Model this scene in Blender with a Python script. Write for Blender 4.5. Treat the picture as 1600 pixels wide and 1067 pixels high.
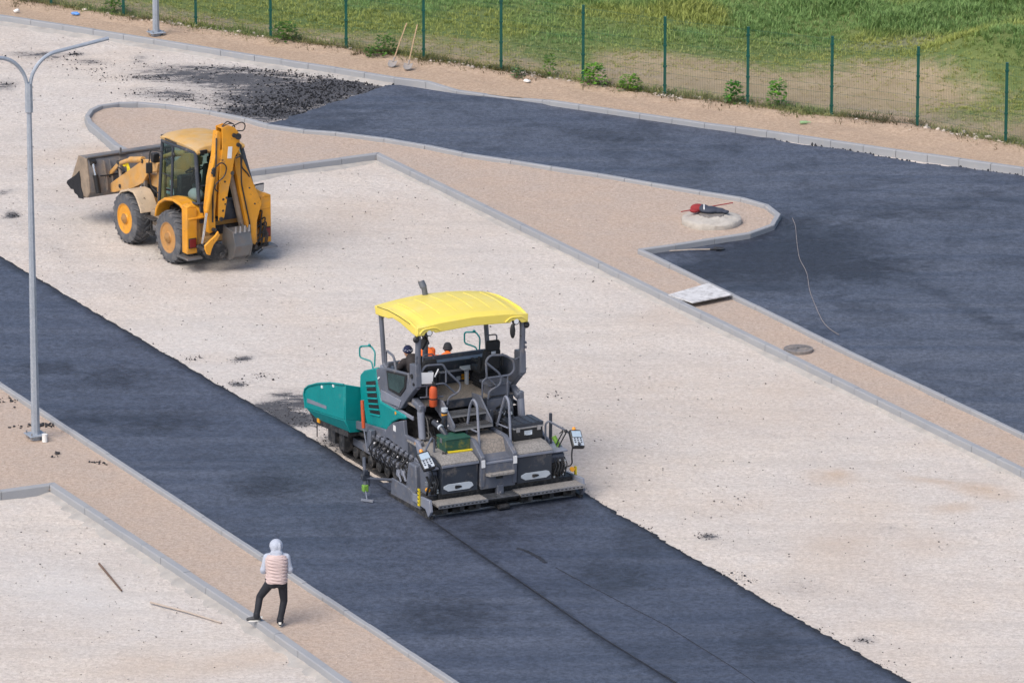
import bpy, bmesh, math, random
import numpy as np
from mathutils import Vector, Matrix, noise as mnoise

random.seed(7); RNG = np.random.default_rng(11)
R = math.radians
S = bpy.context.scene
C = S.collection
for o in list(bpy.data.objects): bpy.data.objects.remove(o)

# ------------------------------------------------------------------ camera
FPX, TH, CH = 10200.0, R(15.7), 39.7          # focal length in pixels of a 1600 px wide frame, pitch down, height
cam = bpy.data.cameras.new('camera'); cam_o = bpy.data.objects.new('camera', cam); C.objects.link(cam_o)
cam.sensor_width = 36.0; cam.lens = 36.0 * FPX / 1600.0
cam.clip_start = 1.0; cam.clip_end = 3000.0
cam_o.location = (0, 0, CH); cam_o.rotation_euler = (R(90) - TH, 0, 0)
S.camera = cam_o
S.render.resolution_x, S.render.resolution_y = 1024, 682

# ------------------------------------------------------------------ world, sun, exposure
SUN_EL, SUN_AZ = R(50), R(-140)                # azimuth measured from +Y towards +X
world = bpy.data.worlds.new('World'); S.world = world; world.use_nodes = True
wn = world.node_tree; wn.nodes.clear()
sky = wn.nodes.new('ShaderNodeTexSky'); sky.sky_type = 'NISHITA'; sky.sun_disc = False
sky.sun_elevation = SUN_EL; sky.sun_rotation = SUN_AZ
sky.air_density = 1.0; sky.dust_density = 3.0; sky.ozone_density = 1.0
bg = wn.nodes.new('ShaderNodeBackground'); bg.inputs[1].default_value = 0.125
wo = wn.nodes.new('ShaderNodeOutputWorld')
wn.links.new(sky.outputs[0], bg.inputs[0]); wn.links.new(bg.outputs[0], wo.inputs[0])
sl = bpy.data.lights.new('sun', 'SUN'); sl.energy = 1.95; sl.angle = R(42); sl.color = (1.0, 0.93, 0.84)
sun = bpy.data.objects.new('sun', sl); C.objects.link(sun)
sd = Vector((math.sin(SUN_AZ) * math.cos(SUN_EL), math.cos(SUN_AZ) * math.cos(SUN_EL), math.sin(SUN_EL)))
sun.rotation_euler = sd.to_track_quat('Z', 'Y').to_euler(); sun.location = sd * 100
S.view_settings.view_transform = 'Standard'; S.view_settings.look = 'None'
S.view_settings.gamma = 1.0; S.view_settings.use_curve_mapping = False
S.view_settings.exposure = 0.42

# ------------------------------------------------------------------ measuring helper: photo pixel -> point on the plane z
_s, _c = math.sin(TH), math.cos(TH)
def gp(px, py, z=0.0):
    x, y = (px - 800) / FPX, (533.5 - py) / FPX
    d = np.array([x, _c + y * _s, -_s + y * _c])
    return np.array([0, 0, CH]) + d * ((z - CH) / d[2])
def gxy(pts, z=0.0): return np.array([gp(a, b, z)[:2] for a, b in pts])

# ------------------------------------------------------------------ materials
MATS = {}
def nd(nt, t, **kw):
    n = nt.nodes.new(t)
    for k, v in kw.items(): setattr(n, k, v)
    return n
def newmat(name):
    m = bpy.data.materials.new(name); m.use_nodes = True
    nt = m.node_tree; nt.nodes.clear()
    out = nd(nt, 'ShaderNodeOutputMaterial'); b = nd(nt, 'ShaderNodeBsdfPrincipled')
    nt.links.new(b.outputs[0], out.inputs[0]); return m, nt, b
def coord(nt): return nd(nt, 'ShaderNodeTexCoord').outputs['Object']
def noise(nt, co, scale, detail=4, rough=.55, dist=0):
    n = nd(nt, 'ShaderNodeTexNoise'); n.inputs['Scale'].default_value = scale; n.inputs['Detail'].default_value = detail
    n.inputs['Roughness'].default_value = rough; n.inputs['Distortion'].default_value = dist
    nt.links.new(co, n.inputs['Vector']); return n.outputs['Fac']
def ramp(nt, fac, stops):
    r = nd(nt, 'ShaderNodeValToRGB'); e = r.color_ramp.elements
    while len(e) > 1: e.remove(e[0])
    for i, (p, c) in enumerate(stops):
        el = e[0] if i == 0 else e.new(p)
        el.position = p; el.color = (c, c, c, 1) if not hasattr(c, '__len__') else (*c, 1)
    nt.links.new(fac, r.inputs[0]); return r.outputs[0]
def mixc(nt, fac, a, b, mode='MIX'):
    m = nd(nt, 'ShaderNodeMix', data_type='RGBA', blend_type=mode)
    for sock, v in ((0, fac), (6, a), (7, b)):
        if hasattr(v, 'links') or isinstance(v, bpy.types.NodeSocket): nt.links.new(v, m.inputs[sock])
        elif hasattr(v, '__len__'): m.inputs[sock].default_value = (*v, 1)
        else: m.inputs[sock].default_value = v
    return m.outputs[2]
def math_(nt, op, a, b=0.0):
    m = nd(nt, 'ShaderNodeMath', operation=op)
    for i, v in enumerate((a, b)):
        if isinstance(v, bpy.types.NodeSocket): nt.links.new(v, m.inputs[i])
        else: m.inputs[i].default_value = v
    return m.outputs[0]
def bump(nt, b, h, strength, dist=.02):
    n = nd(nt, 'ShaderNodeBump'); n.inputs['Strength'].default_value = strength; n.inputs['Distance'].default_value = dist
    nt.links.new(h, n.inputs['Height']); nt.links.new(n.outputs[0], b.inputs['Normal'])
def attr(nt, name, kind='Fac'):
    return nd(nt, 'ShaderNodeAttribute', attribute_name=name).outputs[kind]

def paint(name, col, rough=.5, metal=0.0, dirt_or_sheen=None, dirt_or_sheen_amt=.5, dscale=4.0, var=.15, bstr=.05, spec=.5, rust=None):
    """painted / plastic / metal surface with colour drift, dust or painted-on sheen, and optional chips of rust"""
    m, nt, b = newmat(name); co = coord(nt)
    base = mixc(nt, ramp(nt, noise(nt, co, 2.3, 5), [(.3, 0), (.7, 1)]), [c * (1 - var) for c in col], [min(1, c * (1 + var)) for c in col])
    if dirt_or_sheen is not None:
        f = ramp(nt, noise(nt, co, dscale, 8, .68), [(.62 - .32 * dirt_or_sheen_amt, 0), (.86 - .25 * dirt_or_sheen_amt, 1)])
        f = math_(nt, 'MULTIPLY', f, min(1, .45 + dirt_or_sheen_amt * .6)); base = mixc(nt, f, base, dirt_or_sheen)
    if rust is not None:
        f = ramp(nt, noise(nt, co, 8, 9, .75), [(.615, 0), (.66, 1)]); base = mixc(nt, f, base, rust)
    nt.links.new(base, b.inputs['Base Color'])
    rr = ramp(nt, noise(nt, co, 6, 5), [(.3, max(0, rough - .1)), (.7, min(1, rough + .12))]); nt.links.new(rr, b.inputs['Roughness'])
    b.inputs['Metallic'].default_value = metal; b.inputs['Specular IOR Level'].default_value = spec
    if bstr: bump(nt, b, noise(nt, co, 30, 6), bstr, .01)
    MATS[name] = m; return m
DUST = (.34, .29, .24)
paint('teal', (.002, .235, .24), .40, dirt_or_sheen=(.16, .24, .22), dirt_or_sheen_amt=.12, dscale=3, var=.06, bstr=.02)
paint('roof_yellow', (.80, .65, .12), .38, dirt_or_sheen=(.74, .66, .30), dirt_or_sheen_amt=.3, dscale=1.3, var=.05, bstr=.02)  # paler second colour paints the sky's sheen into the yellow
paint('grey_blue', (.108, .122, .158), .45, dirt_or_sheen=DUST, dirt_or_sheen_amt=.28, dscale=5, rust=(.045, .045, .05))
paint('grey_light', (.19, .21, .265), .45, dirt_or_sheen=DUST, dirt_or_sheen_amt=.2, dscale=5)
paint('panel_dark', (.034, .042, .058), .42, dirt_or_sheen=DUST, dirt_or_sheen_amt=.22, dscale=4)
paint('black_part', (.016, .017, .02), .5, dirt_or_sheen=DUST, dirt_or_sheen_amt=.14, dscale=7)
paint('greasy', (.02, .021, .024), .55, dirt_or_sheen=(.14, .13, .125), dirt_or_sheen_amt=.5, dscale=9, bstr=.2)
paint('rubber', (.014, .014, .016), .7, dirt_or_sheen=DUST, dirt_or_sheen_amt=.12)
paint('tyre', (.088, .094, .108), .82, dirt_or_sheen=(.25, .235, .22), dirt_or_sheen_amt=.42, dscale=5, bstr=.15)
paint('steel', (.42, .43, .45), .35, metal=.85, dirt_or_sheen=(.2, .19, .18), dirt_or_sheen_amt=.3, dscale=8)
paint('fitting_steel', (.27, .28, .31), .42, metal=.6, dirt_or_sheen=(.06, .06, .065), dirt_or_sheen_amt=.6, dscale=14)
paint('chrome', (.72, .73, .75), .16, metal=1.0, bstr=0)
paint('galvanised', (.34, .385, .45), .5, metal=.35, dirt_or_sheen=(.5, .53, .57), dirt_or_sheen_amt=.45, dscale=14, var=.1)
paint('digger_yellow', (.70, .305, .018), .45, dirt_or_sheen=(.38, .23, .10), dirt_or_sheen_amt=.42, dscale=3.2, rust=(.10, .06, .04))
paint('digger_dusty', (.58, .31, .085), .6, dirt_or_sheen=(.44, .33, .22), dirt_or_sheen_amt=.6, dscale=2.5, rust=(.10, .06, .045))
paint('rim_disc', (.34, .17, .045), .65, dirt_or_sheen=(.20, .14, .09), dirt_or_sheen_amt=.6, dscale=7)
paint('rim_brown', (.48, .24, .07), .6, dirt_or_sheen=(.30, .19, .10), dirt_or_sheen_amt=.6, dscale=5)
paint('dusty_fender', (.52, .41, .29), .7, dirt_or_sheen=(.40, .33, .26), dirt_or_sheen_amt=.5, dscale=6, rust=(.12, .09, .06))
paint('cab_roof', (.58, .33, .075), .6, dirt_or_sheen=(.50, .37, .22), dirt_or_sheen_amt=.8, dscale=2.2)
paint('bucket_steel', (.155, .155, .165), .55, metal=.1, dirt_or_sheen=(.30, .235, .18), dirt_or_sheen_amt=.6, dscale=3.5, rust=(.05, .045, .045))
paint('bucket_tan', (.30, .235, .175), .7, dirt_or_sheen=(.11, .095, .085), dirt_or_sheen_amt=.5, dscale=3)
paint('bucket_worn', (.17, .17, .175), .42, metal=.5, dirt_or_sheen=(.22, .16, .12), dirt_or_sheen_amt=.4, dscale=5)
paint('fresh_asphalt_crust', (.012, .013, .018), .8, bstr=.5)
paint('red_lamp', (.18, .015, .014), .4)
paint('amber', (.85, .33, .03), .3)
paint('orange_red', (.52, .085, .025), .45, dirt_or_sheen=DUST, dirt_or_sheen_amt=.2)
paint('hivis', (.95, .17, .02), .7, var=.12, bstr=.3)
paint('label_orange', (.72, .32, .02), .5)
paint('white_paint', (.75, .76, .78), .5)
paint('screen', (.40, .50, .60), .25)
paint('keys', (.45, .50, .56), .4)
paint('green_box', (.020, .085, .062), .55, dirt_or_sheen=(.55, .42, .03), dirt_or_sheen_amt=.12, dscale=4.5, var=.2)
paint('box_front', (.016, .07, .05), .55, dirt_or_sheen=(.42, .33, .02), dirt_or_sheen_amt=.30, dscale=5.5, var=.2)
paint('yellow_tool', (.70, .55, .02), .45)
paint('lime', (.16, .32, .05), .5)
paint('skin', (.50, .28, .19), .55)
paint('gilet', (.53, .42, .41), .6, var=.06, bstr=.1)
paint('hoodie', (.40, .44, .53), .85, var=.1, bstr=.15)
paint('trousers', (.012, .014, .022), .75)
paint('shoe', (.05, .052, .06), .7)
paint('sole', (.75, .74, .70), .6)
paint('camo', (.024, .021, .024), .85, dirt_or_sheen=(.10, .08, .07), dirt_or_sheen_amt=.3, dscale=9)
paint('beanie', (.012, .018, .06), .85)
paint('beanie_dark', (.02, .022, .026), .85)
paint('wood', (.45, .31, .19), .75, dirt_or_sheen=(.25, .17, .10), dirt_or_sheen_amt=.4, dscale=12)
paint('wood_dark', (.14, .09, .065), .8, dirt_or_sheen=(.25, .18, .14), dirt_or_sheen_amt=.4, dscale=12)
paint('pale_stick', (.42, .36, .31), .8, dirt_or_sheen=(.25, .2, .17), dirt_or_sheen_amt=.4, dscale=8)
paint('board', (.60, .60, .61), .7, dirt_or_sheen=(.16, .15, .15), dirt_or_sheen_amt=.45, dscale=6)
paint('concrete_ring', (.47, .44, .40), .9, dirt_or_sheen=(.30, .27, .24), dirt_or_sheen_amt=.5, dscale=5, bstr=.6)
paint('shovel_blade', (.26, .25, .25), .7, dirt_or_sheen=(.38, .31, .25), dirt_or_sheen_amt=.6, dscale=14)
paint('cover_iron', (.20, .185, .18), .6, metal=.2, dirt_or_sheen=(.34, .30, .27), dirt_or_sheen_amt=.6, dscale=10)
paint('jacket_red', (.30, .028, .032), .85, var=.3, bstr=.4)
paint('jacket_navy', (.042, .050, .075), .8, bstr=.2)
paint('reflect', (.72, .74, .76), .4)
paint('fence_green', (.004, .075, .058), .45, dirt_or_sheen=(.2, .25, .22), dirt_or_sheen_amt=.05)
paint('wire_green', (.012, .085, .06), .5, bstr=0)
paint('white_litter', (.75, .75, .74), .6)
paint('blue_litter', (.12, .30, .72), .5)
paint('green_glass', (.30, .48, .24), .2)
paint('cloth_pink', (.62, .52, .53), .8, var=.15)
paint('string', (.24, .22, .225), .8)
paint('seat', (.017, .019, .023), .72, dirt_or_sheen=DUST, dirt_or_sheen_amt=.05)
paint('mirror_face', (.42, .44, .46), .12, metal=.9, bstr=0)

def tread(name, col, col2, scale=10):
    m, nt, b = newmat(name); co = coord(nt)
    v = nd(nt, 'ShaderNodeTexVoronoi', feature='DISTANCE_TO_EDGE'); v.inputs['Scale'].default_value = scale; nt.links.new(co, v.inputs['Vector'])
    edge = ramp(nt, v.outputs['Distance'], [(.03, 1), (.12, 0)])
    wear = ramp(nt, noise(nt, co, 3, 6, .6), [(.35, 0), (.7, 1)])
    base = mixc(nt, wear, col, col2); base = mixc(nt, math_(nt, 'MULTIPLY', edge, .45), base, (.09, .086, .085))
    nt.links.new(base, b.inputs['Base Color']); b.inputs['Roughness'].default_value = .7
    bump(nt, b, v.outputs['Distance'], .5, .01); MATS[name] = m
tread('tread_plate', (.30, .285, .27), (.22, .212, .205), 14)
tread('tread_tan', (.33, .285, .245), (.24, .22, .20), 14)
def grating():
    m, nt, b = newmat('grating'); co = coord(nt)
    w = nd(nt, 'ShaderNodeTexBrick'); w.inputs['Scale'].default_value = 30; w.inputs['Mortar Size'].default_value = .035
    w.offset = 0; w.inputs['Brick Width'].default_value = 1.0; w.inputs['Row Height'].default_value = .6
    w.inputs['Color1'].default_value = w.inputs['Color2'].default_value = (.02, .02, .022, 1); w.inputs['Mortar'].default_value = (.25, .255, .265, 1)
    nt.links.new(co, w.inputs['Vector']); nt.links.new(w.outputs['Color'], b.inputs['Base Color']); b.inputs['Roughness'].default_value = .5
    MATS['grating'] = m
grating()
def glass(name, tint, gloss=.12):
    m, nt, b = newmat(name); nt.nodes.remove(b); out = [n for n in nt.nodes if n.type == 'OUTPUT_MATERIAL'][0]
    t = nd(nt, 'ShaderNodeBsdfTransparent'); t.inputs[0].default_value = (*tint, 1)
    g = nd(nt, 'ShaderNodeBsdfGlossy'); g.inputs[0].default_value = (.7, .82, .86, 1); g.inputs[1].default_value = .04
    lw = nd(nt, 'ShaderNodeLayerWeight'); lw.inputs[0].default_value = .5
    f = math_(nt, 'ADD', math_(nt, 'MULTIPLY', math_(nt, 'POWER', lw.outputs['Facing'], 3.0), .22), gloss); mx = nd(nt, 'ShaderNodeMixShader')
    nt.links.new(f, mx.inputs[0]); nt.links.new(t.outputs[0], mx.inputs[1]); nt.links.new(g.outputs[0], mx.inputs[2]); nt.links.new(mx.outputs[0], out.inputs[0])
    MATS[name] = m
glass('cab_glass', (.50, .66, .65), .035)
glass('smoked_glass', (.22, .30, .29), .14)

def ground_mat():
    m, nt, b = newmat('gravel_base'); co = coord(nt)
    big = ramp(nt, noise(nt, co, .35, 6, .6, .4), [(.32, 0), (.68, 1)])
    base = mixc(nt, big, (.675, .615, .56), (.61, .57, .54))
    base = mixc(nt, math_(nt, 'MULTIPLY', ramp(nt, noise(nt, co, 1.7, 7, .65), [(.42, 0), (.75, 1)]), .5), base, (.68, .655, .635))
    f = ramp(nt, noise(nt, co, 9, 6, .95), [(.42, 0), (.58, 1)])
    base = mixc(nt, 1, base, mixc(nt, f, (.72, .70, .685), (1.04, 1.035, 1.03)), 'MULTIPLY')
    base = mixc(nt, math_(nt, 'MULTIPLY', ramp(nt, noise(nt, co, 7.5, 8, .9), [(.60, 0), (.66, 1)]), .42), base, (.29, .27, .26))
    mp = nd(nt, 'ShaderNodeMapping'); mp.inputs['Rotation'].default_value = (0, 0, R(63.4)); mp.inputs['Scale'].default_value = (.12, 1, 1); nt.links.new(co, mp.inputs['Vector'])
    trk = ramp(nt, noise(nt, mp.outputs[0], 1.5, 7, .66, .3), [(.48, 0), (.68, .40)])
    base = mixc(nt, trk, base, (.44, .405, .375))
    st = attr(nt, 'tan'); nz = ramp(nt, noise(nt, co, 5, 7, .7), [(.25, .55), (.75, 1)])
    base = mixc(nt, math_(nt, 'MULTIPLY', st, nz), base, (.47, .345, .245))
    base = mixc(nt, math_(nt, 'MULTIPLY', attr(nt, 'pale'), nz), base, (.60, .60, .60))
    sm = nd(nt, 'ShaderNodeMapping'); sm.inputs['Scale'].default_value = (.55, 1.5, 1); sm.inputs['Rotation'].default_value = (0, 0, R(14)); nt.links.new(co, sm.inputs['Vector'])
    sp = math_(nt, 'ADD', math_(nt, 'MULTIPLY', noise(nt, sm.outputs[0], 2.6, 10, .82, .4), .6), math_(nt, 'MULTIPLY', noise(nt, co, 10, 7, .95), .4))
    k = math_(nt, 'ADD', math_(nt, 'MULTIPLY', attr(nt, 'stain'), .62), math_(nt, 'MULTIPLY', math_(nt, 'SUBTRACT', sp, .5), 3.4))
    dkc = mixc(nt, ramp(nt, noise(nt, co, 9, 6, .95), [(.42, 0), (.60, 1)]), (.012, .014, .019), (.042, .046, .058))
    base = mixc(nt, math_(nt, 'MULTIPLY', ramp(nt, k, [(.36, 0), (.56, .96)]), ramp(nt, attr(nt, 'stain'), [(.03, 0), (.30, 1)])), base, dkc)
    base = mixc(nt, math_(nt, 'MULTIPLY', ramp(nt, attr(nt, 'stain'), [(.1, 0), (.8, .38)]), 1.0), base, (.16, .165, .185))
    nt.links.new(base, b.inputs['Base Color']); b.inputs['Roughness'].default_value = .95; b.inputs['Specular IOR Level'].default_value = .15
    bump(nt, b, math_(nt, 'ADD', noise(nt, co, 26, 5, .8), math_(nt, 'MULTIPLY', noise(nt, co, 3, 4), 2)), .55, .03); MATS['gravel_base'] = m
ground_mat()
def sand_mat(name, a, bcol, c, speck=.5):
    m, nt, b = newmat(name); co = coord(nt)
    base = mixc(nt, ramp(nt, noise(nt, co, .9, 7, .65), [(.3, 0), (.7, 1)]), a, bcol)
    f = ramp(nt, noise(nt, co, 10, 6, .95), [(.42, 0), (.58, 1)])
    base = mixc(nt, speck, base, mixc(nt, f, (.42, .36, .32), (1.12, 1.12, 1.12)), 'MULTIPLY')
    base = mixc(nt, ramp(nt, noise(nt, co, 5.5, 6, .8), [(.58, 0), (.75, .45)]), base, c)
    nt.links.new(base, b.inputs['Base Color']); b.inputs['Roughness'].default_value = .95; b.inputs['Specular IOR Level'].default_value = .15
    bump(nt, b, math_(nt, 'ADD', noise(nt, co, 24, 4, .8), math_(nt, 'MULTIPLY', noise(nt, co, 2.5, 4), 1.5)), .6, .035); MATS[name] = m
sand_mat('sand', (.52, .415, .34), (.50, .42, .365), (.45, .345, .27), .42)
sand_mat('verge_soil', (.52, .40, .30), (.47, .355, .265), (.36, .265, .195), .45)
def asphalt_mat(name, ang, a, bcol, patch=(.022, .028, .045), streak=.5):
    m, nt, b = newmat(name); co = coord(nt)
    mp = nd(nt, 'ShaderNodeMapping'); mp.inputs['Rotation'].default_value = (0, 0, -ang); mp.inputs['Scale'].default_value = (.07, 1, 1); nt.links.new(co, mp.inputs['Vector'])
    st = ramp(nt, noise(nt, mp.outputs[0], 1.9, 6, .62), [(.34, 0), (.66, 1)])
    base = mixc(nt, st, a, bcol)
    dk = math_(nt, 'ADD', math_(nt, 'MULTIPLY', attr(nt, 'dark'), .95), math_(nt, 'MULTIPLY', math_(nt, 'SUBTRACT', noise(nt, co, 2.2, 8, .74, .5), .5), 1.3))
    base = mixc(nt, ramp(nt, dk, [(.14, 0), (.62, .95)]), base, patch)
    base = mixc(nt, math_(nt, 'MULTIPLY', ramp(nt, noise(nt, co, .55, 6, .62, .6), [(.50, 0), (.66, 1)]), streak * .5), base, patch)
    f = ramp(nt, noise(nt, co, 9, 6, .95), [(.42, 0), (.58, 1)])
    base = mixc(nt, .95, base, mixc(nt, f, (.52, .52, .52), (1.26, 1.26, 1.26)), 'MULTIPLY')
    base = mixc(nt, ramp(nt, noise(nt, co, 12, 6, .9), [(.62, 0), (.67, .5)]), base, (.19, .20, .23))
    base = mixc(nt, ramp(nt, noise(nt, co, 6, 8, .9), [(.575, 0), (.63, .75)]), base, (.016, .018, .026))
    sc = nd(nt, 'ShaderNodeMapping'); sc.inputs['Rotation'].default_value = (0, 0, R(8)); sc.inputs['Scale'].default_value = (.6, 4, 1); nt.links.new(co, sc.inputs['Vector'])
    base = mixc(nt, math_(nt, 'MULTIPLY', ramp(nt, noise(nt, sc.outputs[0], 2.2, 9, .8), [(.62, 0), (.72, .6)]), attr(nt, 'scuff')), base, (.24, .235, .25))
    nt.links.new(base, b.inputs['Base Color']); nt.links.new(ramp(nt, st, [(0, .54), (1, .68)]), b.inputs['Roughness'])
    bump(nt, b, math_(nt, 'ADD', noise(nt, co, 22, 5, .85), math_(nt, 'MULTIPLY', noise(nt, mp.outputs[0], 2.5, 4), 1.2)), .6, .02); MATS[name] = m
LANE = R(-63.4)
asphalt_mat('lane_asphalt', LANE, (.056, .071, .110), (.087, .105, .150))
asphalt_mat('new_mat_asphalt', LANE, (.047, .060, .097), (.074, .090, .132))
asphalt_mat('road_asphalt', R(-28), (.064, .079, .118), (.098, .115, .156), streak=1.1)
paint('asphalt_edge', (.017, .021, .032), .85, bstr=.8, var=.4)
def kerb_mat():
    m, nt, b = newmat('kerb_concrete'); co = coord(nt)
    base = mixc(nt, ramp(nt, noise(nt, co, .8, 6, .6), [(.3, 0), (.7, 1)]), (.30, .315, .345), (.355, .365, .385))
    base = mixc(nt, ramp(nt, noise(nt, co, 4, 7, .7), [(.55, 0), (.75, .5)]), base, (.42, .385, .345))
    base = mixc(nt, .35, base, mixc(nt, noise(nt, co, 45, 3, .7), (.6, .6, .6), (1, 1, 1)), 'MULTIPLY')
    at = attr(nt, 'shade_of_block'); base = mixc(nt, math_(nt, 'MULTIPLY', at, .5), base, (.29, .30, .325))
    nt.links.new(base, b.inputs['Base Color']); b.inputs['Roughness'].default_value = .85
    bump(nt, b, noise(nt, co, 40, 5), .2, .01); MATS['kerb_concrete'] = m
kerb_mat()
paint('joint', (.20, .20, .205), .95)
paint('mortar', (.36, .345, .33), .95, dirt_or_sheen=(.48, .44, .40), dirt_or_sheen_amt=.5, dscale=3, bstr=.8)
def vcol_mat(name, rough=.8, trans=0.0, spec=.3):
    m, nt, b = newmat(name); c = attr(nt, 'tint', 'Color'); nt.links.new(c, b.inputs['Base Color']); b.inputs['Roughness'].default_value = rough
    b.inputs['Specular IOR Level'].default_value = spec; MATS[name] = m
    if trans:
        out = [n for n in nt.nodes if n.type == 'OUTPUT_MATERIAL'][0]; t = nd(nt, 'ShaderNodeBsdfTranslucent'); nt.links.new(c, t.inputs[0])
        mx = nd(nt, 'ShaderNodeMixShader'); mx.inputs[0].default_value = trans
        nt.links.new(b.outputs[0], mx.inputs[1]); nt.links.new(t.outputs[0], mx.inputs[2]); nt.links.new(mx.outputs[0], out.inputs[0])
vcol_mat('leafy', .6, .3); vcol_mat('stones', .9, 0, .15); vcol_mat('clods', .7, 0, .4)
def field_mat():
    m, nt, b = newmat('field_soil'); co = coord(nt)
    dry = mixc(nt, ramp(nt, noise(nt, co, 1.2, 7, .7), [(.3, 0), (.7, 1)]), (.33, .26, .165), (.43, .345, .235))
    grn = mixc(nt, ramp(nt, noise(nt, co, .8, 7, .7), [(.3, 0), (.7, 1)]), (.11, .17, .055), (.20, .235, .085))
    k = math_(nt, 'ADD', attr(nt, 'green'), math_(nt, 'MULTIPLY', math_(nt, 'SUBTRACT', noise(nt, co, 2.2, 7, .75), .5), 1.0))
    base = mixc(nt, ramp(nt, k, [(.3, 0), (.65, 1)]), dry, grn)
    base = mixc(nt, attr(nt, 'path'), base, (.33, .29, .25))
    nt.links.new(base, b.inputs['Base Color']); b.inputs['Roughness'].default_value = 1; b.inputs['Specular IOR Level'].default_value = .1
    bump(nt, b, noise(nt, co, 12, 6, .8), .8, .06); MATS['field_soil'] = m
field_mat()

# ------------------------------------------------------------------ mesh helpers
def tag(o, label=None, cat=None, group=None, kind=None):
    if label: o['label'] = label
    if cat: o['category'] = cat
    if group: o['group'] = group
    if kind: o['kind'] = kind
    return o
def empty(name, loc=(0, 0, 0), rz=0.0, label=None, cat=None, group=None):
    o = bpy.data.objects.new(name, None); o.empty_display_size = .3; C.objects.link(o); o.location = loc; o.rotation_euler = (0, 0, rz)
    return tag(o, label, cat, group)
def link_mesh(name, me, mat=None, parent=None):
    o = bpy.data.objects.new(name, me); C.objects.link(o)
    if mat: me.materials.append(MATS[mat] if isinstance(mat, str) else mat)
    if parent: o.parent = parent
    return o
def fillet(pts, rad, n=5):
    pts = [Vector(p) for p in pts]; out = [pts[0]]
    for i in range(1, len(pts) - 1):
        a, b, c = pts[i - 1], pts[i], pts[i + 1]
        d1, d2 = (a - b), (c - b); r = min(rad, d1.length * .49, d2.length * .49); p, q = b + d1.normalized() * r, b + d2.normalized() * r
        for k in range(n + 1):
            t = k / n; out.append(p * (1 - t) ** 2 + b * 2 * t * (1 - t) + q * t * t)
    out.append(pts[-1]); return out
AX = {'x': (1, 2, 0), 'y': (0, 2, 1), 'z': (0, 1, 2)}
class MB:
    def __init__(s): s.v = []; s.f = []; s.M = None
    def add(s, vs, fs):
        n = len(s.v)
        if s.M is not None: vs = [s.M @ Vector(v) for v in vs]
        s.v += [tuple(v) for v in vs]; s.f += [tuple(i + n for i in f) for f in fs]; return s
    def box(s, x0, x1, y0, y1, z0, z1):
        return s.add([(x, y, z) for z in (z0, z1) for y in (y0, y1) for x in (x0, x1)],
                     [(0, 2, 3, 1), (4, 5, 7, 6), (0, 1, 5, 4), (2, 6, 7, 3), (0, 4, 6, 2), (1, 3, 7, 5)])
    def obox(s, c, size, rot=(0, 0, 0)):
        from mathutils import Euler
        m = Euler(rot).to_matrix(); h = [q / 2 for q in size]; c = Vector(c)
        return s.add([c + m @ Vector((sx * h[0], sy * h[1], sz * h[2])) for sz in (-1, 1) for sy in (-1, 1) for sx in (-1, 1)],
                     [(0, 2, 3, 1), (4, 5, 7, 6), (0, 1, 5, 4), (2, 6, 7, 3), (0, 4, 6, 2), (1, 3, 7, 5)])
    def prism(s, poly, ax, a0, a1):
        i, j, k = AX[ax]; n = len(poly); vs = []
        for a in (a0, a1):
            for p in poly:
                q = [0, 0, 0]; q[i], q[j], q[k] = p[0], p[1], a; vs.append(q)
        return s.add(vs, [tuple(range(n)), tuple(range(2 * n - 1, n - 1, -1))] + [(t, (t + 1) % n, n + (t + 1) % n, n + t) for t in range(n)])
    def hexa(s, b, t):  # bottom quad, top quad
        return s.add(list(b) + list(t), [(3, 2, 1, 0), (4, 5, 6, 7)] + [(i, (i + 1) % 4, 4 + (i + 1) % 4, 4 + i) for i in range(4)])
    def tube(s, pts, r, n=8, cap=True):
        pts = [Vector(p) for p in pts]; N = len(pts); rs = r if hasattr(r, '__len__') else [r] * N; vs = []; up = None
        for i, p in enumerate(pts):
            t = (pts[min(i + 1, N - 1)] - pts[max(i - 1, 0)])
            t = t.normalized() if t.length > 1e-9 else Vector((0, 0, 1))
            if up is None: up = t.orthogonal().normalized()
            else:
                up = up - t * up.dot(t); up = up.normalized() if up.length > 1e-6 else t.orthogonal().normalized()
            w = t.cross(up)
            for k in range(n):
                a = 2 * math.pi * k / n; vs.append(p + (up * math.cos(a) + w * math.sin(a)) * rs[i])
        fs = [(i * n + k, i * n + (k + 1) % n, (i + 1) * n + (k + 1) % n, (i + 1) * n + k) for i in range(N - 1) for k in range(n)]
        if cap: fs += [tuple(range(n - 1, -1, -1)), tuple((N - 1) * n + k for k in range(n))]
        return s.add(vs, fs)
    def rod(s, a, b, r0, r1=None, n=10): return s.tube([a, b], [r0, r0 if r1 is None else r1], n)
    def ell(s, c, r, nu=12, nv=8):
        c = Vector(c); r = r if hasattr(r, '__len__') else (r, r, r); vs = [c + Vector((0, 0, -r[2]))]
        for j in range(1, nv):
            ph = -math.pi / 2 + math.pi * j / nv
            for i in range(nu):
                a = 2 * math.pi * i / nu; vs.append(c + Vector((r[0] * math.cos(ph) * math.cos(a), r[1] * math.cos(ph) * math.sin(a), r[2] * math.sin(ph))))
        vs.append(c + Vector((0, 0, r[2]))); fs = []
        for i in range(nu):
            fs.append((0, 1 + (i + 1) % nu, 1 + i)); fs.append((len(vs) - 1, 1 + (nv - 2) * nu + i, 1 + (nv - 2) * nu + (i + 1) % nu))
            for j in range(nv - 2): fs.append((1 + j * nu + i, 1 + j * nu + (i + 1) % nu, 1 + (j + 1) * nu + (i + 1) % nu, 1 + (j + 1) * nu + i))
        return s.add(vs, fs)
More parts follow.
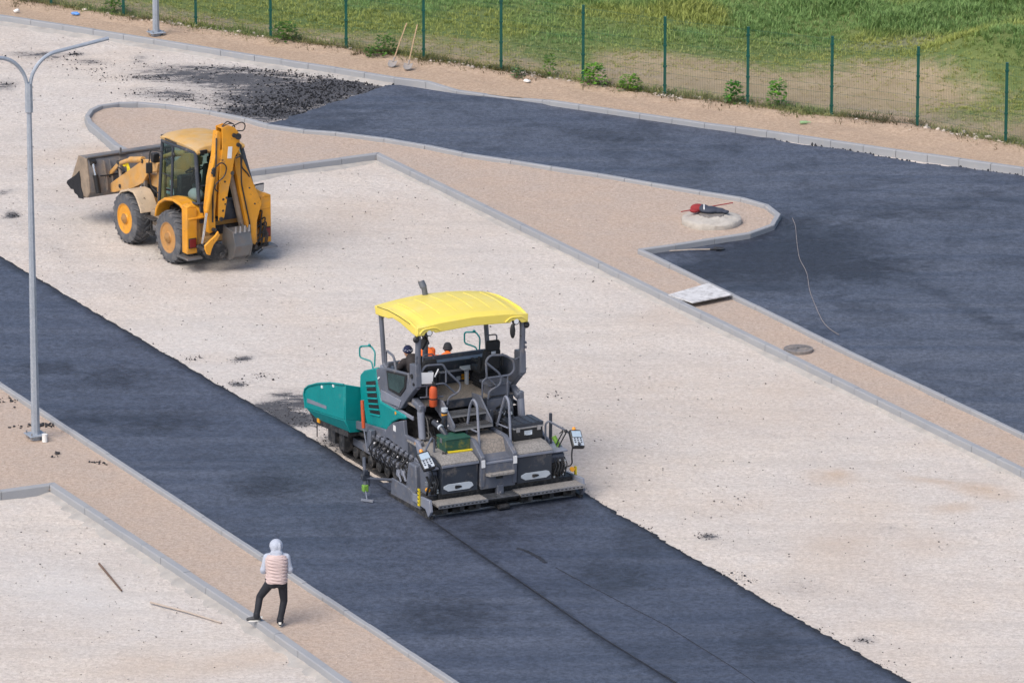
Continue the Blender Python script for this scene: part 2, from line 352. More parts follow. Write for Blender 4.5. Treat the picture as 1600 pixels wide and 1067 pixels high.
    def cap(s, a, b, ra, rb, n=12):   # capsule-like limb
        a, b = Vector(a), Vector(b); s.rod(a, b, ra, rb, n); s.ell(a, ra, n, 8); s.ell(b, rb, n, 8); return s
    def lathe(s, prof, axis='z', c=(0, 0, 0), n=24, cap=True):   # prof: (radius, height)
        c = Vector(c); vs = []; N = len(prof)
        for (r, h) in prof:
            for k in range(n):
                a = 2 * math.pi * k / n; u, w = r * math.cos(a), r * math.sin(a)
                vs.append(c + (Vector((u, w, h)) if axis == 'z' else Vector((h, u, w)) if axis == 'x' else Vector((u, h, w))))
        fs = [(i * n + k, i * n + (k + 1) % n, (i + 1) * n + (k + 1) % n, (i + 1) * n + k) for i in range(N - 1) for k in range(n)]
        if cap: fs += [tuple(range(n)), tuple((N - 1) * n + k for k in range(n))]
        return s.add(vs, fs)
    def build(s, name, mat, parent=None, bev=0.0, smooth=True, seg=2, ang=35):
        me = bpy.data.meshes.new(name); me.from_pydata(s.v, [], s.f); me.update()
        bm = bmesh.new(); bm.from_mesh(me); bmesh.ops.recalc_face_normals(bm, faces=bm.faces); bm.to_mesh(me); bm.free()
        if smooth: me.shade_smooth(); me.set_sharp_from_angle(angle=R(ang))
        o = link_mesh(name, me, mat, parent)
        if bev:
            b = o.modifiers.new('Bevel', 'BEVEL'); b.width = bev; b.segments = seg; b.limit_method = 'ANGLE'; b.angle_limit = R(40); b.harden_normals = False
        return o
def each(mb, name, mat, parent, **k):
    par = list(range(len(mb.v)))
    def find(i):
        while par[i] != i: par[i] = par[par[i]]; i = par[i]
        return i
    for f in mb.f:
        for q in f[1:]: par[find(q)] = find(f[0])
    comp = {}
    for f in mb.f: comp.setdefault(find(f[0]), []).append(f)
    for fs in comp.values():
        idx = sorted({i for f in fs for i in f}); mp = {i: n for n, i in enumerate(idx)}; m = MB(); m.v = [mb.v[i] for i in idx]; m.f = [tuple(mp[i] for i in f) for f in fs]; m.build(name, mat, parent, **k)
def remesh(o, vox, it=4, fac=.5):
    m = o.modifiers.new('Remesh', 'REMESH'); m.mode = 'VOXEL'; m.voxel_size = vox; m.use_smooth_shade = True
    s = o.modifiers.new('Smooth', 'SMOOTH'); s.iterations = it; s.factor = fac; return o
def np_mesh(name, V, F, mat, parent=None, tint=None, attrs=None, smooth=False):
    """V (n,3), F (m,k) arrays -> mesh object"""
    me = bpy.data.meshes.new(name); V = np.asarray(V, np.float32); F = np.asarray(F, np.int32); k = F.shape[1]
    me.vertices.add(len(V)); me.vertices.foreach_set('co', V.ravel()); me.loops.add(F.size); me.loops.foreach_set('vertex_index', F.ravel())
    me.polygons.add(len(F)); me.polygons.foreach_set('loop_start', np.arange(0, F.size, k, dtype=np.int32))
    me.update(calc_edges=True); me.validate()
    if tint is not None:
        a = me.attributes.new('tint', 'FLOAT_COLOR', 'POINT'); a.data.foreach_set('color', np.concatenate([tint, np.ones((len(V), 1))], 1).astype(np.float32).ravel())
    for n, arr in (attrs or {}).items():
        a = me.attributes.new(n, 'FLOAT', 'POINT'); a.data.foreach_set('value', np.asarray(arr, np.float32).ravel())
    if smooth: me.shade_smooth()
    return link_mesh(name, me, mat, parent)
_lat = RNG.random((256, 256))
def vnoise(x, y, sc, seed=0):
    x = x * sc + seed * 37.17; y = y * sc + seed * 11.9; xi = np.floor(x).astype(int); yi = np.floor(y).astype(int); u = x - xi; v = y - yi
    u = u * u * (3 - 2 * u); v = v * v * (3 - 2 * v); g = lambda a, b: _lat[a % 256, b % 256]
    return (g(xi, yi) * (1 - u) + g(xi + 1, yi) * u) * (1 - v) + (g(xi, yi + 1) * (1 - u) + g(xi + 1, yi + 1) * u) * v
def fbm(x, y, sc, oct=4, seed=0): return sum(vnoise(x, y, sc * 2 ** i, seed + i) * .5 ** i for i in range(oct)) / sum(.5 ** i for i in range(oct))
def inpoly(P, poly):
    x, y = P[:, 0], P[:, 1]; ins = np.zeros(len(P), bool); n = len(poly)
    for i in range(n):
        (x1, y1), (x2, y2) = poly[i], poly[(i + 1) % n]
        if y1 == y2: continue
        c = ((y1 > y) != (y2 > y)) & (x < (x2 - x1) * (y - y1) / (y2 - y1) + x1); ins ^= c
    return ins
def segdist(x, y, line):
    d = np.full(x.shape, 1e9)
    for (a, b) in zip(line[:-1], line[1:]):
        ab = b - a; L = (ab ** 2).sum() + 1e-12; t = np.clip(((x - a[0]) * ab[0] + (y - a[1]) * ab[1]) / L, 0, 1)
        d = np.minimum(d, np.hypot(x - a[0] - t * ab[0], y - a[1] - t * ab[1]))
    return d
def extend(line, a=0, b=0):
    line = list(line)
    if a: d = line[0] - line[1]; line = [line[0] + d / np.linalg.norm(d) * a] + line
    if b: d = line[-1] - line[-2]; line = line + [line[-1] + d / np.linalg.norm(d) * b]
    return np.array(line)

# ================================================================== THE SETTING
# --- lines measured on the photo (world metres)
K1px = [(0, 24, .2), (101, 39, .2), (243, 61.5, .2), (400, 87, .2), (526, 106, .2), (618, 121, .2), (668, 127, .2), (716, 141.5, .12), (800, 153, .10),
        (850, 156.5, .15), (862, 157, .2), (952, 170, .2), (1103, 192.5, .2), (1200, 204.5, .2), (1402, 234, .2), (1600, 262, .2)]
K1 = np.array([gp(*p) for p in K1px]); K1 = extend(K1, 14, 16)
KCpx = [(1600, 733), (1100, 489), (590, 239.5), (293, 279), (182, 226), (141, 191)]
KIpx = [(141, 191), (136, 181), (143, 171), (157, 164.5), (185, 160.5), (215, 160), (260, 164), (330, 174), (385, 185), (420, 195), (476, 203), (526, 206.5), (602, 216),
        (666, 227), (724, 239), (800, 250.5), (863, 260.5), (936, 271.5), (1020, 286), (1095, 298.5), (1160, 309), (1198, 320), (1216, 334), (1206, 351),
        (1170, 364), (1114, 372.5), (1054, 382), (999, 389.5)]
KDpx = [(999, 389.5), (1020, 398.5), (1108, 442), (1183, 478), (1325, 548), (1600, 678)]
P3 = lambda px, z=.2: np.array([gp(a, b, z) for a, b in px])
KC, KI, KD = extend(P3(KCpx), 16), P3(KIpx), extend(P3(KDpx), 0, 16)
K3 = extend(P3([(0, 598.5), (350, 827.8), (712, 1065)]), 14, 14)
K4 = extend(P3([(0, 766), (81, 755), (257, 870), (400, 964), (545, 1067)]), 14, 14)
EDGE_A = extend(np.array([gp(a, b, .07)[:2] for a, b in [(0, 402), (150, 490), (300, 579), (382, 626), (444, 661), (508, 700), (585, 748), (640, 786), (669, 809), (784, 888), (928, 987), (1040, 1056)]]), 16, 16)
EDGE_N = extend(np.array([gp(a, b, .07)[:2] for a, b in [(881, 750), (899, 763), (939, 789), (1017, 835), (1040, 849), (1169, 924), (1257, 976), (1337, 1020), (1418, 1067)]]), 0, 16)
FBpx = [(80, 7.6), (193, 25), (306, 42), (423, 59.5), (541, 76), (662, 92.3), (783, 110.6), (911, 130), (1038.5, 149), (1168, 165.7), (1299, 181), (1433, 198), (1571, 224)]
FZ = .12
FP = np.array([gp(a, b, FZ)[:2] for a, b in FBpx])
d0, d1 = FP[1] - FP[0], FP[-1] - FP[-2]
FP = np.vstack([FP[0] - d0 * np.array([[2], [1]]), FP, FP[-1] + d1 * np.array([[1], [2]])])
def yF(x): return np.interp(x, FP[:, 0], FP[:, 1]) + np.where(x < FP[0, 0], (x - FP[0, 0]) * -.55, 0) + np.where(x > FP[-1, 0], (x - FP[-1, 0]) * -.55, 0)
ISLE = np.vstack([KC[:, :2], KI[1:, :2], KD[1:, :2]])
WALK = np.vstack([K3[:, :2], K4[::-1, :2]])

# --- ground: one sheet to the horizon, fine where it is seen
xs = np.unique(np.concatenate([np.arange(-17, 17, .13), np.linspace(-60, -17, 12), np.linspace(17, 60, 12), np.geomspace(60, 900, 9), -np.geomspace(60, 900, 9)]))
ys = np.unique(np.concatenate([np.arange(112, 178, .15), np.linspace(60, 112, 14), np.linspace(178, 260, 14), np.geomspace(260, 1500, 8), -np.geomspace(20, 700, 7), np.linspace(-20, 60, 7)]))
X, Y = np.meshgrid(xs, ys); sh = X.shape; x, y = X.ravel(), Y.ravel()
def blob(cx, cy, rx, ry, ang=0.0, z=0.0):          # soft patch centred on a photo point, radii in metres
    c = gp(cx, cy, z); ca, sa = math.cos(R(ang)), math.sin(R(ang)); u, v = (x - c[0]) * ca + (y - c[1]) * sa, -(x - c[0]) * sa + (y - c[1]) * ca
    return np.clip(1.25 - np.sqrt((u / rx) ** 2 + (v / ry) ** 2), 0, 1)
stain = np.zeros_like(x)
for (cx, cy, rx, ry, an, am) in [
    (300, 118, 2.0, 1.3, -8, 1.0), (380, 125, 2.6, 1.5, -10, 1.15), (430, 150, 2.3, 2.4, -10, 1.2), (520, 138, 2.2, 1.5, -10, 1.5), (560, 133, 1.6, .8, -10, 1.5), (410, 176, 1.8, 1.3, -5, 1.35), (470, 150, 2.0, 2.0, 0, 1.4), (270, 148, 1.6, .9, -20, .8), (340, 108, 2.6, .5, -12, .9),
    (470, 160, 1.8, 2.0, 0, 1.1), (250, 122, 1.1, .5, -5, .9), (60, 85, .95, .5, -8, .85), (75, 90, .75, .35, -5, .6), (140, 97, .65, .45, -15, .75), (118, 85, .35, .35, 0, .8), (220, 90, .35, .5, 0, .6), (215, 97, .4, .25, 0, .6),
    (8, 134, .45, .9, 0, .8), (20, 336, .22, .3, 0, .9), (5, 300, .3, .5, -40, .6), (18, 332, .2, .3, 0, .6), (430, 640, .8, 1.0, -20, 1.15), (455, 655, .8, .9, -55, 1.35), (410, 638, .45, .9, -45, 1.35), (420, 655, .4, .9, -60, 1.3), (380, 561, .26, .35, -50, 1.0), (371, 600, .24, .3, 30, 1.0), (445, 618, .6, .35, 10, .75),
    (465, 628, .8, 1.1, 0, 1.0), (485, 660, .5, 1.0, -60, .7), (1108, 838, .25, .35, 20, .85), (1350, 1000, .3, .3, 0, .85), (1240, 920, 1.0, .8, -10, .35), (1390, 825, .4, .5, 0, .3), (545, 690, .6, 1.4, -62, .75), (600, 720, .4, 1.4, -62, .6)]:
    stain = np.maximum(stain, am * blob(cx, cy, rx, ry, an))
stain += .12 * blob(150, 330, 3.5, 5) + .14 * blob(60, 400, 3, 6) * fbm(x, y, .9, 3, 5) + .2 * blob(1250, 880, 2.4, 2.6) * fbm(x, y, 1.2, 3, 9)
for trk in ([(0, 250), (100, 350), (240, 480)], [(90, 150), (160, 300), (300, 470), (420, 560)], [(0, 330), (130, 420), (290, 540)]):
    stain += .26 * np.clip(1 - segdist(x, y, gxy(trk)) / .45, 0, 1) * fbm(x, y, .8, 3, 3)
tan = np.zeros_like(x)
for (cx, cy, rx, ry, an, am) in [(1308, 741, .36, .45, 0, .8), (1300, 745, .6, .7, 0, .5), (1530, 765, .8, .5, -35, .75), (1470, 753, .9, .2, -25, .6), (1490, 793, .6, .4, 15, .6), (1560, 775, .5, .5, 0, .5), (1310, 850, 1.0, 1.3, -40, .3), (1440, 850, .9, 1, 0, .3), (1000, 600, 2.2, 3.5, -60, .18), (700, 400, 2, 3.5, 0, .15),
                               (180, 235, 1.0, 2.4, -62, .55), (1150, 480, 1, 3, -62, .3), (250, 1040, 1.3, 1, 0, .3), (390, 1030, .8, 2.5, -62, .45), (560, 335, 1.5, 2.5, -20, .22), (1180, 640, 2.2, 3, 0, .25), (330, 560, .8, .6, 0, .3)]:
    tan = np.maximum(tan, am * blob(cx, cy, rx, ry, an))
tan += .32 * np.clip(fbm(x, y, .35, 4, 21) - .45, 0, 1) * 2
dk = np.minimum(segdist(x, y, KC[:, :2]), segdist(x, y, K4[:, :2])); dk1 = segdist(x, y, K1[:, :2]); dki = segdist(x, y, KI[:3, :2])
pale = np.clip(1 - dk / .32, 0, 1) * .5 + np.clip(1 - dk1 / .55, 0, 1) * .25 + .45 * blob(110, 925, 1.5, 3, 40) + .35 * blob(650, 430, 5, 5) * fbm(x, y, .5, 3, 8) + .3 * blob(300, 560, 2, 4)
z = (fbm(x, y, .6, 4, 2) - .5) * .05 + (fbm(x, y, 2.6, 3, 6) - .5) * .022
near = (np.abs(x) < 40) & (y > 90) & (y < 185)
z = np.where(near, z, -.02); z = np.where(y > yF(x) + .4, -.25, z)
for poly in (ISLE, WALK, np.vstack([K3[:, :2], EDGE_A[::-1]])):
    z = np.where(inpoly(np.stack([x, y], 1), poly), -.05, z)
z = np.where(z > .03, .03, z); z = np.where(segdist(x, y, EDGE_N) < .5, np.minimum(z, .012), z)
idx = np.arange(len(x)).reshape(sh); F = np.stack([idx[:-1, :-1], idx[:-1, 1:], idx[1:, 1:], idx[1:, :-1]], -1).reshape(-1, 4)
g = np_mesh('ground', np.stack([x, y, z], 1), F, 'gravel_base', attrs={'stain': np.clip(stain, 0, 1.3), 'tan': np.clip(tan, 0, 1), 'pale': np.clip(pale, 0, .8)}, smooth=True)
tag(g, kind='structure')

# --- flat sheets
def poly_sheet(name, poly, zz, mat, step=.35, bumpy=.012, attrs=None, depth=.0):
    bm = bmesh.new(); vs = [bm.verts.new((p[0], p[1], zz)) for p in poly]; bm.faces.new(vs)
    bmesh.ops.triangulate(bm, faces=bm.faces)
    if depth:
        r = bmesh.ops.extrude_face_region(bm, geom=list(bm.faces)); bmesh.ops.translate(bm, verts=[v for v in r['geom'] if isinstance(v, bmesh.types.BMVert)], vec=(0, 0, -depth))
    bmesh.ops.recalc_face_normals(bm, faces=bm.faces)
    me = bpy.data.meshes.new(name); bm.to_mesh(me); bm.free()
    for n, v in (attrs or {}).items():
        a = me.attributes.new(n, 'FLOAT', 'POINT'); a.data.foreach_set('value', np.full(len(me.vertices), v, np.float32))
    return tag(link_mesh(name, me, mat), kind='structure')
def resample(line, n):
    line = np.asarray(line); d = np.concatenate([[0], np.cumsum(np.linalg.norm(np.diff(line, axis=0), axis=1))]); t = np.linspace(0, d[-1], n)
    return np.stack([np.interp(t, d, line[:, k]) for k in range(line.shape[1])], 1)
def loft_sheet(name, La, Lb, m, zf, mat, attrs=None):
    n = len(La); t = np.linspace(0, 1, m)[None, :, None]; P = La[:, None, :] * (1 - t) + Lb[:, None, :] * t
    xx, yy = P[..., 0].ravel(), P[..., 1].ravel(); idx = np.arange(n * m).reshape(n, m)
    F = np.stack([idx[:-1, :-1], idx[1:, :-1], idx[1:, 1:], idx[:-1, 1:]], -1).reshape(-1, 4)
    o = np_mesh(name, np.stack([xx, yy, zf(xx, yy)], 1), F, mat, smooth=True, attrs={k: (v(xx, yy) if callable(v) else np.full(len(xx), v)) for k, v in (attrs or {}).items()})
    return tag(o, kind='structure')
# island and footway beds of pinkish crushed stone, a little below their kerbs
def bed(name, poly, zz, mat='sand', attrs=None, rough=1.0):
    lo, hi = poly.min(0), poly.max(0); lo, hi = np.maximum(lo, (-22, 105)), np.minimum(hi, (24, 180))
    gx, gy = np.arange(lo[0], hi[0], .16), np.arange(lo[1], hi[1], .2); GX, GY = np.meshgrid(gx, gy); P = np.stack([GX.ravel(), GY.ravel()], 1)
    ok = inpoly(P, poly); idx = np.arange(len(P)).reshape(GX.shape)
    F = np.stack([idx[:-1, :-1], idx[:-1, 1:], idx[1:, 1:], idx[1:, :-1]], -1).reshape(-1, 4); F = F[ok[F].any(1)]
    for i in np.setdiff1d(np.unique(F), np.nonzero(ok)[0]):      # pull the rim vertices onto the kerb line
        ring = np.vstack([poly, poly[:1]]); A, B = ring[:-1], ring[1:]; ab = B - A
        t = np.clip(((P[i] - A) * ab).sum(1) / ((ab ** 2).sum(1) + 1e-12), 0, 1); Q = A + ab * t[:, None]; P[i] = Q[((Q - P[i]) ** 2).sum(1).argmin()]
    zz = zz + ((fbm(P[:, 0], P[:, 1], .7, 4, 4) - .5) * .05 + (fbm(P[:, 0], P[:, 1], 3, 3, 14) - .5) * .02) * rough
    used = np.unique(F); mp = np.zeros(len(P), int); mp[used] = np.arange(len(used))
    return tag(np_mesh(name, np.concatenate([P, zz[:, None]], 1)[used], mp[F], mat, smooth=True, attrs={k: v(P[used, 0], P[used, 1]) for k, v in (attrs or {}).items()}), kind='structure')
poly_sheet('island_base', ISLE, .05, 'sand'); bed('island_bed', ISLE, .10)
poly_sheet('footway_base', WALK, .05, 'sand'); bed('footway_bed', WALK, .10)
# verge between far kerb and fence
n = 420; xx = np.linspace(-24, 26, n); kA = np.stack([xx, np.interp(xx, K1[:, 0], K1[:, 1])], 1); kB = np.stack([xx, yF(xx) + .8], 1)
loft_sheet('verge', kA, kB, 40, lambda a, b: .11 + (fbm(a, b, .9, 4, 31) - .5) * .09 + (fbm(a, b, 3, 3, 33) - .5) * .035 + .05 * np.clip(1 - np.abs(b - yF(a) + .35) / .5, 0, 1), 'verge_soil')

# --- asphalt: older lane, fresh mat behind the machine, far road
def jit(line, amp, sc=3): 
    line = resample(line, 500); nrm = np.gradient(line, axis=0); nrm = np.stack([-nrm[:, 1], nrm[:, 0]], 1); nrm /= np.linalg.norm(nrm, axis=1)[:, None]
    k = np.arange(500); return line + nrm * ((fbm(k * .13, k * 0, sc, 3, int(amp * 100)) - .5) * 2 * amp)[:, None], nrm
eA, nA = jit(EDGE_A, .035); eN, nN = jit(EDGE_N, .07)
def zasph(z0, s): return lambda a, b: z0 + (fbm(a, b, .5, 3, s) - .5) * .012
kl = resample(K3[:, :2], 500); kl = np.stack([np.interp(eA[:, 1], kl[::-1, 1], kl[::-1, 0]), eA[:, 1]], 1)
kl[:, 0] = np.interp(eA[:, 1], K3[::-1, 1], K3[::-1, 0])
def soft2(px, py, rx, ry, ang=0):
    c = gp(px, py, .07); ca, sa = math.cos(R(ang)), math.sin(R(ang))
    return lambda a, b: np.clip(1.3 - np.sqrt((((a - c[0]) * ca + (b - c[1]) * sa) / rx) ** 2 + ((-(a - c[0]) * sa + (b - c[1]) * ca) / ry) ** 2), 0, 1)
def lane_dark(a, b):
    d = np.clip(1 - segdist(a, b, EDGE_A) / .34, 0, 1) * .75
    d = np.maximum(d, np.clip(1 - segdist(a, b, K3[:, :2]) / .4, 0, 1) * .35)
    for q in ((250, 660, 1.6, 1.4), (140, 655, 1.0, .9), (420, 760, 1.2, 1.6), (75, 575, .9, .8), (700, 960, 1.5, 1.6), (180, 590, 1.2, 1.4)): d = np.maximum(d, .5 * soft2(*q)(a, b))
    return d
lane = loft_sheet('lane', kl, eA, 40, zasph(.07, 41), 'lane_asphalt', {'scuff': .25, 'dark': lane_dark})
def side_of(line, nrm, o):   # which way is "outside"
    return nrm if ((line[250] + nrm[250] - o) ** 2).sum() > ((line[250] - nrm[250] - o) ** 2).sum() else -nrm
def edge_strip(name, line, nrm, z0, parent, width=.17, mat='asphalt_edge', zlow=-.02):
    m = 5; k = np.arange(len(line)); rows = []
    for j in range(m):
        t = j / (m - 1); w = width * t * (1 + (fbm(k * .35, k * 0 + j * .2, 2, 3, 77) - .5) * .9)
        rows.append(np.concatenate([line + nrm * (w - .015)[:, None], (z0 + .003 + (zlow - z0) * t ** 1.6 + (fbm(k * .6, k * 0 + j, 2, 3, 78) - .5) * .022 * (0 < j))[:, None]], 1))
    V = np.stack(rows, 1).reshape(-1, 3); idx = np.arange(len(V)).reshape(len(line), m)
    F = np.stack([idx[:-1, :-1], idx[1:, :-1], idx[1:, 1:], idx[:-1, 1:]], -1).reshape(-1, 4)
    return np_mesh(name, V, F, mat, parent, smooth=True)
edge_strip('ragged_edge', eA[:330], side_of(eA, nA, kl[250])[:330], .07, lane)
seam = resample(EDGE_A[9:], 500); s0 = resample(np.array([EDGE_A[7] + (0.05, -.3), *EDGE_A[8:]]), 500)
eN2 = resample(np.vstack([eN[:1], eN]), 500)
def new_dark(a, b):
    d = np.clip(1 - segdist(a, b, EDGE_N) / .34, 0, 1) * .75
    d = np.maximum(d, np.clip(1 - segdist(a, b, EDGE_A) / .2, 0, 1) * .4)
    for q in ((840, 800, 1.8, 1.0, 26), (760, 830, .9, 1.6), (960, 900, 1.2, 1.6), (1000, 840, .7, 2.2), (1200, 1010, 1, 2)): d = np.maximum(d, .45 * soft2(*q)(a, b))
    return d
mat_o = loft_sheet('fresh_lane', s0, eN2, 40, zasph(.080, 43), 'new_mat_asphalt', {'scuff': .12, 'dark': new_dark})
edge_strip('ragged_edge', eN, side_of(eN, nN, s0[250]), .080, mat_o, .18)
def ribbon(name, px, w, zz, mat, parent=None, jitter=.0, n=160):
    line = resample(np.array([gp(a, b, zz)[:2] for a, b in px]), n); nr = np.gradient(line, axis=0); nr = np.stack([-nr[:, 1], nr[:, 0]], 1); nr /= np.linalg.norm(nr, axis=1)[:, None]
    k = np.arange(n); line = line + nr * ((fbm(k * .2, k * 0, 1.5, 3, 5) - .5) * jitter)[:, None]; ww = w * (.4 + 1.2 * fbm(k * .3, k * 0, 1, 3, 9))[:, None]
    V = np.concatenate([np.concatenate([line - nr * ww / 2, np.full((n, 1), zz - .004)], 1), np.concatenate([line, np.full((n, 1), zz + .006)], 1), np.concatenate([line + nr * ww / 2, np.full((n, 1), zz - .004)], 1)])
    i = np.arange(n - 1); F = np.concatenate([np.stack([i, i + 1, i + 1 + n, i + n], 1), np.stack([i + n, i + n + 1, i + 1 + 2 * n, i + 2 * n], 1)])
    return np_mesh(name, V, F, mat, parent)
ribbon('seam', [(664, 805), (784, 888), (928, 987), (1040, 1056), (1130, 1120)], .027, .087, 'asphalt_edge', mat_o, .02)
ribbon('crack_line', [(868, 886), (893, 900), (960, 935), (1040, 976), (1150, 1045), (1200, 1080)], .013, .088, 'asphalt_edge', mat_o, .03)
ribbon('oil_mark', [(808, 856), (822, 860), (840, 869), (853, 879)], .10, .086, 'asphalt_edge', mat_o, .03)
road_px = [(612, 131), (716, 149), (800, 157), (856, 165), (951, 180), (1103, 202), (1203, 217), (1232, 225), (1263, 230), (1300, 233), (1362, 244), (1410, 252), (1453, 259), (1500, 263), (1564, 272), (1660, 287)]
up = np.array([gp(a, b, .07)[:2] for a, b in road_px]); up[1:6] += (0, .12)
left_end = np.array([gp(a, b, .07)[:2] for a, b in [(430, 191), (470, 178), (520, 162), (580, 142)]])
left_end = resample(left_end, 30) + np.stack([RNG.normal(0, .05, 30), RNG.normal(0, .07, 30)], 1)
upj = resample(up, 260); upj[:, 1] += np.where(upj[:, 0] > 6.5, .10 + RNG.normal(0, .05, 260), 0)
road_poly = np.vstack([left_end, upj, extend(up, 0, 14)[-1:], KD[-1:, :2], KD[::-1, :2], KI[8:-1, :2][::-1]])
def soft(px, py, rx, ry, ang=0, zz=.07):
    c = gp(px, py, zz); ca, sa = math.cos(R(ang)), math.sin(R(ang))
    return lambda a, b: np.clip(1.3 - np.sqrt((((a - c[0]) * ca + (b - c[1]) * sa) / rx) ** 2 + ((-(a - c[0]) * sa + (b - c[1]) * ca) / ry) ** 2), 0, 1)
def dline(px, w): ln = gxy(px, .07); return lambda a, b: np.clip(1 - segdist(a, b, ln) / w, 0, 1)
def road_dark(a, b):
    d = np.zeros_like(a)
    for f, k in ((soft(1230, 400, 2.6, 3.6, -20), .8), (soft(1130, 420, 1.5, 2.2, -50), .75), (soft(1330, 420, 2.0, 1.8), .7), (soft(1240, 350, 1.2, 1.6), .6), (soft(1420, 330, 3.4, 1.2, -25), .4), (soft(960, 215, 2.2, 1.4, -25), .4), (soft(520, 190, 2.2, 1.6), .35), (dline([(1320, 395), (1420, 430), (1500, 480), (1600, 525), (1680, 560)], .6), .42), (dline([(1280, 320), (1440, 350), (1600, 385)], .5), .3), (dline([(1300, 380), (1400, 300), (1600, 320)], .4), .25), (dline([(620, 140), (760, 185), (900, 200), (1100, 255)], .6), .35), (dline([(1480, 335), (1560, 300), (1600, 290)], .3), .35)): d = np.maximum(d, k * f(a, b))
    return d
road = bed('road', road_poly, .07, 'road_asphalt', {'dark': road_dark, 'scuff': lambda a, b: np.clip(.35 + .6 * soft(1180, 400, 4, 5)(a, b) + .5 * soft(1350, 360, 4, 3)(a, b) + .4 * soft(560, 180, 3, 3)(a, b), 0, 1)}, .22)

# --- kerbs: metre-long concrete blocks with open joints
def kerb(name, line, w=.15, z0=-.08, top=None, foot=None):
    line = np.asarray(line, float); pts = []; n = len(line); MBk = MB(); core = MB(); shade = []
    tang = np.zeros((n, 2)); seg = np.diff(line[:, :2], axis=0); seg /= np.linalg.norm(seg, axis=1)[:, None]
    tang[0], tang[-1] = seg[0], seg[-1]
    for i in range(1, n - 1): t = seg[i - 1] + seg[i]; tang[i] = t / np.linalg.norm(t)
    def off(i, t):    # mitred normal at vertex
        q = np.array([-t[1], t[0]]); s = seg[min(i, n - 2)]; c = abs(q @ np.array([-s[1], s[0]])); return q / max(c, .45)
    for i in range(n - 1):
        L = np.linalg.norm(line[i + 1] - line[i]); k = max(1, round(L / 1.0)); nS = np.array([-seg[i][1], seg[i][0]])
        for j in range(k):
            t0, t1 = j / k, (j + 1) / k; a = line[i] * (1 - t0) + line[i + 1] * t0; b = line[i] * (1 - t1) + line[i + 1] * t1
            na = off(i, tang[i]) if j == 0 else nS; nb = off(i, tang[i + 1]) if j == k - 1 else nS
            gap = .006 if min(L / k, 1) > .4 else .003; d = np.append(seg[i] * gap, 0); dz = random.uniform(-.004, .004); sh_ = random.uniform(-.004, .004)
            a2, b2 = a + d, b - d; ch = .02
            prof = [(-w / 2, z0), (-w / 2, -ch), (-w / 2 + ch * .6, 0), (w / 2 - ch * .6, 0), (w / 2, -ch), (w / 2, z0)]
            vs = []
            for (p, nn) in ((a2, na), (b2, nb)):
                for (o, h) in prof: vs.append((p[0] + nn[0] * (o + sh_), p[1] + nn[1] * (o + sh_), (h if h == z0 else p[2] + h + dz)))
            m = len(prof); MBk.add(vs, [tuple(range(m)), tuple(range(2 * m - 1, m - 1, -1))] + [(q, (q + 1) % m, m + (q + 1) % m, m + q) for q in range(m)]); shade += [random.random() ** 2] * len(vs)
            cv = []
            for (p, nn) in ((a, na), (b, nb)):
                for (o, h) in ((-w / 2 + .02, z0), (-w / 2 + .02, p[2] - .03), (w / 2 - .02, p[2] - .03), (w / 2 - .02, z0)): cv.append((p[0] + nn[0] * o, p[1] + nn[1] * o, h))
            core.add(cv, [(0, 1, 2, 3), (7, 6, 5, 4)] + [(q, (q + 1) % 4, 4 + (q + 1) % 4, 4 + q) for q in range(4)])
    o = MBk.build(name, 'kerb_concrete', smooth=False)
    a = o.data.attributes.new('shade_of_block', 'FLOAT', 'POINT'); a.data.foreach_set('value', np.array(shade, np.float32)[:len(o.data.vertices)])
    core.build('mortar_joint', 'joint', o, smooth=False)
    if foot:   # spilled concrete haunch at the foot of the kerb, on the gravel side
        side, wid, i0, i1 = foot; ln = resample(line[i0:i1 + 1, :2], 140); nr = np.gradient(ln, axis=0); nr = np.stack([-nr[:, 1], nr[:, 0]], 1); nr /= np.linalg.norm(nr, axis=1)[:, None]; kk = np.arange(140)
        rows = []
        for j in range(5):
            t = j / 4; ww = w / 2 - .02 + t * wid * (1 + 1.3 * (np.clip((kk - 112) / 20, 0, 1) if side > 0 else 0)) * np.clip(.15 + 1.5 * fbm(kk * .35, kk * 0 + .3, 1, 3, 12), .1, 2)
            rows.append(np.concatenate([ln + nr * side * ww[:, None], (.075 * (1 - t) ** .7 - .015 + (fbm(kk * .8, kk * 0 + j, 1, 3, 18) - .5) * .03)[:, None]], 1))
        V = np.stack(rows, 1).reshape(-1, 3); idx = np.arange(len(V)).reshape(140, 5)
        np_mesh('concrete_footing', V, np.stack([idx[:-1, :-1], idx[1:, :-1], idx[1:, 1:], idx[:-1, 1:]], -1).reshape(-1, 4), 'mortar', o, smooth=True)
    return tag(o, kind='structure')
kerb('kerb', K1, .15, foot=(-1, .30, 0, 6)); kerb('kerb', KC, .16, foot=(1, .17, 0, 5)); kerb('kerb', KI, .13); kerb('kerb', KD, .11); kerb('kerb', K3, .115); kerb('kerb', K4, .17, foot=(-1, .26, 2, 5))

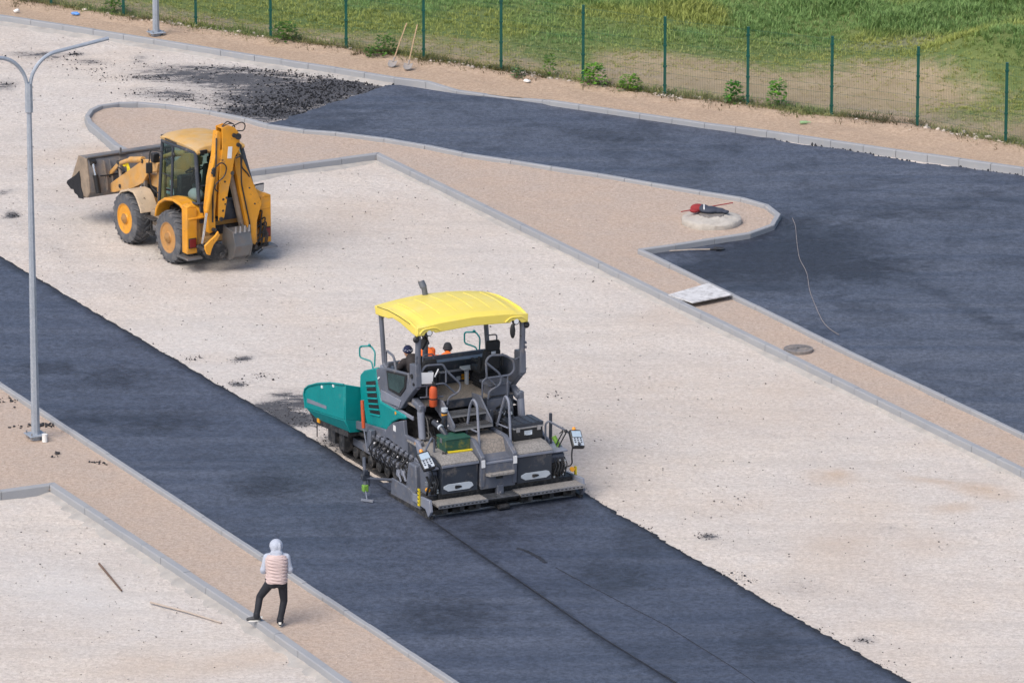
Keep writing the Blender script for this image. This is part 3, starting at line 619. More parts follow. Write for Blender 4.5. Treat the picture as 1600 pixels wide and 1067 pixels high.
# ================================================================== FIELD, FENCE, VERGE THINGS
fx = np.concatenate([np.linspace(-300, -26, 14), np.arange(-25, 27, .35), np.linspace(28, 300, 14)])
fv = np.concatenate([np.arange(0, 30, .35), np.geomspace(31, 900, 14)])
FX, FV = np.meshgrid(fx, fv); x, v = FX.ravel(), FV.ravel(); y = yF(x) + v
def gblob(px, py, rx, ry, ang=0): 
    c = gp(px, py, FZ); ca, sa = math.cos(R(ang)), math.sin(R(ang)); u, w = (x - c[0]) * ca + (y - c[1]) * sa, -(x - c[0]) * sa + (y - c[1]) * ca
    return np.clip(1.3 - np.sqrt((u / rx) ** 2 + (w / ry) ** 2), 0, 1)
def field_z(x, y):
    v = y - yF(x); c = gp(1575, 110, FZ); m = np.clip(1 - np.hypot((x - c[0]) / 3.4, (y - c[1]) / 3.6), 0, 1)
    h = FZ + (fbm(x, y, .3, 4, 51) - .5) * .35 * np.clip(v / 3, 0, 1) + (fbm(x, y, 1.6, 3, 52) - .5) * .1 + 1.0 * (m * m * (3 - 2 * m))
    return h + np.clip((v - 14) / 16, 0, 1) * .5 * fbm(x, y, .15, 2, 53) - .06 * np.clip(1 - v / .6, 0, 1)
def greenness(x_, y_):
    global x, y
    sx, sy = x, y; x, y = x_, y_; v = y - yF(x)
    g = np.clip((v - .4) / 4.5, 0, 1) * .62 + .12
    g = np.where(x < 2, np.clip((v - .2) / 3.0, 0, 1) * .68 + .14, g)
    g -= .36 * gblob(1250, 125, 3.0, 4.5, -18) + .30 * gblob(1420, 118, 2.2, 3.0) + .25 * gblob(1480, 150, 2, 4) + .3 * gblob(1060, 105, 2.0, 2.4) + .30 * gblob(750, 68, 6, 1.0, -22)
    g += .55 * gblob(1540, 92, 2.0, 3.2) + .4 * gblob(1480, 25, 5, 7) + .4 * gblob(1080, 25, 5, 6) + .3 * gblob(1500, 185, 1.5, 2) + .25 * gblob(800, 15, 5, 5) + .2 * gblob(560, 20, 4, 4)
    g -= .5 * gblob(1480, 66, 2.6, .9, 8); x, y = sx, sy
    return np.clip(g, 0, 1.1)
gr = greenness(x, y)
pth = np.clip(1 - np.abs(v - 1.5 - .4 * np.sin(x * .35)) / .3, 0, 1) * np.clip(fbm(x, y, .7, 3, 61) * 2.2 - .75, 0, 1) * .8 + .5 * np.clip(1 - v / .45, 0, 1)
pth = np.maximum(pth, .7 * gblob(1450, 68, 2.6, .8, 8) * fbm(x, y, .8, 3, 66))
idx = np.arange(len(x)).reshape(FX.shape); F = np.stack([idx[:-1, :-1], idx[:-1, 1:], idx[1:, 1:], idx[1:, :-1]], -1).reshape(-1, 4)
tag(np_mesh('field', np.stack([x, y, field_z(x, y)], 1), F, 'field_soil', attrs={'green': gr, 'path': np.clip(pth, 0, 1)}, smooth=True), kind='structure')
def blades(name, px_, py_, zz, hgt, width, col, nb, mat='leafy', spread=.08, lean=.55):
    """tufts of grass: nb blades (two-segment, tapered) around each point"""
    n = len(px_); rep = lambda a: np.repeat(a, nb, axis=0); N = n * nb
    ang = RNG.random(N) * 2 * np.pi; rad = spread * np.sqrt(RNG.random(N)) * rep(np.sqrt(hgt / .2)); bx, by = rep(px_) + rad * np.cos(ang), rep(py_) + rad * np.sin(ang)
    h = rep(hgt) * RNG.uniform(.5, 1.15, N); le = h * lean * RNG.uniform(.2, 1.3, N); a2 = ang + RNG.normal(0, .7, N); w = width * RNG.uniform(.6, 1.4, N) * np.sqrt(h / .2); wx, wy = -np.sin(a2) * w, np.cos(a2) * w
    bz = rep(zz) - .02; mx, my, mz = bx + np.cos(a2) * le * .35, by + np.sin(a2) * le * .35, bz + h * .6; tx, ty, tz = bx + np.cos(a2) * le, by + np.sin(a2) * le, bz + h * .98
    V = np.stack([np.stack([bx - wx, by - wy, bz], 1), np.stack([bx + wx, by + wy, bz], 1), np.stack([mx + wx * .8, my + wy * .8, mz], 1), np.stack([mx - wx * .8, my - wy * .8, mz], 1), np.stack([tx, ty, tz], 1)], 1).reshape(-1, 3)
    i = np.arange(N) * 5; F = np.concatenate([np.stack([i, i + 1, i + 2], 1), np.stack([i, i + 2, i + 3], 1), np.stack([i + 3, i + 2, i + 4], 1)])
    c = rep(col) * RNG.uniform(.72, 1.3, (N, 1)); return np_mesh(name, V, F, mat, tint=np.repeat(np.clip(c, 0, 1), 5, 0))
def grass_cols(g, n, gx=None, gy=None):
    lo, mid, hi = np.array([.44, .36, .20]), np.array([.345, .365, .15]), np.array([.19, .31, .10]); t = np.clip(g + RNG.normal(0, .13, n), 0, 1)[:, None]
    c = np.where(t < .5, lo + (mid - lo) * t * 2, mid + (hi - mid) * (t - .5) * 2)
    yel = np.clip(fbm(gx, gy, .33, 3, 91) - .47, 0, 1)[:, None] * 4 if gx is not None else 0
    return c * (1 - np.clip(yel, 0, .7)) + np.array([.36, .37, .09]) * np.clip(yel, 0, .7)
N = 60000; px_ = RNG.uniform(-17, 17, N); pv = RNG.uniform(.35, 27, N); py_ = yF(px_) + pv; ok = py_ < 186; px_, py_ = px_[ok], py_[ok]
g_ = greenness(px_, py_); keep = RNG.random(len(g_)) < np.clip(g_ * .9 + .5, 0, 1) * np.clip(.35 + 1.3 * fbm(px_, py_, .9, 3, 71), 0, 1); px_, py_, g_ = px_[keep], py_[keep], g_[keep]
far = np.clip((py_ - yF(px_) - 7) / 9, 0, 1); lush = np.clip(g_ - .6, 0, 1) * 2.2 * np.clip(fbm(px_, py_, .5, 3, 81) * 2 - .45, 0, 1.2)
blades('field_grass', px_, py_, field_z(px_, py_), .045 + .055 * g_ + .26 * lush * (.12 + far), .012, grass_cols(g_, len(g_), px_, py_), 8, lean=1.0)
tag(bpy.data.objects['field_grass'], kind='stuff')
# dry tufts, straw and stones along the foot of the fence
N = 10500; px_ = RNG.uniform(-17, 17, N); pv = RNG.normal(.05, .28, N); py_ = yF(px_) + pv; k = RNG.random(N) < np.clip(fbm(px_, py_, .55, 3, 44) * 2.4 - .6, .05, 1); px_, py_ = px_[k], py_[k]
gg = np.clip(fbm(px_, py_, .4, 3, 47) * 1.9 - .65 + (py_ - yF(px_)) * .4, 0, .8)
blades('fence_foot_grass', px_, py_, np.full(len(px_), .10), RNG.uniform(.05, .2, len(px_)), .010, grass_cols(gg, len(px_), px_, py_) * np.where(gg < .3, .36, .75)[:, None], 6, spread=.1, lean=1.2)
tag(bpy.data.objects['fence_foot_grass'], kind='stuff')
ICO_V = np.array([(0, 0, 1)] + [(math.cos(a) * .9, math.sin(a) * .9, .42) for a in np.arange(5) * 1.2566] + [(math.cos(a + .63) * .9, math.sin(a + .63) * .9, -.42) for a in np.arange(5) * 1.2566] + [(0, 0, -1)])
ICO_F = np.array([(0, 1 + i, 1 + (i + 1) % 5) for i in range(5)] + [(1 + i, 6 + i, 1 + (i + 1) % 5) for i in range(5)] + [(6 + i, 6 + (i + 1) % 5, 1 + (i + 1) % 5) for i in range(5)] + [(6 + (i + 1) % 5, 6 + i, 11) for i in range(5)])
def lumps(name, P, size, col, mat, flat=.7, kind='stuff', sink=.25):
    n = len(P); size = np.asarray(size) * np.ones(n); V = ICO_V[None] * RNG.uniform(.65, 1.25, (n, 12, 1)) * (size[:, None] * RNG.uniform(.7, 1.3, (n, 3)) * (1, 1, flat))[:, None, :]
    a = RNG.random(n) * 6.28; ca, sa = np.cos(a)[:, None], np.sin(a)[:, None]; V = np.stack([V[..., 0] * ca - V[..., 1] * sa, V[..., 0] * sa + V[..., 1] * ca, V[..., 2]], -1)
    V = V + P[:, None, :] + np.stack([0 * size, 0 * size, size * (flat - sink)], 1)[:, None, :]
    F = (ICO_F[None] + (np.arange(n) * 12)[:, None, None]).reshape(-1, 3); o = np_mesh(name, V.reshape(-1, 3), F, mat, tint=np.repeat(np.clip(col * RNG.uniform(.75, 1.25, (n, 1)), 0, 1), 12, 0))
    return tag(o, kind=kind)
N = 2600; sx = RNG.uniform(-17, 17, N); sy = yF(sx) + RNG.normal(-.08, .16, N); k = RNG.random(N) < np.clip(fbm(sx, sy, .45, 3, 23) * 3.2 - 1.2, .04, 1); sx, sy = sx[k], sy[k]
lumps('fence_foot_stones', np.stack([sx, sy, np.full(len(sx), .12)], 1), np.clip(RNG.lognormal(-3.5, .5, len(sx)), .012, .09), np.array([.50, .44, .39]) * np.ones((len(sx), 3)), 'stones', .6)
# loose stones strewn over the gravel
N = 9000; sx, sy = RNG.uniform(-15, 15, N), RNG.uniform(114, 178, N); P2 = np.stack([sx, sy], 1)
bad = inpoly(P2, ISLE) | inpoly(P2, WALK) | (sy > np.interp(sx, K1[:, 0], K1[:, 1])) | inpoly(P2, np.vstack([K3[:, :2], EDGE_A[::-1]])) | inpoly(P2, np.vstack([s0, eN2[::-1]])) | inpoly(P2, road_poly)
sx, sy = sx[~bad], sy[~bad]; shade = np.where(RNG.random(len(sx)) < .30, .22, .8) * RNG.uniform(.7, 1.1, len(sx))
lumps('loose_stones', np.stack([sx, sy, np.zeros(len(sx))], 1), RNG.uniform(.007, .022, len(sx)), shade[:, None] * np.array([.62, .585, .555]), 'stones', .7)
N = 2600; sx, sy = RNG.uniform(-15, 15, N), RNG.uniform(114, 165, N); P2 = np.stack([sx, sy], 1); k = inpoly(P2, ISLE) | inpoly(P2, WALK)
lumps('bed_stones', np.stack([sx[k], sy[k], np.full(k.sum(), .105)], 1), RNG.uniform(.006, .016, k.sum()), np.where(RNG.random(k.sum()) < .3, .45, 1.05)[:, None] * np.array([.58, .48, .41]), 'stones', .6)
# crumbs and clods of loose asphalt
def clods(n, cx, cy, rx, ry, ang=0, smin=.015, smax=.06):
    c = gp(cx, cy); u, w = RNG.normal(0, .42, n) * rx, RNG.normal(0, .42, n) * ry; ca, sa = math.cos(R(ang)), math.sin(R(ang))
    return np.stack([c[0] + u * ca - w * sa, c[1] + u * sa + w * ca, np.zeros(n)], 1), (RNG.uniform(0, 1, n) ** 6 * (smax - smin) + smin * .75) * .5
CL = [clods(int(a[0] * 1.5), *a[1:]) for a in [(1500, 500, 140, 2.3, 2.1, -12, .015, .075), (1300, 450, 158, 2.0, 2.0, -8, .015, .08), (800, 430, 175, 1.7, 1.4, -5, .015, .08), (500, 540, 132, 2.2, .8, -10), (500, 470, 118, 2.6, .7, -9), (420, 340, 108, 3.4, .55, -12), (350, 240, 122, 1.8, .5, -4), (300, 270, 150, 1.8, .7, -15),
                          (200, 390, 170, 1.4, 1.3), (60, 117, 85, .3, .35, 0, .015, .07), (60, 100, 95, 1.6, .6, -15), (40, 140, 110, .8, .3), (40, 10, 132, .5, .5), (45, 20, 337, .25, .3, 0, .015, .05), (70, 380, 561, .3, .45, -55, .012, .045), (50, 371, 600, .28, .35, 30, .012, .05), (40, 300, 560, .5, .4), (50, 412, 588, .4, .5, 0),
                          (420, 440, 645, .9, 1.1, -50, .012, .04), (200, 470, 660, .8, 1.0, -60, .012, .04), (160, 540, 690, .5, 1.6, -62, .012, .05), (120, 530, 682, .4, .8, 0, .02, .07), (90, 1108, 838, .3, .4, 10, .01, .045), (50, 1133, 852, .3, .3, 0, .01, .04), (70, 1350, 1000, .35, .3, 0, .01, .045), (40, 1390, 1032, .4, .5, 0, .01, .05), (90, 1250, 920, 1.2, .9, 0, .008, .02), (30, 1520, 963, .3, .4, 0, .01, .03),
                          (40, 1160, 902, .5, .3, -50), (40, 870, 617, .3, .4, 0, .01, .04), (25, 620, 525, .4, .4, 0, .01, .04), (30, 180, 460, .8, 1.2), (60, 100, 400, 1.6, 2.5, 0, .008, .03), (60, 170, 330, 1.2, 3.5, -62, .008, .03), (26, 700, 560, 1, 2, 0, .008, .03), (40, 870, 530, 1.2, 1.5, 0, .006, .02)]]
lumps('loose_asphalt', np.concatenate([c[0] for c in CL]), np.concatenate([c[1] for c in CL]), np.array([.013, .014, .018]) * np.ones((sum(len(c[0]) for c in CL), 3)), 'clods', .75)
k = 240; t = RNG.random(k); e = upj[RNG.integers(120, 255, k)]; q = np.stack([e[:, 0], e[:, 1] + np.abs(RNG.normal(0, .09, k)), np.full(k, .0)], 1); q = q[e[:, 0] > 6.5]
lumps('kerb_crumbs', q, RNG.uniform(.012, .04, len(q)), np.array([.025, .027, .033]) * np.ones((len(q), 3)), 'clods', 1.3)
k = 260; e = np.concatenate([eN[RNG.integers(5, 330, k // 2)] + nN[0] * 0, eA[RNG.integers(60, 330, k // 2)]]); nn = side_of(eN, nN, s0[250])[100]; d = np.abs(RNG.normal(0, .1, len(e)))
lumps('edge_crumbs', np.stack([e[:, 0] + nn[0] * (.1 + d), e[:, 1] + nn[1] * (.1 + d), np.zeros(len(e))], 1), RNG.uniform(.006, .020, len(e)), np.array([.028, .030, .037]) * np.ones((len(e), 3)), 'clods', .8)
px_c = [(63, 665, 40, .16, .10), (90, 708, 8, .05, .05), (84, 714, 6, .05, .03), (160, 722, 10, .2, .1), (165, 726, 3, .03, .03), (14, 628, 18, .12, .2), (70, 664, 30, .12, .06), (40, 668, 10, .25, .1)]
Pc = np.concatenate([np.stack([*(gp(a, b, .11)[:2, None] + RNG.normal(0, 1, (2, n)) * np.array([[rx], [ry]])), np.full(n, .11)], 1) for a, b, n, rx, ry in px_c])
lumps('bed_crumbs', Pc, RNG.uniform(.012, .035, len(Pc)), np.array([.03, .03, .035]) * np.ones((len(Pc), 3)), 'clods')

# --- fence of green posts and welded wire panels
fence = empty('wire_fence', (*FP[7], FZ), 0, 'green metal mesh fence on square posts along the edge of the grass field', 'fence')
def fence_part(mb, name, mat, **k):
    o = mb.build(name, mat, fence, **k); o.location = (-fence.location[0], -fence.location[1], -fence.location[2]); return o
FH = 2.03; fz = lambda p: FZ - .02
for i, p in enumerate(FP):
    m = MB(); m.box(p[0] - .035, p[0] + .035, p[1] - .035, p[1] + .035, FZ - .3, FZ + FH + .03); m.box(p[0] - .038, p[0] + .038, p[1] - .038, p[1] + .038, FZ + FH + .03, FZ + FH + .045)
    for hz in (.25, .75, 1.3, 1.85): m.box(p[0] - .05, p[0] + .05, p[1] - .048, p[1] - .034, FZ + hz, FZ + hz + .05)
    fence_part(m, 'post', 'fence_green', smooth=False)
for a, b in zip(FP[:-1], FP[1:]):
    m = MB(); L = np.linalg.norm(b - a); t = (b - a) / L; nq = np.array([-t[1], t[0]]); r = .0018; z0, z1 = FZ + .04, FZ + FH
    for k in range(1, int(L / .05)):
        c = a + t * (k * .05); c0, c1 = c - t * r, c + t * r
        m.add([(c0[0], c0[1], z0), (c1[0], c1[1], z0), (c[0] + nq[0] * r * 2, c[1] + nq[1] * r * 2, z0), (c0[0], c0[1], z1), (c1[0], c1[1], z1), (c[0] + nq[0] * r * 2, c[1] + nq[1] * r * 2, z1)], [(0, 1, 4, 3), (1, 2, 5, 4), (2, 0, 3, 5)])
    for hz in (z0 + .02, z0 + .2, z0 + .55, z0 + .75, z0 + 1.15, z0 + 1.35, z0 + 1.72, z1 - .03):
        m.tube([(*a, hz), (*b, hz)], .003, 4, False)
    fence_part(m, 'wire_panel', 'wire_green', smooth=False)

# --- weeds: clumps of leaves on stalks
def weed(px, py, h, w, col, label, nl=90, name='weed_bush'):
    c = gp(px, py, FZ); root = empty(name, tuple(c), 0, label, 'weed', None); n = int(nl * 1.6)
    a = RNG.random(n) * 6.28; t = RNG.random(n) ** .7; rr = w / 2 * np.sqrt(RNG.random(n)) * (1.05 - .55 * t); L = np.stack([rr * np.cos(a), rr * np.sin(a), h * (.12 + .88 * t)], 1)
    V, F, T = [], [], []
    for i in range(n):
        s = random.uniform(.06, .13) * (h / .6) ** .3; d = Vector((math.cos(a[i]) + random.gauss(0, .4), math.sin(a[i]) + random.gauss(0, .4), random.uniform(-.5, .5))).normalized(); u = d.cross(Vector((0, 0, 1))).normalized() * s * .42; p = Vector(L[i]); k = len(V)
        V += [p, p + d * s * .5 + u, p + d * s, p + d * s * .5 - u]; F.append((k, k + 1, k + 2, k + 3)); cc = np.array(col) * random.uniform(.6, 1.5); T += [cc] * 4
    np_mesh('foliage', np.array([tuple(v) for v in V]), np.array(F), 'leafy', root, tint=np.array(T))
    m = MB()
    for i in range(6): q = L[random.randrange(n)]; m.tube([(0, 0, -.03), (q[0] * .4, q[1] * .4, q[2] * .6), tuple(q)], [.008, .006, .003], 5)
    o = m.build('stem', 'stem_green', root); return root
paint('stem_green', (.09, .15, .03), .7)
weed(928, 136, .62, .75, (0.13, 0.298, 0.033), 'leafy green weed right beside the foot of a fence post, topmost of the verge weeds', 170)
weed(984, 143, .42, .70, (0.123, 0.272, 0.028), 'low bushy green weed halfway between two fence posts', 150)
weed(1146, 163, .60, .50, (0.065, 0.221, 0.024), 'dark green round weed just left of a fence post', 150)
weed(1214, 168, .70, .62, (0.13, 0.311, 0.038), 'tall bright green weed with drooping leaves, rightmost by the fence', 120)
weed(446, 66, .5, .9, (0.071, 0.155, 0.026), 'dark grassy clump near the fence post right of the far lamp pole', 170)
weed(603, 88, .55, .75, (0.078, 0.169, 0.033), 'grey green weed behind the two leaning shovels', 130)
weed(578, 90, .28, .4, (0.078, 0.169, 0.033), 'small low weed left of the leaning shovels', 60)
weed(808, 122, .3, .42, (0.091, 0.169, 0.065), 'small dusty weed beside the white plastic litter', 60)
weed(858, 120, .55, .35, (0.13, 0.246, 0.033), 'thin pale weed behind the wire mesh near the middle post', 60)
weed(180, 20, .45, .7, (0.078, 0.169, 0.026), 'dark grassy clump at the fence foot left of the far lamp pole', 130)

# ================================================================== THE PAVING MACHINE (local: x right, y forward, z up; origin behind the screed)
PAV = empty('asphalt_paver', (-.051, 128.163, 0), R(26.5), 'tracked teal and grey road paver with a yellow roof laying the dark asphalt lane', 'paver')
def pv(mb, name, mat, parent=None, **k): return mb.build(name, mat, parent or PAV, **k)
rnd = random.Random(3)
def mirx(f):
    for s in (-1, 1): f(s)
# --- hopper
for s in (-1, 1):
    m = MB(); x0, x1, xb = s * 1.62, s * 1.56, s * 1.50
    up = [(4.53, 1.02), (4.53, 1.80), (5.2, 1.66), (5.86, 1.475), (6.3, 1.31), (6.48, 1.20), (6.53, 1.08), (6.46, .78)]
    m.prism(up, 'x', x0, x1)
    lo = [(4.53, .74), (4.53, 1.02), (6.46, .78), (6.18, .60)]
    m.hexa([(xb, 4.53, .74), (xb, 6.18, .60), (xb + s * -.06, 6.18, .60), (xb - s * .06, 4.53, .74)], [(x0, 4.53, 1.02), (x0, 6.46, .78), (x1, 6.46, .78), (x1, 4.53, 1.02)])
    w = pv(m, 'hopper_wing', 'teal', bev=.02)
    m = MB(); m.hexa([(x0 - s * .02, 4.50, 1.02), (x0 - s * .02, 4.56, 1.02), (s * 1.0, 4.62, .95), (s * 1.0, 4.56, .95)], [(x0 - s * .02, 4.50, 1.80), (x0 - s * .02, 4.56, 1.80), (s * 1.0, 4.62, 1.62), (s * 1.0, 4.56, 1.62)])
    m.hexa([(xb, 4.50, .74), (xb, 4.56, .74), (s * 1.0, 4.62, .70), (s * 1.0, 4.56, .70)], [(x0 - s * .02, 4.50, 1.02), (x0 - s * .02, 4.56, 1.02), (s * 1.0, 4.62, .95), (s * 1.0, 4.56, .95)])
    pv(m, 'rear_plate', 'teal', w, bev=.008)
    m = MB(); m.tube([(x0 + s * .005, 4.53, 1.80), (x0 + s * .005, 5.2, 1.665), (x0 + s * .005, 5.86, 1.48), (x0 + s * .005, 6.3, 1.315), (x0 + s * .005, 6.49, 1.20), (x0 + s * .005, 6.54, 1.08), (x0 + s * .005, 6.46, .78)], .022, 8); pv(m, 'rim', 'teal', w)
    m = MB(); m.prism([(6.38, 1.02), (5.41, 1.105), (5.41, 1.035), (6.38, .93)], 'x', x0 + s * .001, x0 + s * .006); pv(m, 'stripe', 'grey_light', w, smooth=False)
    m = MB()
    for yy, zz in ((5.05, 1.64), (5.62, 1.47)): m.obox((x0 + s * .006, yy, zz), (.02, .07, .05)); 
    each(m, 'notch_patch', 'white_paint', w)  # white blocks stand in for bright see-through holes along the wing's top edge
m = MB(); m.prism([(4.6, .62), (6.2, .48), (6.5, .62), (6.48, .70), (4.6, .80)], 'x', -1.5, 1.5); pv(m, 'hopper_floor', 'greasy')
m = MB(); m.box(-1.45, 1.45, 6.42, 6.5, .45, .95); pv(m, 'hopper_front_flap', 'rubber', bev=.02)
m = MB(); m.ell((0, 5.5, .80), (1.3, .85, .22), 24, 12); pv(m, 'asphalt_load', 'fresh_asphalt_crust')
for sx in (-.75, .75):
    m = MB(); m.tube([(sx - .55, 6.62, .52), (sx + .55, 6.62, .52)], .11, 16); m.box(sx - .06, sx + .06, 6.35, 6.62, .45, .58); pv(m, 'push_roller', 'black_part')
m = MB(); m.box(-1.25, 1.25, 6.15, 6.42, .38, .62); m.box(-1.1, -.95, 5.6, 6.3, .3, .55); m.box(.95, 1.1, 5.6, 6.3, .3, .55); pv(m, 'front_beam', 'greasy', bev=.015)
m = MB(); m.obox((-1.50, 6.05, .62), (.05, .12, .12)); pv(m, 'orange_reflector', 'label_orange')
m = MB(); m.tube([(-1.48, 6.2, .62), (-1.48, 6.2, .2)], .012, 6); m.tube([(-1.40, 5.75, .6), (-1.42, 5.6, .3), (-1.40, 5.4, .35)], .03, 6); m.box(-1.5, -1.2, 5.25, 5.6, .30, .56); m.box(-1.45, -1.25, 4.9, 5.15, .22, .7); each(m, 'front_bracket', 'greasy', PAV)
# --- tracks
def stadium(y0, y1, zc, r, n=10): return [(y1 + r * math.sin(a), zc + r * math.cos(a)) for a in np.linspace(0, math.pi, n)] + [(y0 - r * math.sin(a), zc - r * math.cos(a)) for a in np.linspace(0, math.pi, n)]
for s in (-1, 1):
    xa, xb = (-1.27, -.95) if s < 0 else (.95, 1.27)
    m = MB(); outer, inner = stadium(2.75, 5.25, .36, .345), stadium(2.75, 5.25, .36, .29)
    n = len(outer); vs = [(xx, *p) for xx in (xa, xb) for p in outer] + [(xx, *p) for xx in (xa, xb) for p in inner]
    fs = []
    for i in range(n):
        j = (i + 1) % n; fs += [(i, j, n + j, n + i), (2 * n + i, 3 * n + i, 3 * n + j, 2 * n + j), (i, 2 * n + i, 2 * n + j, j), (n + i, n + j, 3 * n + j, 3 * n + i)]
    m.add(vs, fs); tr = pv(m, 'crawler_track', 'rubber', smooth=False)
    m = MB(); per = resample(np.array(outer + outer[:1]), 58)
    for i in range(57):
        a, b = per[i], per[i + 1]; mid = (a + b) / 2; ang = math.atan2(b[1] - a[1], b[0] - a[0]); m.obox(((xa + xb) / 2, mid[0], mid[1]), (.33, .11, .05), (ang, 0, 0))
    pv(m, 'track_shoes', 'greasy', tr, smooth=False)
    for yy, r in ((2.75, .28), (5.25, .28), (3.25, .13), (3.65, .13), (4.05, .13), (4.45, .13), (4.8, .13)):
        m = MB(); zz = .36 if r > .2 else .20; m.lathe([(r, -.13), (r, .13), (r * .7, .14), (r * .3, .16)], 'x', ((xa + xb) / 2, yy, zz), 20) if s > 0 else m.lathe([(r, .13), (r, -.13), (r * .7, -.14), (r * .3, -.16)], 'x', ((xa + xb) / 2, yy, zz), 20); pv(m, 'track_wheel', 'greasy', tr)
    m = MB(); m.box(xa + .03, xb - .03, 2.9, 5.1, .33, .50); pv(m, 'track_frame', 'grey_blue', tr, bev=.01)
# --- body
m = MB(); m.box(-.95, .95, 2.15, 4.55, .45, 1.55); m.box(-1.1, 1.1, 2.6, 4.5, .95, 1.9); m.box(-.6, .6, 1.6, 2.2, .5, 1.3); pv(m, 'engine_block', 'greasy', bev=.02)
# --- engine hood, teal flanks with vents
hood_poly = [(4.49, 1.99), (4.31, 2.12), (3.68, 2.345), (3.62, 2.0), (3.5, 1.66), (2.29, 1.66), (2.30, 1.58), (2.62, 1.50), (2.93, 1.35), (3.10, 1.20), (3.24, 1.05), (3.38, .98), (3.57, .95), (4.19, .98), (4.28, 1.25), (4.47, 1.41), (4.51, 1.78)]
for s in (-1, 1):
    m = MB(); m.prism(hood_poly, 'x', s * 1.27, s * 1.17); hp = pv(m, 'hood_side_panel', 'teal', bev=.035, seg=3)
    for (a, b, zt, zb, zt2, zb2) in [(4.19, 3.72, 1.91, 1.81, 2.05, 1.93), (4.16, 3.70, 1.78, 1.68, 1.91, 1.80), (4.13, 3.66, 1.66, 1.56, 1.79, 1.67), (4.09, 3.62, 1.545, 1.45, 1.67, 1.56), (4.06, 3.57, 1.44, 1.345, 1.56, 1.45), (4.00, 3.52, 1.33, 1.25, 1.44, 1.33)]:
        m = MB(); m.prism([(a, zt), (b, zt2), (b - .02, zb2), (a - .02, zb)], 'x', s * 1.272, s * 1.2); v_ = pv(m, 'vent', 'black_part', hp, smooth=False)
        m = MB(); m.hexa([(s * 1.27, a - .02, zb - .012), (s * 1.27, b - .02, zb2 - .012), (s * 1.24, b - .02, zb2 + .01), (s * 1.24, a - .02, zb + .01)], [(s * 1.295, a - .02, zb + .0), (s * 1.295, b - .02, zb2 + .0), (s * 1.275, b - .02, zb2 + .03), (s * 1.275, a - .02, zb + .03)]); pv(m, 'louvre', 'teal', v_, smooth=False)
    m = MB(); m.lathe([(.035, -.004), (.035, .004)], 'x', (s * 1.275, 2.75, 1.60), 12); pv(m, 'round_badge', 'label_orange', hp)
m = MB(); m.hexa([(-1.2, 3.7, 1.7), (1.2, 3.7, 1.7), (1.2, 4.5, 1.7), (-1.2, 4.5, 1.7)], [(-1.2, 3.68, 2.30), (1.2, 3.68, 2.30), (1.2, 4.48, 1.97), (-1.2, 4.48, 1.97)]); pv(m, 'engine_hood', 'teal', bev=.04)
for s in (-1, 1):   # teal guide frames at the front of the hood
    m = MB(); x = s * 1.22; p = [(x - .02, 3.83, 2.32), (x + .02, 3.88, 2.62), (x + .02, 4.08, 2.70), (x - .14, 4.30, 2.66), (x - .14, 4.30, 2.42), (x + .04, 4.10, 2.36), (x + .04, 4.02, 2.20)]
    m.tube(fillet(p, .06), .018, 8); m.ell((x - .02, 4.08, 2.72), .035); pv(m, 'guide_frame', 'teal')
# --- operator station: side consoles, cowl, floor
for s in (-1, 1):
    m = MB(); m.prism([(3.72, 2.31), (3.2, 2.46), (2.17, 2.60), (2.10, 2.40), (2.45, 1.90), (3.42, 1.72), (3.62, 2.0)], 'x', s * 1.265, s * 1.20); cs = pv(m, 'side_console', 'grey_blue', bev=.015)
    m = MB(); m.prism([(3.17, 2.415), (2.19, 2.565), (2.25, 2.25), (2.52, 2.02), (3.08, 2.02)], 'x', s * 1.262, s * 1.285); wf = pv(m, 'window_frame', 'black_part', cs, bev=.006)
    m = MB(); m.prism([(3.10, 2.385), (2.27, 2.515), (2.31, 2.27), (2.54, 2.09), (3.03, 2.08)], 'x', s * 1.283, s * 1.292); pv(m, 'window_pane', 'smoked_pane', wf) if 'smoked_pane' in MATS else None
    if 'smoked_pane' not in MATS:
        paint('smoked_pane', (.045, .075, .075), .10, var=.3, bstr=0, spec=.8); pv(m, 'window_pane', 'smoked_pane', wf)
    m = MB(); m.prism([(3.45, 1.93), (2.47, 1.94), (2.56, 1.77), (3.45, 1.71)], 'x', s * 1.264, s * 1.285); pv(m, 'lower_cover', 'grey_light', cs, bev=.008)
    m = MB(); m.box(s * 1.20 - .001, s * 1.24, 2.0, 3.6, 1.63, 1.71); pv(m, 'sill_rail', 'grey_light', cs, bev=.01)
    m = MB(); m.obox((s * 1.275, 3.56, 2.15), (.012, .09, .03), (-.6, 0, 0)); pv(m, 'badge', 'white_paint', cs)
m = MB(); m.box(-1.2, 1.2, 1.95, 3.2, 1.90, 1.95); fl = pv(m, 'platform_floor', 'tread_tan', bev=.006)
m = MB(); m.box(-1.2, 1.2, 3.16, 3.22, 1.95, 2.42); m.hexa([(-1.2, 3.1, 2.19), (1.2, 3.1, 2.19), (1.2, 3.2, 2.19), (-1.2, 3.2, 2.19)], [(-1.2, 3.1, 2.235), (1.2, 3.1, 2.235), (1.2, 3.2, 2.235), (-1.2, 3.2, 2.235)]); cw = pv(m, 'front_cowl', 'panel_dark', bev=.01)
m = MB(); m.box(-1.2, 1.2, 3.2, 3.66, 2.30, 2.40); pv(m, 'cowl_top', 'grey_light', cw, bev=.015)
m = MB(); m.box(-1.2, 1.2, 3.0, 3.11, 2.235, 2.26); pv(m, 'shelf', 'grey_light', cw, bev=.006)
m = MB(); m.box(-1.2, 1.2, 3.26, 3.33, 2.46, 2.55); m.box(-1.2, -1.13, 3.26, 3.33, 2.3, 2.5); m.box(1.13, 1.2, 3.26, 3.33, 2.3, 2.5); pv(m, 'front_rail', 'grey_blue', cw, bev=.012)
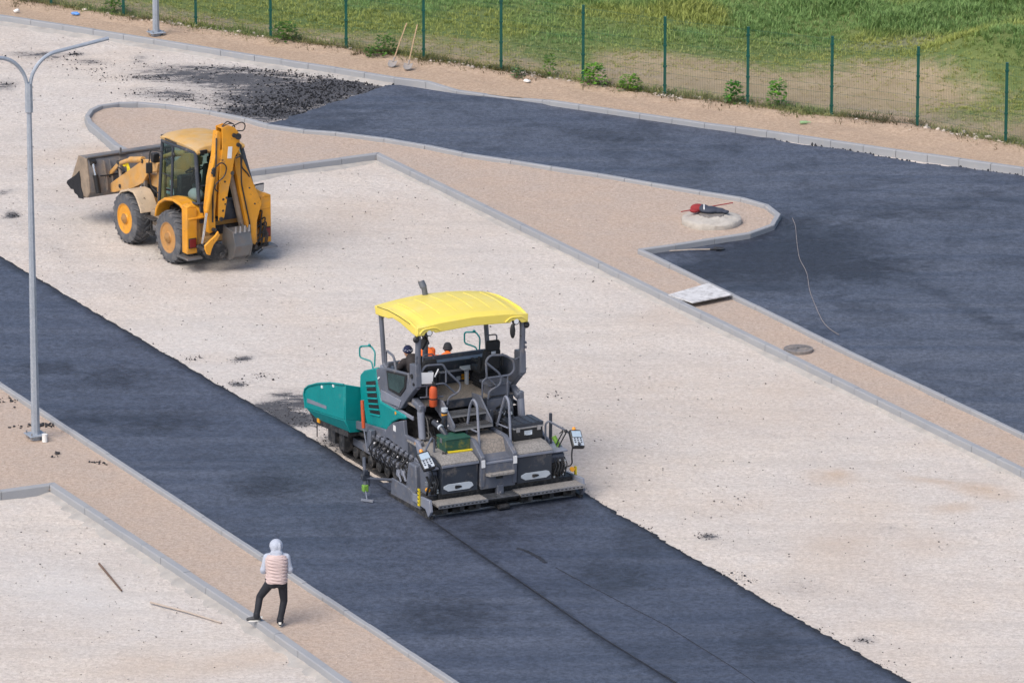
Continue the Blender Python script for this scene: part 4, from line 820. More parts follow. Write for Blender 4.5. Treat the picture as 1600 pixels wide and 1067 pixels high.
m = MB(); m.box(.45, .63, 3.145, 3.158, 2.07, 2.12); m.box(.45, .63, 3.145, 3.158, 2.0, 2.05); pv(m, 'orange_label', 'label_orange', cw); m = MB(); m.box(.33, .42, 3.145, 3.158, 2.0, 2.08); pv(m, 'grey_label', 'keys', cw)
# --- roof and posts
for s in (-1, 1):
    m = MB(); m.tube(fillet([(s * 1.2, 3.25, 2.42), (s * 1.2, 3.43, 2.45), (s * 1.2, 3.60, 3.56)], .1), .052, 10); m.tube([(s * 1.2, 3.60, 3.40), (s * 1.15, 3.45, 3.56)], .035, 8); pv(m, 'roof_post', 'grey_blue')
    m = MB(); m.tube(fillet([(s * 1.2, 1.85, 2.35), (s * 1.2, 1.80, 3.38), (s * 1.2, 1.84, 3.58), (s * 1.08, 2.1, 3.60)], .15), .062, 12)
    for zz in (2.95, 3.05): m.obox((s * 1.26, 1.78, zz), (.03, .05, .05))
    rp = pv(m, 'roof_post', 'grey_blue')
    m = MB(); m.prism([(2.08, 2.84), (1.78, 2.87), (1.76, 2.40), (1.9, 2.30), (2.16, 2.08), (2.50, 1.76), (2.78, 1.66), (2.60, 1.95), (2.27, 2.25), (2.08, 2.42)], 'x', s * 1.27, s * 1.14); pv(m, 'post_bracket', 'grey_blue', rp, bev=.015)
    m = MB(); m.lathe([(.05, -.01), (.05, .02)], 'x', (s * 1.285, 1.95, 2.60), 12); m.lathe([(.03, -.01), (.03, .02)], 'x', (s * 1.285, 1.86, 2.45), 10); pv(m, 'bolt_cap', 'black_part', rp)
m = MB(); NX, NY = 45, 33; vs = []
roofz = lambda u, v: 3.665 + .11 * (1 - u * u) + .075 * math.sin(math.pi * min(max((v - .02) / .96, 0), 1)) + (.03 if abs(u) < .82 and .05 < v < .80 else 0)
for j in range(NY):
    for i in range(NX): u, v = -1 + 2 * i / (NX - 1), j / (NY - 1); vs.append((1.275 * u, 1.70 + 2.06 * v, roofz(u, v)))
for j in range(NY):
    for i in range(NX): u, v = -1 + 2 * i / (NX - 1), j / (NY - 1); vs.append((1.27 * u, 1.72 + 2.02 * v, roofz(u, v) - .10))
q = NX * NY; fs = [(j * NX + i, j * NX + i + 1, (j + 1) * NX + i + 1, (j + 1) * NX + i) for j in range(NY - 1) for i in range(NX - 1)]; fs += [tuple(k + q for k in reversed(f)) for f in fs]
rim = [i for i in range(NX)] + [j * NX + NX - 1 for j in range(1, NY)] + [(NY - 1) * NX + i for i in range(NX - 2, -1, -1)] + [j * NX for j in range(NY - 2, 0, -1)]
fs += [(rim[k], rim[(k + 1) % len(rim)], rim[(k + 1) % len(rim)] + q, rim[k] + q) for k in range(len(rim))]; m.add(vs, fs); roof = pv(m, 'roof', 'roof_yellow', bev=.02, ang=50)
for s in (-1, 1):   # side fascia with the lifted arch
    m = MB(); m.prism([(3.70, 3.60), (3.60, 3.69), (3.06, 3.76), (2.54, 3.77), (2.06, 3.75), (1.74, 3.68), (1.71, 3.50), (2.0, 3.53), (2.5, 3.61), (2.86, 3.62), (3.05, 3.56), (3.40, 3.52), (3.68, 3.50)], 'x', s * 1.285, s * 1.24); pv(m, 'fascia', 'roof_yellow', roof, bev=.012)
    m = MB(); m.tube([(s * 1.288, 3.58, 3.685), (s * 1.288, 3.06, 3.735), (s * 1.288, 2.54, 3.735), (s * 1.288, 2.0, 3.70)], .006, 5); pv(m, 'groove', 'black_part', roof)
m = MB(); m.prism([(-1.275, 3.69), (-1.27, 3.52), (-1.12, 3.51), (-1.08, 3.57), (-.90, 3.58), (-.86, 3.54), (0, 3.585), (.86, 3.54), (.90, 3.58), (1.08, 3.57), (1.12, 3.51), (1.27, 3.52), (1.275, 3.69), (.7, 3.745), (0, 3.775), (-.7, 3.745)], 'y', 1.685, 1.73); pv(m, 'rear_fascia', 'roof_yellow', roof, bev=.012)
for s in (-1, 1):
    m = MB(); m.tube(fillet([(s * 1.22, 1.678, 3.56), (s * 1.14, 1.678, 3.645), (s * .86, 1.678, 3.66), (s * .74, 1.678, 3.57)], .08), .016, 6); pv(m, 'arch_moulding', 'roof_yellow', roof)
    m = MB(); m.lathe([(.075, 0), (.075, .07), (.05, .09)], 'y', (s * 1.0, 1.69, 3.555), 16); pv(m, 'work_lamp', 'black_part', roof); m = MB(); m.lathe([(.055, -.008), (.055, .005)], 'y', (s * 1.0, 1.69, 3.555), 14); pv(m, 'lamp_lens', 'reflect', roof)
    m = MB(); m.tube(fillet([(s * 1.2, 1.8, 3.52), (s * 1.3, 1.75, 3.5), (s * 1.28, 1.74, 3.38)], .04), .012, 6); m.ell((s * 1.27, 1.76, 3.43), (.07, .05, .07)); pv(m, 'round_lamp', 'black_part', roof)
for i in range(6):
    xx = -.95 + i * .38; m = MB(); m.tube([(xx, 1.80 + .30 * k, roofz(xx / 1.3, (.10 + .30 * k) / 2.06) + .0) for k in range(6)], .009, 5); pv(m, 'rib', 'roof_yellow', roof)
m = MB(); m.tube([(-.14, 3.67, 2.3), (-.14, 3.67, 3.80), (-.16, 3.70, 3.97)], [.06, .06, .06], 14); m.tube([(-.16, 3.70, 3.93), (-.19, 3.76, 4.06)], [.075, .07], 14); pv(m, 'exhaust_pipe', 'grey_blue')
m = MB(); m.obox((-1.0, 1.95, 3.28), (.05, .15, .26), (.5, .2, 0)); m.tube([(-1.12, 1.9, 3.55), (-1.0, 1.95, 3.35)], .012, 6); pv(m, 'rear_mirror', 'black_part', bev=.03); m = MB(); m.ell((.93, 1.72, 3.35), (.06, .05, .16)); m.tube([(1.02, 1.75, 3.52), (.94, 1.73, 3.4)], .012, 6); pv(m, 'rear_mirror', 'black_part')
# --- seats
def paver_seat(cx, cy, z0, s):
    m = MB(); m.box(cx - .24, cx + .24, cy, cy + .46, z0, z0 + .13); st = pv(m, 'operator_seat', 'seat', bev=.05, seg=3)
    m = MB(); m.hexa([(cx - .23, cy - .09, z0 + .08), (cx + .23, cy - .09, z0 + .08), (cx + .23, cy + .03, z0 + .08), (cx - .23, cy + .03, z0 + .08)], [(cx - .19, cy - .17, z0 + .56), (cx + .19, cy - .17, z0 + .56), (cx + .19, cy - .05, z0 + .56), (cx - .19, cy - .05, z0 + .56)]); pv(m, 'backrest', 'seat', st, bev=.05, seg=3)
    m = MB(); m.obox((cx, cy - .16, z0 + .65), (.31, .12, .22), (.1, 0, 0)); pv(m, 'headrest', 'seat', st, bev=.045, seg=3)
    m = MB(); m.obox((cx, cy - .185, z0 + .50), (.10, .012, .055), (.1, 0, 0)); pv(m, 'back_badge', 'keys', st)
    for t in (-1, 1):
        m = MB(); m.box(cx + t * .27 - .035, cx + t * .27 + .035, cy - .08, cy + .28, z0 + .25, z0 + .32); m.box(cx + t * .27 - .03, cx + t * .27 + .03, cy - .10, cy - .03, z0 + .15, z0 + .42); pv(m, 'armrest', 'seat', st, bev=.025)
    m = MB(); m.box(cx - .18, cx + .18, cy + .03, cy + .4, z0 - .32, z0); 
    for i in range(5): m.box(cx - .20, cx + .20, cy + .01, cy + .42, z0 - .30 + i * .055, z0 - .275 + i * .055)
    pv(m, 'seat_base', 'black_part', st)
    m = MB(); m.tube(fillet([(cx - .12, cy - .1, z0 + .70), (cx - .12, cy - .1, z0 + .86), (cx + .12, cy - .1, z0 + .86), (cx + .12, cy - .1, z0 + .70)], .06), .016, 8); pv(m, 'seat_handle', 'grey_blue', st)
paver_seat(.74, 2.42, 2.28, 1); paver_seat(-.78, 2.30, 2.08, -1)
m = MB(); m.box(.35, .60, 2.85, 3.05, 2.28, 2.33); m.box(.44, .50, 2.9, 3.0, 1.95, 2.28); pv(m, 'control_desk', 'keys', bev=.01)
m = MB(); m.obox((-.98, 3.05, 2.52), (.30, .22, .06), (-.45, 0, 0)); m.box(-1.05, -.9, 3.0, 3.12, 2.2, 2.5); pv(m, 'control_desk', 'panel_dark', bev=.015)
m = MB(); m.tube(fillet([(-1.2, 3.35, 2.4), (-1.2, 3.35, 2.80), (-1.2, 2.98, 2.76), (-1.2, 2.85, 2.46)], .08), .026, 8); pv(m, 'grab_rail', 'grey_blue')
# --- rear guard cages
yc = 1.82; T = .024
m = MB(); m.tube(fillet([(-1.20, yc, 2.40), (-1.20, yc, 2.60), (-1.03, yc, 2.83), (-.63, yc, 2.81), (-.55, yc, 2.66), (-.22, yc, 2.33), (-.25, yc, 2.18), (-.50, yc, 2.08), (-.53, yc, 1.93)], .07), T, 8)
m.tube([(-.56, yc, 2.68), (-.56, yc, 2.41)], .02, 8); m.tube(fillet([(-1.21, yc, 2.40), (-.60, yc, 2.40), (-.33, yc, 2.14)], .06), .02, 8); m.tube([(-1.0, yc, 2.42), (-1.0, yc, 2.15)], .018, 6); m.tube([(-1.15, yc, 2.16), (-.62, yc, 2.12)], .018, 6); cg = pv(m, 'guard_rail', 'grey_blue')
m = MB(); m.obox((-1.04, yc - .03, 2.57), (.34, .015, .24), (0, .10, 0)); pv(m, 'notice_plate', 'white_paint', cg)
m = MB(); m.tube([(-.82, yc, 2.56), (-.73, yc, 2.72)], .014, 6); pv(m, 'plate_strut', 'white_paint', cg)
m = MB(); m.tube(fillet([(.38, yc, 2.38), (.36, yc, 2.76), (.46, yc, 2.86), (.80, yc, 2.83), (1.0, yc, 2.68), (1.02, yc, 2.48), (.92, yc, 2.38), (.36, yc, 2.38)], .08), T, 8); m.tube(fillet([(.36, yc, 2.72), (.67, yc, 2.45), (.72, yc, 2.31), (.67, yc, 2.19), (.43, yc, 2.09), (.41, yc, 1.93)], .07), T, 8)
m.tube(fillet([(.27, yc, 1.93), (.28, yc, 2.32), (.39, yc, 2.40), (.63, yc, 2.15)], .05), .02, 8); m.tube([(.86, yc, 2.40), (.86, yc, 1.93)], .02, 8); m.tube([(1.02, yc, 2.70), (1.18, yc + .05, 2.72)], .02, 8); pv(m, 'guard_rail', 'grey_blue')
m = MB(); m.box(.45, .98, yc + .06, yc + .5, 2.16, 2.22); m.box(.5, .95, yc + .08, yc + .4, 1.95, 2.16); pv(m, 'side_step', 'grey_blue', bev=.01)
# --- rear steps
m = MB(); m.box(-.72, .10, 1.28, 1.56, 1.83, 1.87); m.box(-.72, .10, 1.28, 1.30, 1.80, 1.87); st1 = pv(m, 'step_tread', 'grating', smooth=False)
m = MB(); m.box(-.75, .12, 1.02, 1.30, 1.62, 1.66); m.box(-.75, .12, 1.02, 1.04, 1.59, 1.66); pv(m, 'step_tread', 'grating', smooth=False)
for xx in (-.74, .12):
    m = MB(); m.prism([(1.98, 2.06), (1.60, 2.10), (1.05, 1.72), (1.02, 1.58), (1.3, 1.55), (1.95, 1.85)], 'x', xx - .018, xx + .018); pv(m, 'step_stringer', 'grey_blue', bev=.008)
m = MB(); m.box(-.74, .12, 1.93, 1.985, 1.80, 1.97); pv(m, 'step_riser', 'panel_dark', bev=.008)
# --- machinery under the platform: hoses, valves, cylinders
m = MB()
for i in range(46):
    xx = rnd.uniform(-1.15, -.2) if i % 3 else rnd.uniform(.25, 1.05); a = Vector((xx, rnd.uniform(1.5, 2.1), rnd.uniform(.9, 1.8))); b = a + Vector((rnd.uniform(-.35, .35), rnd.uniform(-.8, -.2), rnd.uniform(-.5, .2))); c = (a + b) / 2 + Vector((rnd.uniform(-.15, .15), rnd.uniform(-.15, .1), rnd.uniform(-.1, .35)))
    m.tube([a * (1 - t) ** 2 + c * 2 * t * (1 - t) + b * t * t for t in np.linspace(0, 1, 9)], rnd.uniform(.012, .026), 6)
pv(m, 'hydraulic_hoses', 'black_part')
m = MB()
for i in range(26):
    c = (rnd.uniform(-1.1, 1.05), rnd.uniform(1.45, 2.0), rnd.uniform(1.0, 1.75)); m.obox(c, (rnd.uniform(.06, .22), rnd.uniform(.06, .2), rnd.uniform(.06, .2)), (rnd.uniform(-.3, .3), 0, rnd.uniform(-.4, .4)))
each(m, 'valve_block', 'greasy', PAV, bev=.01)
m = MB()
for i in range(40):
    c = Vector((rnd.uniform(-1.1, .95), rnd.uniform(1.3, 1.6), rnd.uniform(1.05, 1.75))); d = Vector((rnd.uniform(-1, 1), rnd.uniform(-1, 1), rnd.uniform(-1, 1))).normalized() * rnd.uniform(.02, .05); m.rod(c - d, c + d, rnd.uniform(.012, .026), n=8)
pv(m, 'hose_fittings', 'steel')
m = MB(); m.rod((-.78, 1.42, 1.62), (-.80, 1.40, 1.96), .065, n=14); pv(m, 'filter_canister', 'panel_dark'); m = MB(); m.rod((-.80, 1.40, 1.93), (-.80, 1.40, 2.0), .07, n=14); pv(m, 'filter_cap', 'keys'); m = MB(); m.rod((-.792, 1.41, 1.84), (-.796, 1.405, 1.89), .067, n=14); pv(m, 'filter_band', 'label_orange')
m = MB(); m.tube(fillet([(-1.0, 1.5, 1.7), (-.95, 1.2, 1.62), (-.85, 1.0, 1.35), (-.65, .9, 1.2)], .1), .06, 10); pv(m, 'large_hose', 'panel_dark'); m = MB()
for p, q in (((-.965, 1.28, 1.65), (-.955, 1.24, 1.635)), ((-.90, 1.07, 1.45), (-.885, 1.05, 1.42))): m.rod(p, q, .068, n=12)
pv(m, 'hose_clamp', 'keys')
for s in (-1, 1):   # screed lift cylinders hung from a bracket
    m = MB(); m.obox((s * 1.12, 1.95, 1.96), (.16, .42, .14), (.25, 0, 0)); m.obox((s * 1.15, 1.80, 1.92), (.12, .14, .2)); pv(m, 'lift_bracket', 'grey_blue', bev=.03)
    m = MB(); m.rod((s * 1.15, 1.80, 1.86), (s * 1.15, 1.72, 1.30), .078, n=14); lc = pv(m, 'lift_cylinder', 'grey_light'); m = MB(); m.rod((s * 1.15, 1.72, 1.32), (s * 1.15, 1.70, 1.0), .035, n=10); pv(m, 'piston_rod', 'chrome', lc)
m = MB(); m.tube([(.78 + .0, 1.65 + .22 * math.cos(a), 1.72 + .24 * math.sin(a)) for a in np.linspace(0, 2 * math.pi, 25)], .022, 8, False)
for k in range(6): a = k * math.pi / 3; m.tube([(.78, 1.65, 1.72), (.78, 1.65 + .21 * math.cos(a), 1.72 + .23 * math.sin(a))], .01, 5)
m.rod((.70, 1.65, 1.72), (.86, 1.65, 1.72), .05, n=10); pv(m, 'hose_reel', 'panel_dark')
m = MB(); m.box(.28, 1.02, 1.86, 1.92, 1.45, 1.93); m.box(.2, .28, 1.3, 1.95, .9, 1.85); pv(m, 'rear_bulkhead', 'panel_dark', bev=.012); m = MB(); m.box(.40, .92, 1.845, 1.862, 1.55, 1.90); pv(m, 'access_door', 'grey_blue', bev=.015)
# --- screed tow arms and side gear
for s in (-1, 1):
    m = MB(); m.prism([(3.15, 1.04), (2.95, 1.26), (2.70, 1.42), (2.19, 1.60), (2.13, 1.30), (1.37, 1.34), (1.40, 1.13), (1.63, .93), (2.13, .97), (2.7, .99)], 'x', s * 1.36, s * 1.28); ta = pv(m, 'tow_arm', 'grey_blue', bev=.012)
    m = MB(); m.prism([(5.1, .72), (5.1, .90), (3.1, 1.16), (3.0, 1.0)], 'x', s * 1.35, s * 1.29); pv(m, 'arm_beam', 'grey_blue', ta, bev=.012)
    m = MB(); m.box(s * 1.363, s * 1.368, 2.55, 2.67, 1.26, 1.38); pv(m, 'white_label', 'white_paint', ta); m = MB(); m.box(s * 1.363, s * 1.368, 1.52, 1.64, 1.14, 1.29); pv(m, 'orange_label', 'label_orange', ta)
    m = MB(); m.prism([(1.55, 1.36), (1.42, 1.36), (1.20, 1.2), (.95, 1.15), (1.0, .95), (1.4, 1.1)], 'x', s * 1.42, s * 1.36); pv(m, 'arm_bracket', 'grey_light', ta, bev=.01)
    m = MB(); m.tube([(s * 1.58, 3.72, 1.66), (s * 1.58, 3.66, 1.08)], .038, 10); rc = pv(m, 'height_indicator', 'orange_red'); m = MB(); m.tube([(s * 1.58, 3.66, 1.10), (s * 1.55, 3.56, .62)], .014, 8); pv(m, 'indicator_rod', 'grey_light', rc)
    m = MB(); m.box(s * 1.50, s * 1.38, 3.50, 3.62, .52, 1.05); m.box(s * 1.48, s * 1.40, 3.64, 3.73, .58, 1.03); pv(m, 'guide_block', 'grey_blue', bev=.012)
    m = MB()
    for row, (zz, xx) in enumerate(((.92, 1.36), (.64, 1.46))):
        for i in range(9):
            yy = 3.35 - i * .23; c = Vector((s * xx, yy, zz - .0 * i)); m.obox(c, (.13, .11, .12), (.3, 0, .2))
    pv(m, 'side_valves', 'grey_blue', bev=.015)
    m = MB()
    for row, (zz, xx) in enumerate(((.90, 1.44), (.62, 1.54), (.76, 1.42))):
        for i in range(10):
            yy = 3.40 - i * .225; c = Vector((s * xx, yy, zz)); d = Vector((s * .05, -.02 * row, .05)); m.rod(c - d, c + d, .024 if (i + row) % 2 else .032, n=8); m.rod(c + d * .6, c + d * 1.3, .030, .018, 8)
    pv(m, 'side_fittings', 'fitting_steel')
    m = MB()
    for i in range(16):
        yy = 3.4 - i * .16; m.tube([(s * 1.46, yy, .90), (s * (1.60 + .03 * rnd.random()), yy - .06, .72 + .05 * rnd.random()), (s * 1.55, yy - .12, .5), (s * 1.42, yy - .1, .42)], .016, 6)
    pv(m, 'side_hoses', 'black_part')
    m = MB(); m.box(s * 1.55, s * 1.25, 1.0, 2.3, .22, .6); m.box(s * 1.3, s * .9, 1.1, 2.2, .2, .75)
    for yy in (1.25, 1.55, 1.85): m.obox((s * 1.55, yy, .60), (.08, .05, .34), (0, 0, 0)); m.obox((s * 1.57, yy - .08, .50), (.05, .2, .05), (.35, 0, 0))
    pv(m, 'side_gear', 'greasy', bev=.01)
    m = MB()
    for yy, zz in ((1.95, .55), (1.72, .62), (1.45, .50), (1.3, .66)): m.obox((s * 1.58, yy, zz), (.06, .16, .12), (.2, 0, 0)); m.tube([(s * 1.60, yy, zz + .05), (s * 1.63, yy - .2, zz - .12)], .022, 6)
    pv(m, 'linkage', 'grey_light')
    # end gate
    m = MB(); m.prism([(2.02, .24), (1.99, .47), (1.18, .47), (.66, .36), (.60, .12), (1.0, .10), (2.02, .10)], 'x', s * 1.74, s * 1.69); eg = pv(m, 'end_gate', 'grey_blue', bev=.012)
    m = MB(); m.prism([(2.10, .12), (2.06, .02), (.15, .02), (.12, .14), (.6, .17)], 'x', s * 1.76, s * 1.68); pv(m, 'gate_skid', 'greasy', eg)
    m = MB(); m.prism([(1.26, 1.0), (.93, 1.0), (.88, .5), (.98, .25), (1.40, .32), (1.36, .6)], 'x', s * 1.70, s * 1.56); pv(m, 'gate_post', 'grey_blue', eg, bev=.03)
    m = MB(); m.prism([(.90, .44), (.10, .50), (.04, .26), (.16, .12), (.3, .26), (.9, .28)], 'x', s * 1.78, s * 1.72); pv(m, 'rear_cheek', 'grey_light', eg, bev=.01)
    m = MB(); m.obox((s * 1.80, .55, .45), (.03, .07, .36)); pv(m, 'scale_plate', 'yellow_tool', eg); m = MB()
    for k in range(4): m.obox((s * 1.818, .55, .34 + .08 * k), (.004, .05, .02))
    pv(m, 'scale_marks', 'black_part', eg)
# --- screed: boxes, centre walkway, boards
m = MB(); m.box(-1.40, 1.38, .45, 1.15, .12, .55); m.box(-1.70, -1.35, .50, 1.05, .10, .45); m.box(1.35, 1.70, .50, 1.05, .10, .45); m.box(-1.5, 1.5, 1.1, 1.9, .2, .7); pv(m, 'screed_body', 'greasy', bev=.02)
m = MB(); m.box(-1.72, 1.72, .30, .95, .055, .12); m.box(-1.30, 1.30, .9, 1.5, .055, .12); pv(m, 'screed_plate', 'steel', bev=.01)
for (a, b, s) in ((-1.38, -.56, -1), (.34, 1.14, 1)):
    m = MB(); m.prism([(.34, .50), (.32, 1.10), (.36, 1.13), (.62, 1.22), (1.95, 1.22), (1.95, .50)], 'x', a, b); bx = pv(m, 'screed_cover', 'panel_dark', bev=.012)
    m = MB(); m.hexa([(a - .01, .315, 1.115), (b + .01, .315, 1.115), (b + .01, .62, 1.215), (a - .01, .62, 1.215)], [(a - .01, .31, 1.145), (b + .01, .31, 1.145), (b + .01, .62, 1.245), (a - .01, .62, 1.245)]); m.box(a - .01, b + .01, .62, 1.97, 1.215, 1.245); pv(m, 'cover_tread', 'tread_plate', bx, smooth=False)
    m = MB(); m.box(a - .012, b + .012, .298, .315, 1.075, 1.125); pv(m, 'bright_edge', 'grey_light', bx, bev=.004)
    c = (a + b) / 2 + s * .03; m = MB(); m.prism([(c - .34, .62), (c - .24, .56), (c + .24, .56), (c + .34, .62), (c + .30, .69), (c + .24, .71), (c - .24, .71), (c - .34, .67)], 'y', .322, .338); hd = pv(m, 'handle_plate', 'keys', bx, bev=.004); m = MB(); m.prism([(c - .07 + .02 * math.cos(t) * (1 if math.cos(t) < 0 else 7), .635 + .035 * math.sin(t)) for t in np.linspace(0, 2 * math.pi, 14)[:-1]], 'y', .312, .33); pv(m, 'handle_slot', 'black_part', hd)
m = MB(); m.prism([(.30, .50), (.28, 1.02), (.34, 1.05), (.34, 1.10), (.62, 1.16), (.62, .5)], 'x', -.50, .28); cb = pv(m, 'centre_cover', 'grey_blue', bev=.012)
m = MB(); m.hexa([(-.42, .62, 1.13), (.22, .62, 1.13), (.22, .74, 1.40), (-.42, .74, 1.40)], [(-.42, .60, 1.15), (.22, .60, 1.15), (.22, .72, 1.42), (-.42, .72, 1.42)]); m.box(-.42, .22, .72, 1.42, 1.38, 1.42); pv(m, 'centre_tread', 'tread_tan', cb, smooth=False)
for xx in (-.47, .26):
    m = MB(); m.prism([(.28, .55), (.26, 1.20), (.42, 1.30), (.70, 1.47), (1.46, 1.47), (1.46, 1.1), (.4, .55)], 'x', xx - .05, xx + .05); pv(m, 'cheek_plate', 'grey_blue', cb, bev=.015); m = MB(); m.box(xx - .04, xx + .04, .25, .262, .98, 1.14); pv(m, 'white_tab', 'white_paint', cb)
m = MB(); m.box(-.40, .22, .27, .50, 1.03, 1.07); pv(m, 'tread_lip', 'grey_light', cb, bev=.006)
m = MB(); m.prism([(-.41, .22), (-.36, .14), (.18, .14), (.23, .22), (.23, .30), (-.41, .30)], 'z', .80, .845); pv(m, 'foot_step', 'tread_plate', cb, smooth=False); m = MB(); m.box(-.17, -.02, .268, .285, .70, .75); pv(m, 'slot', 'black_part', cb)
m = MB(); m.box(-.14, .0, .26, .40, .30, .56); m.lathe([(.03, -.01), (.03, .02)], 'y', (-.07, .25, .40), 8); pv(m, 'hitch_lug', 'grey_blue', cb, bev=.01)
for xx, pts in ((-.36, [(1.30, 1.35), (1.10, 2.08), (.95, 2.26), (.77, 2.18), (.66, 1.25)]), (.33, [(1.30, 1.40), (1.02, 1.95), (.85, 2.28), (.69, 2.18), (.60, 1.25)])):
    m = MB(); m.tube(fillet([(xx, *p) for p in pts], .09), .027, 8); m.tube([(xx, 1.28, 1.56), (xx, .74, 1.60)], .018, 6); pv(m, 'step_hoop', 'grey_light')
for (a, b) in ((-1.62, -.50), (.26, 1.74)):
    m = MB(); m.box(a, b, .0, .40, .345, .385); wb = pv(m, 'walkway_board', 'tread_plate', smooth=False); m = MB(); m.box(a - .003, b + .003, -.022, -.002, .325, .392); pv(m, 'board_edge', 'steel', wb); m = MB()
    for k in range(int((b - a) / .09)): m.obox((a + .045 + k * .09, -.024, .36), (.045, .006, .02))
    each(m, 'edge_hole', 'black_part', wb); m = MB()
    for k in range(3): xx = a + (k + .5) * (b - a) / 3; m.box(xx - .05, xx + .05, .05, .6, .20, .345); m.box(xx - .12, xx + .12, .25, .35, .12, .22)
    each(m, 'board_bracket', 'greasy', wb)
m = MB(); m.box(-.49, .25, .03, .40, .33, .36); wg = pv(m, 'walkway_grating', 'black_part', smooth=False); m = MB()
for k in range(9): m.box(-.49, .25, .035 + k * .042, .045 + k * .042, .36, .372)
for k in range(5): m.box(-.48 + k * .18, -.47 + k * .18, .03, .40, .358, .37)
pv(m, 'grating_bars', 'steel', wg); m = MB(); m.box(-.22, .02, .02, .22, .12, .2); m.rod((-.2, .06, .16), (.0, .06, .16), .05); pv(m, 'hitch', 'greasy')
# --- screed end units
for s in (-1, 1):
    m = MB(); m.prism([(.5, .45), (.5, .95), (.62, 1.02), (1.2, 1.02), (1.2, .45)], 'x', s * 1.16 if s > 0 else s * 1.40, s * 1.52 if s > 0 else s * 1.60); eu = pv(m, 'extension_unit', 'grey_blue', bev=.015)
    m = MB(); m.box(s * (1.2 if s > 0 else 1.42), s * 1.5, .48, .505, .55, .80); pv(m, 'recess', 'black_part', eu); m = MB(); m.box(s * 1.16 if s > 0 else s * 1.40, s * 1.56, .42, 1.15, 1.02, 1.055); pv(m, 'unit_lid', 'grey_light', eu, bev=.012)
    m = MB()
    for k in range(7): xx = s * (1.24 + .28 * rnd.random() + (.16 if s < 0 else 0)); m.tube(fillet([(xx, .47, .9), (xx + .03, .38, .75), (xx - .04, .36, .6), (xx, .46, .5)], .06), .014, 6)
    pv(m, 'unit_hoses', 'black_part', eu)
    m = MB()
    for k in range(8): c = Vector((s * (1.2 + .34 * rnd.random() + (.2 if s < 0 else 0)), .44, rnd.uniform(.5, .9))); m.rod(c, c + Vector((0, -.05, .01)), .022, n=8)
    pv(m, 'unit_fittings', 'steel', eu)
    m = MB(); m.lathe([(.05, 0), (.05, .05)], 'y', (s * 1.66, .40, .62), 12); pv(m, 'marker_disc', 'label_orange', eu)
# --- remote control boxes
for s, c, tilt in ((-1, (-1.70, .42, 1.24), -.16), (1, (1.77, .45, 1.24), .14)):
    m = MB(); m.tube(fillet([(s * 1.28, .9, 1.1), (s * 1.28, .9, 1.52), (s * 1.34, .88, 1.58), (s * 1.62, .62, 1.40), (c[0], .5, 1.25)], .08), .022, 8); ph = pv(m, 'console_arm', 'grey_blue')
    m = MB(); m.M = Matrix.Translation(c) @ Matrix.Rotation(tilt, 4, 'Y') @ Matrix.Rotation(-.75, 4, 'X'); m.box(-.14, .14, -.05, .05, -.21, .21); ct = pv(m, 'control_box', 'black_part', bev=.035, seg=3)
    m = MB(); m.M = Matrix.Translation(c) @ Matrix.Rotation(tilt, 4, 'Y') @ Matrix.Rotation(-.75, 4, 'X'); m.box(-.105, .105, -.058, -.048, .03, .17); pv(m, 'display', 'screen', ct)
    m = MB(); m.M = Matrix.Translation(c) @ Matrix.Rotation(tilt, 4, 'Y') @ Matrix.Rotation(-.75, 4, 'X'); m.box(-.115, .115, -.058, -.048, -.17, .015); pv(m, 'key_panel', 'keys', ct)
    m = MB(); m.M = Matrix.Translation(c) @ Matrix.Rotation(tilt, 4, 'Y') @ Matrix.Rotation(-.75, 4, 'X')
    for i in range(3):
        for j in range(3): m.box(-.09 + i * .07, -.055 + i * .07, -.064, -.058, -.11 + j * .045, -.085 + j * .045)
    m.rod((0, -.05, -.145), (0, -.085, -.145), .032, n=12); pv(m, 'buttons', 'panel_dark', ct)
    m = MB(); m.M = Matrix.Translation(c) @ Matrix.Rotation(tilt, 4, 'Y') @ Matrix.Rotation(-.75, 4, 'X'); m.rod((0, 0, .21), (0, 0, .275), .042, .034, 12); pv(m, 'amber_lamp', 'amber', ct)
    m = MB(); m.tube(fillet([(c[0] - s * .08, c[1], c[2] - .12), (c[0] - s * .14, c[1] - .05, .95), (c[0] - s * .1, c[1] - .02, .70), (c[0] - s * .28, .5, .66)], .1), .016, 6); pv(m, 'cable', 'black_part', ct)
m = MB(); m.rod((1.45, 1.0, 1.05), (1.45, 1.0, 1.70), .035, n=10); pv(m, 'width_pole', 'panel_dark'); m = MB(); m.rod((1.50, .72, 1.06), (1.42, .80, 1.26), .05, n=10); pv(m, 'spray_can', 'lime'); m = MB(); m.tube(fillet([(1.55, .8, 1.3), (1.62, .78, 1.36), (1.62, .78, 1.44)], .03), .012, 6); m.tube([(1.55, .62, 1.40), (1.42, .7, 1.1)], .014, 6); m.tube([(1.60, .58, 1.38), (1.46, .66, 1.06)], .014, 6); m.ell((1.60, .60, 1.40), .04); pv(m, 'cable', 'black_part')
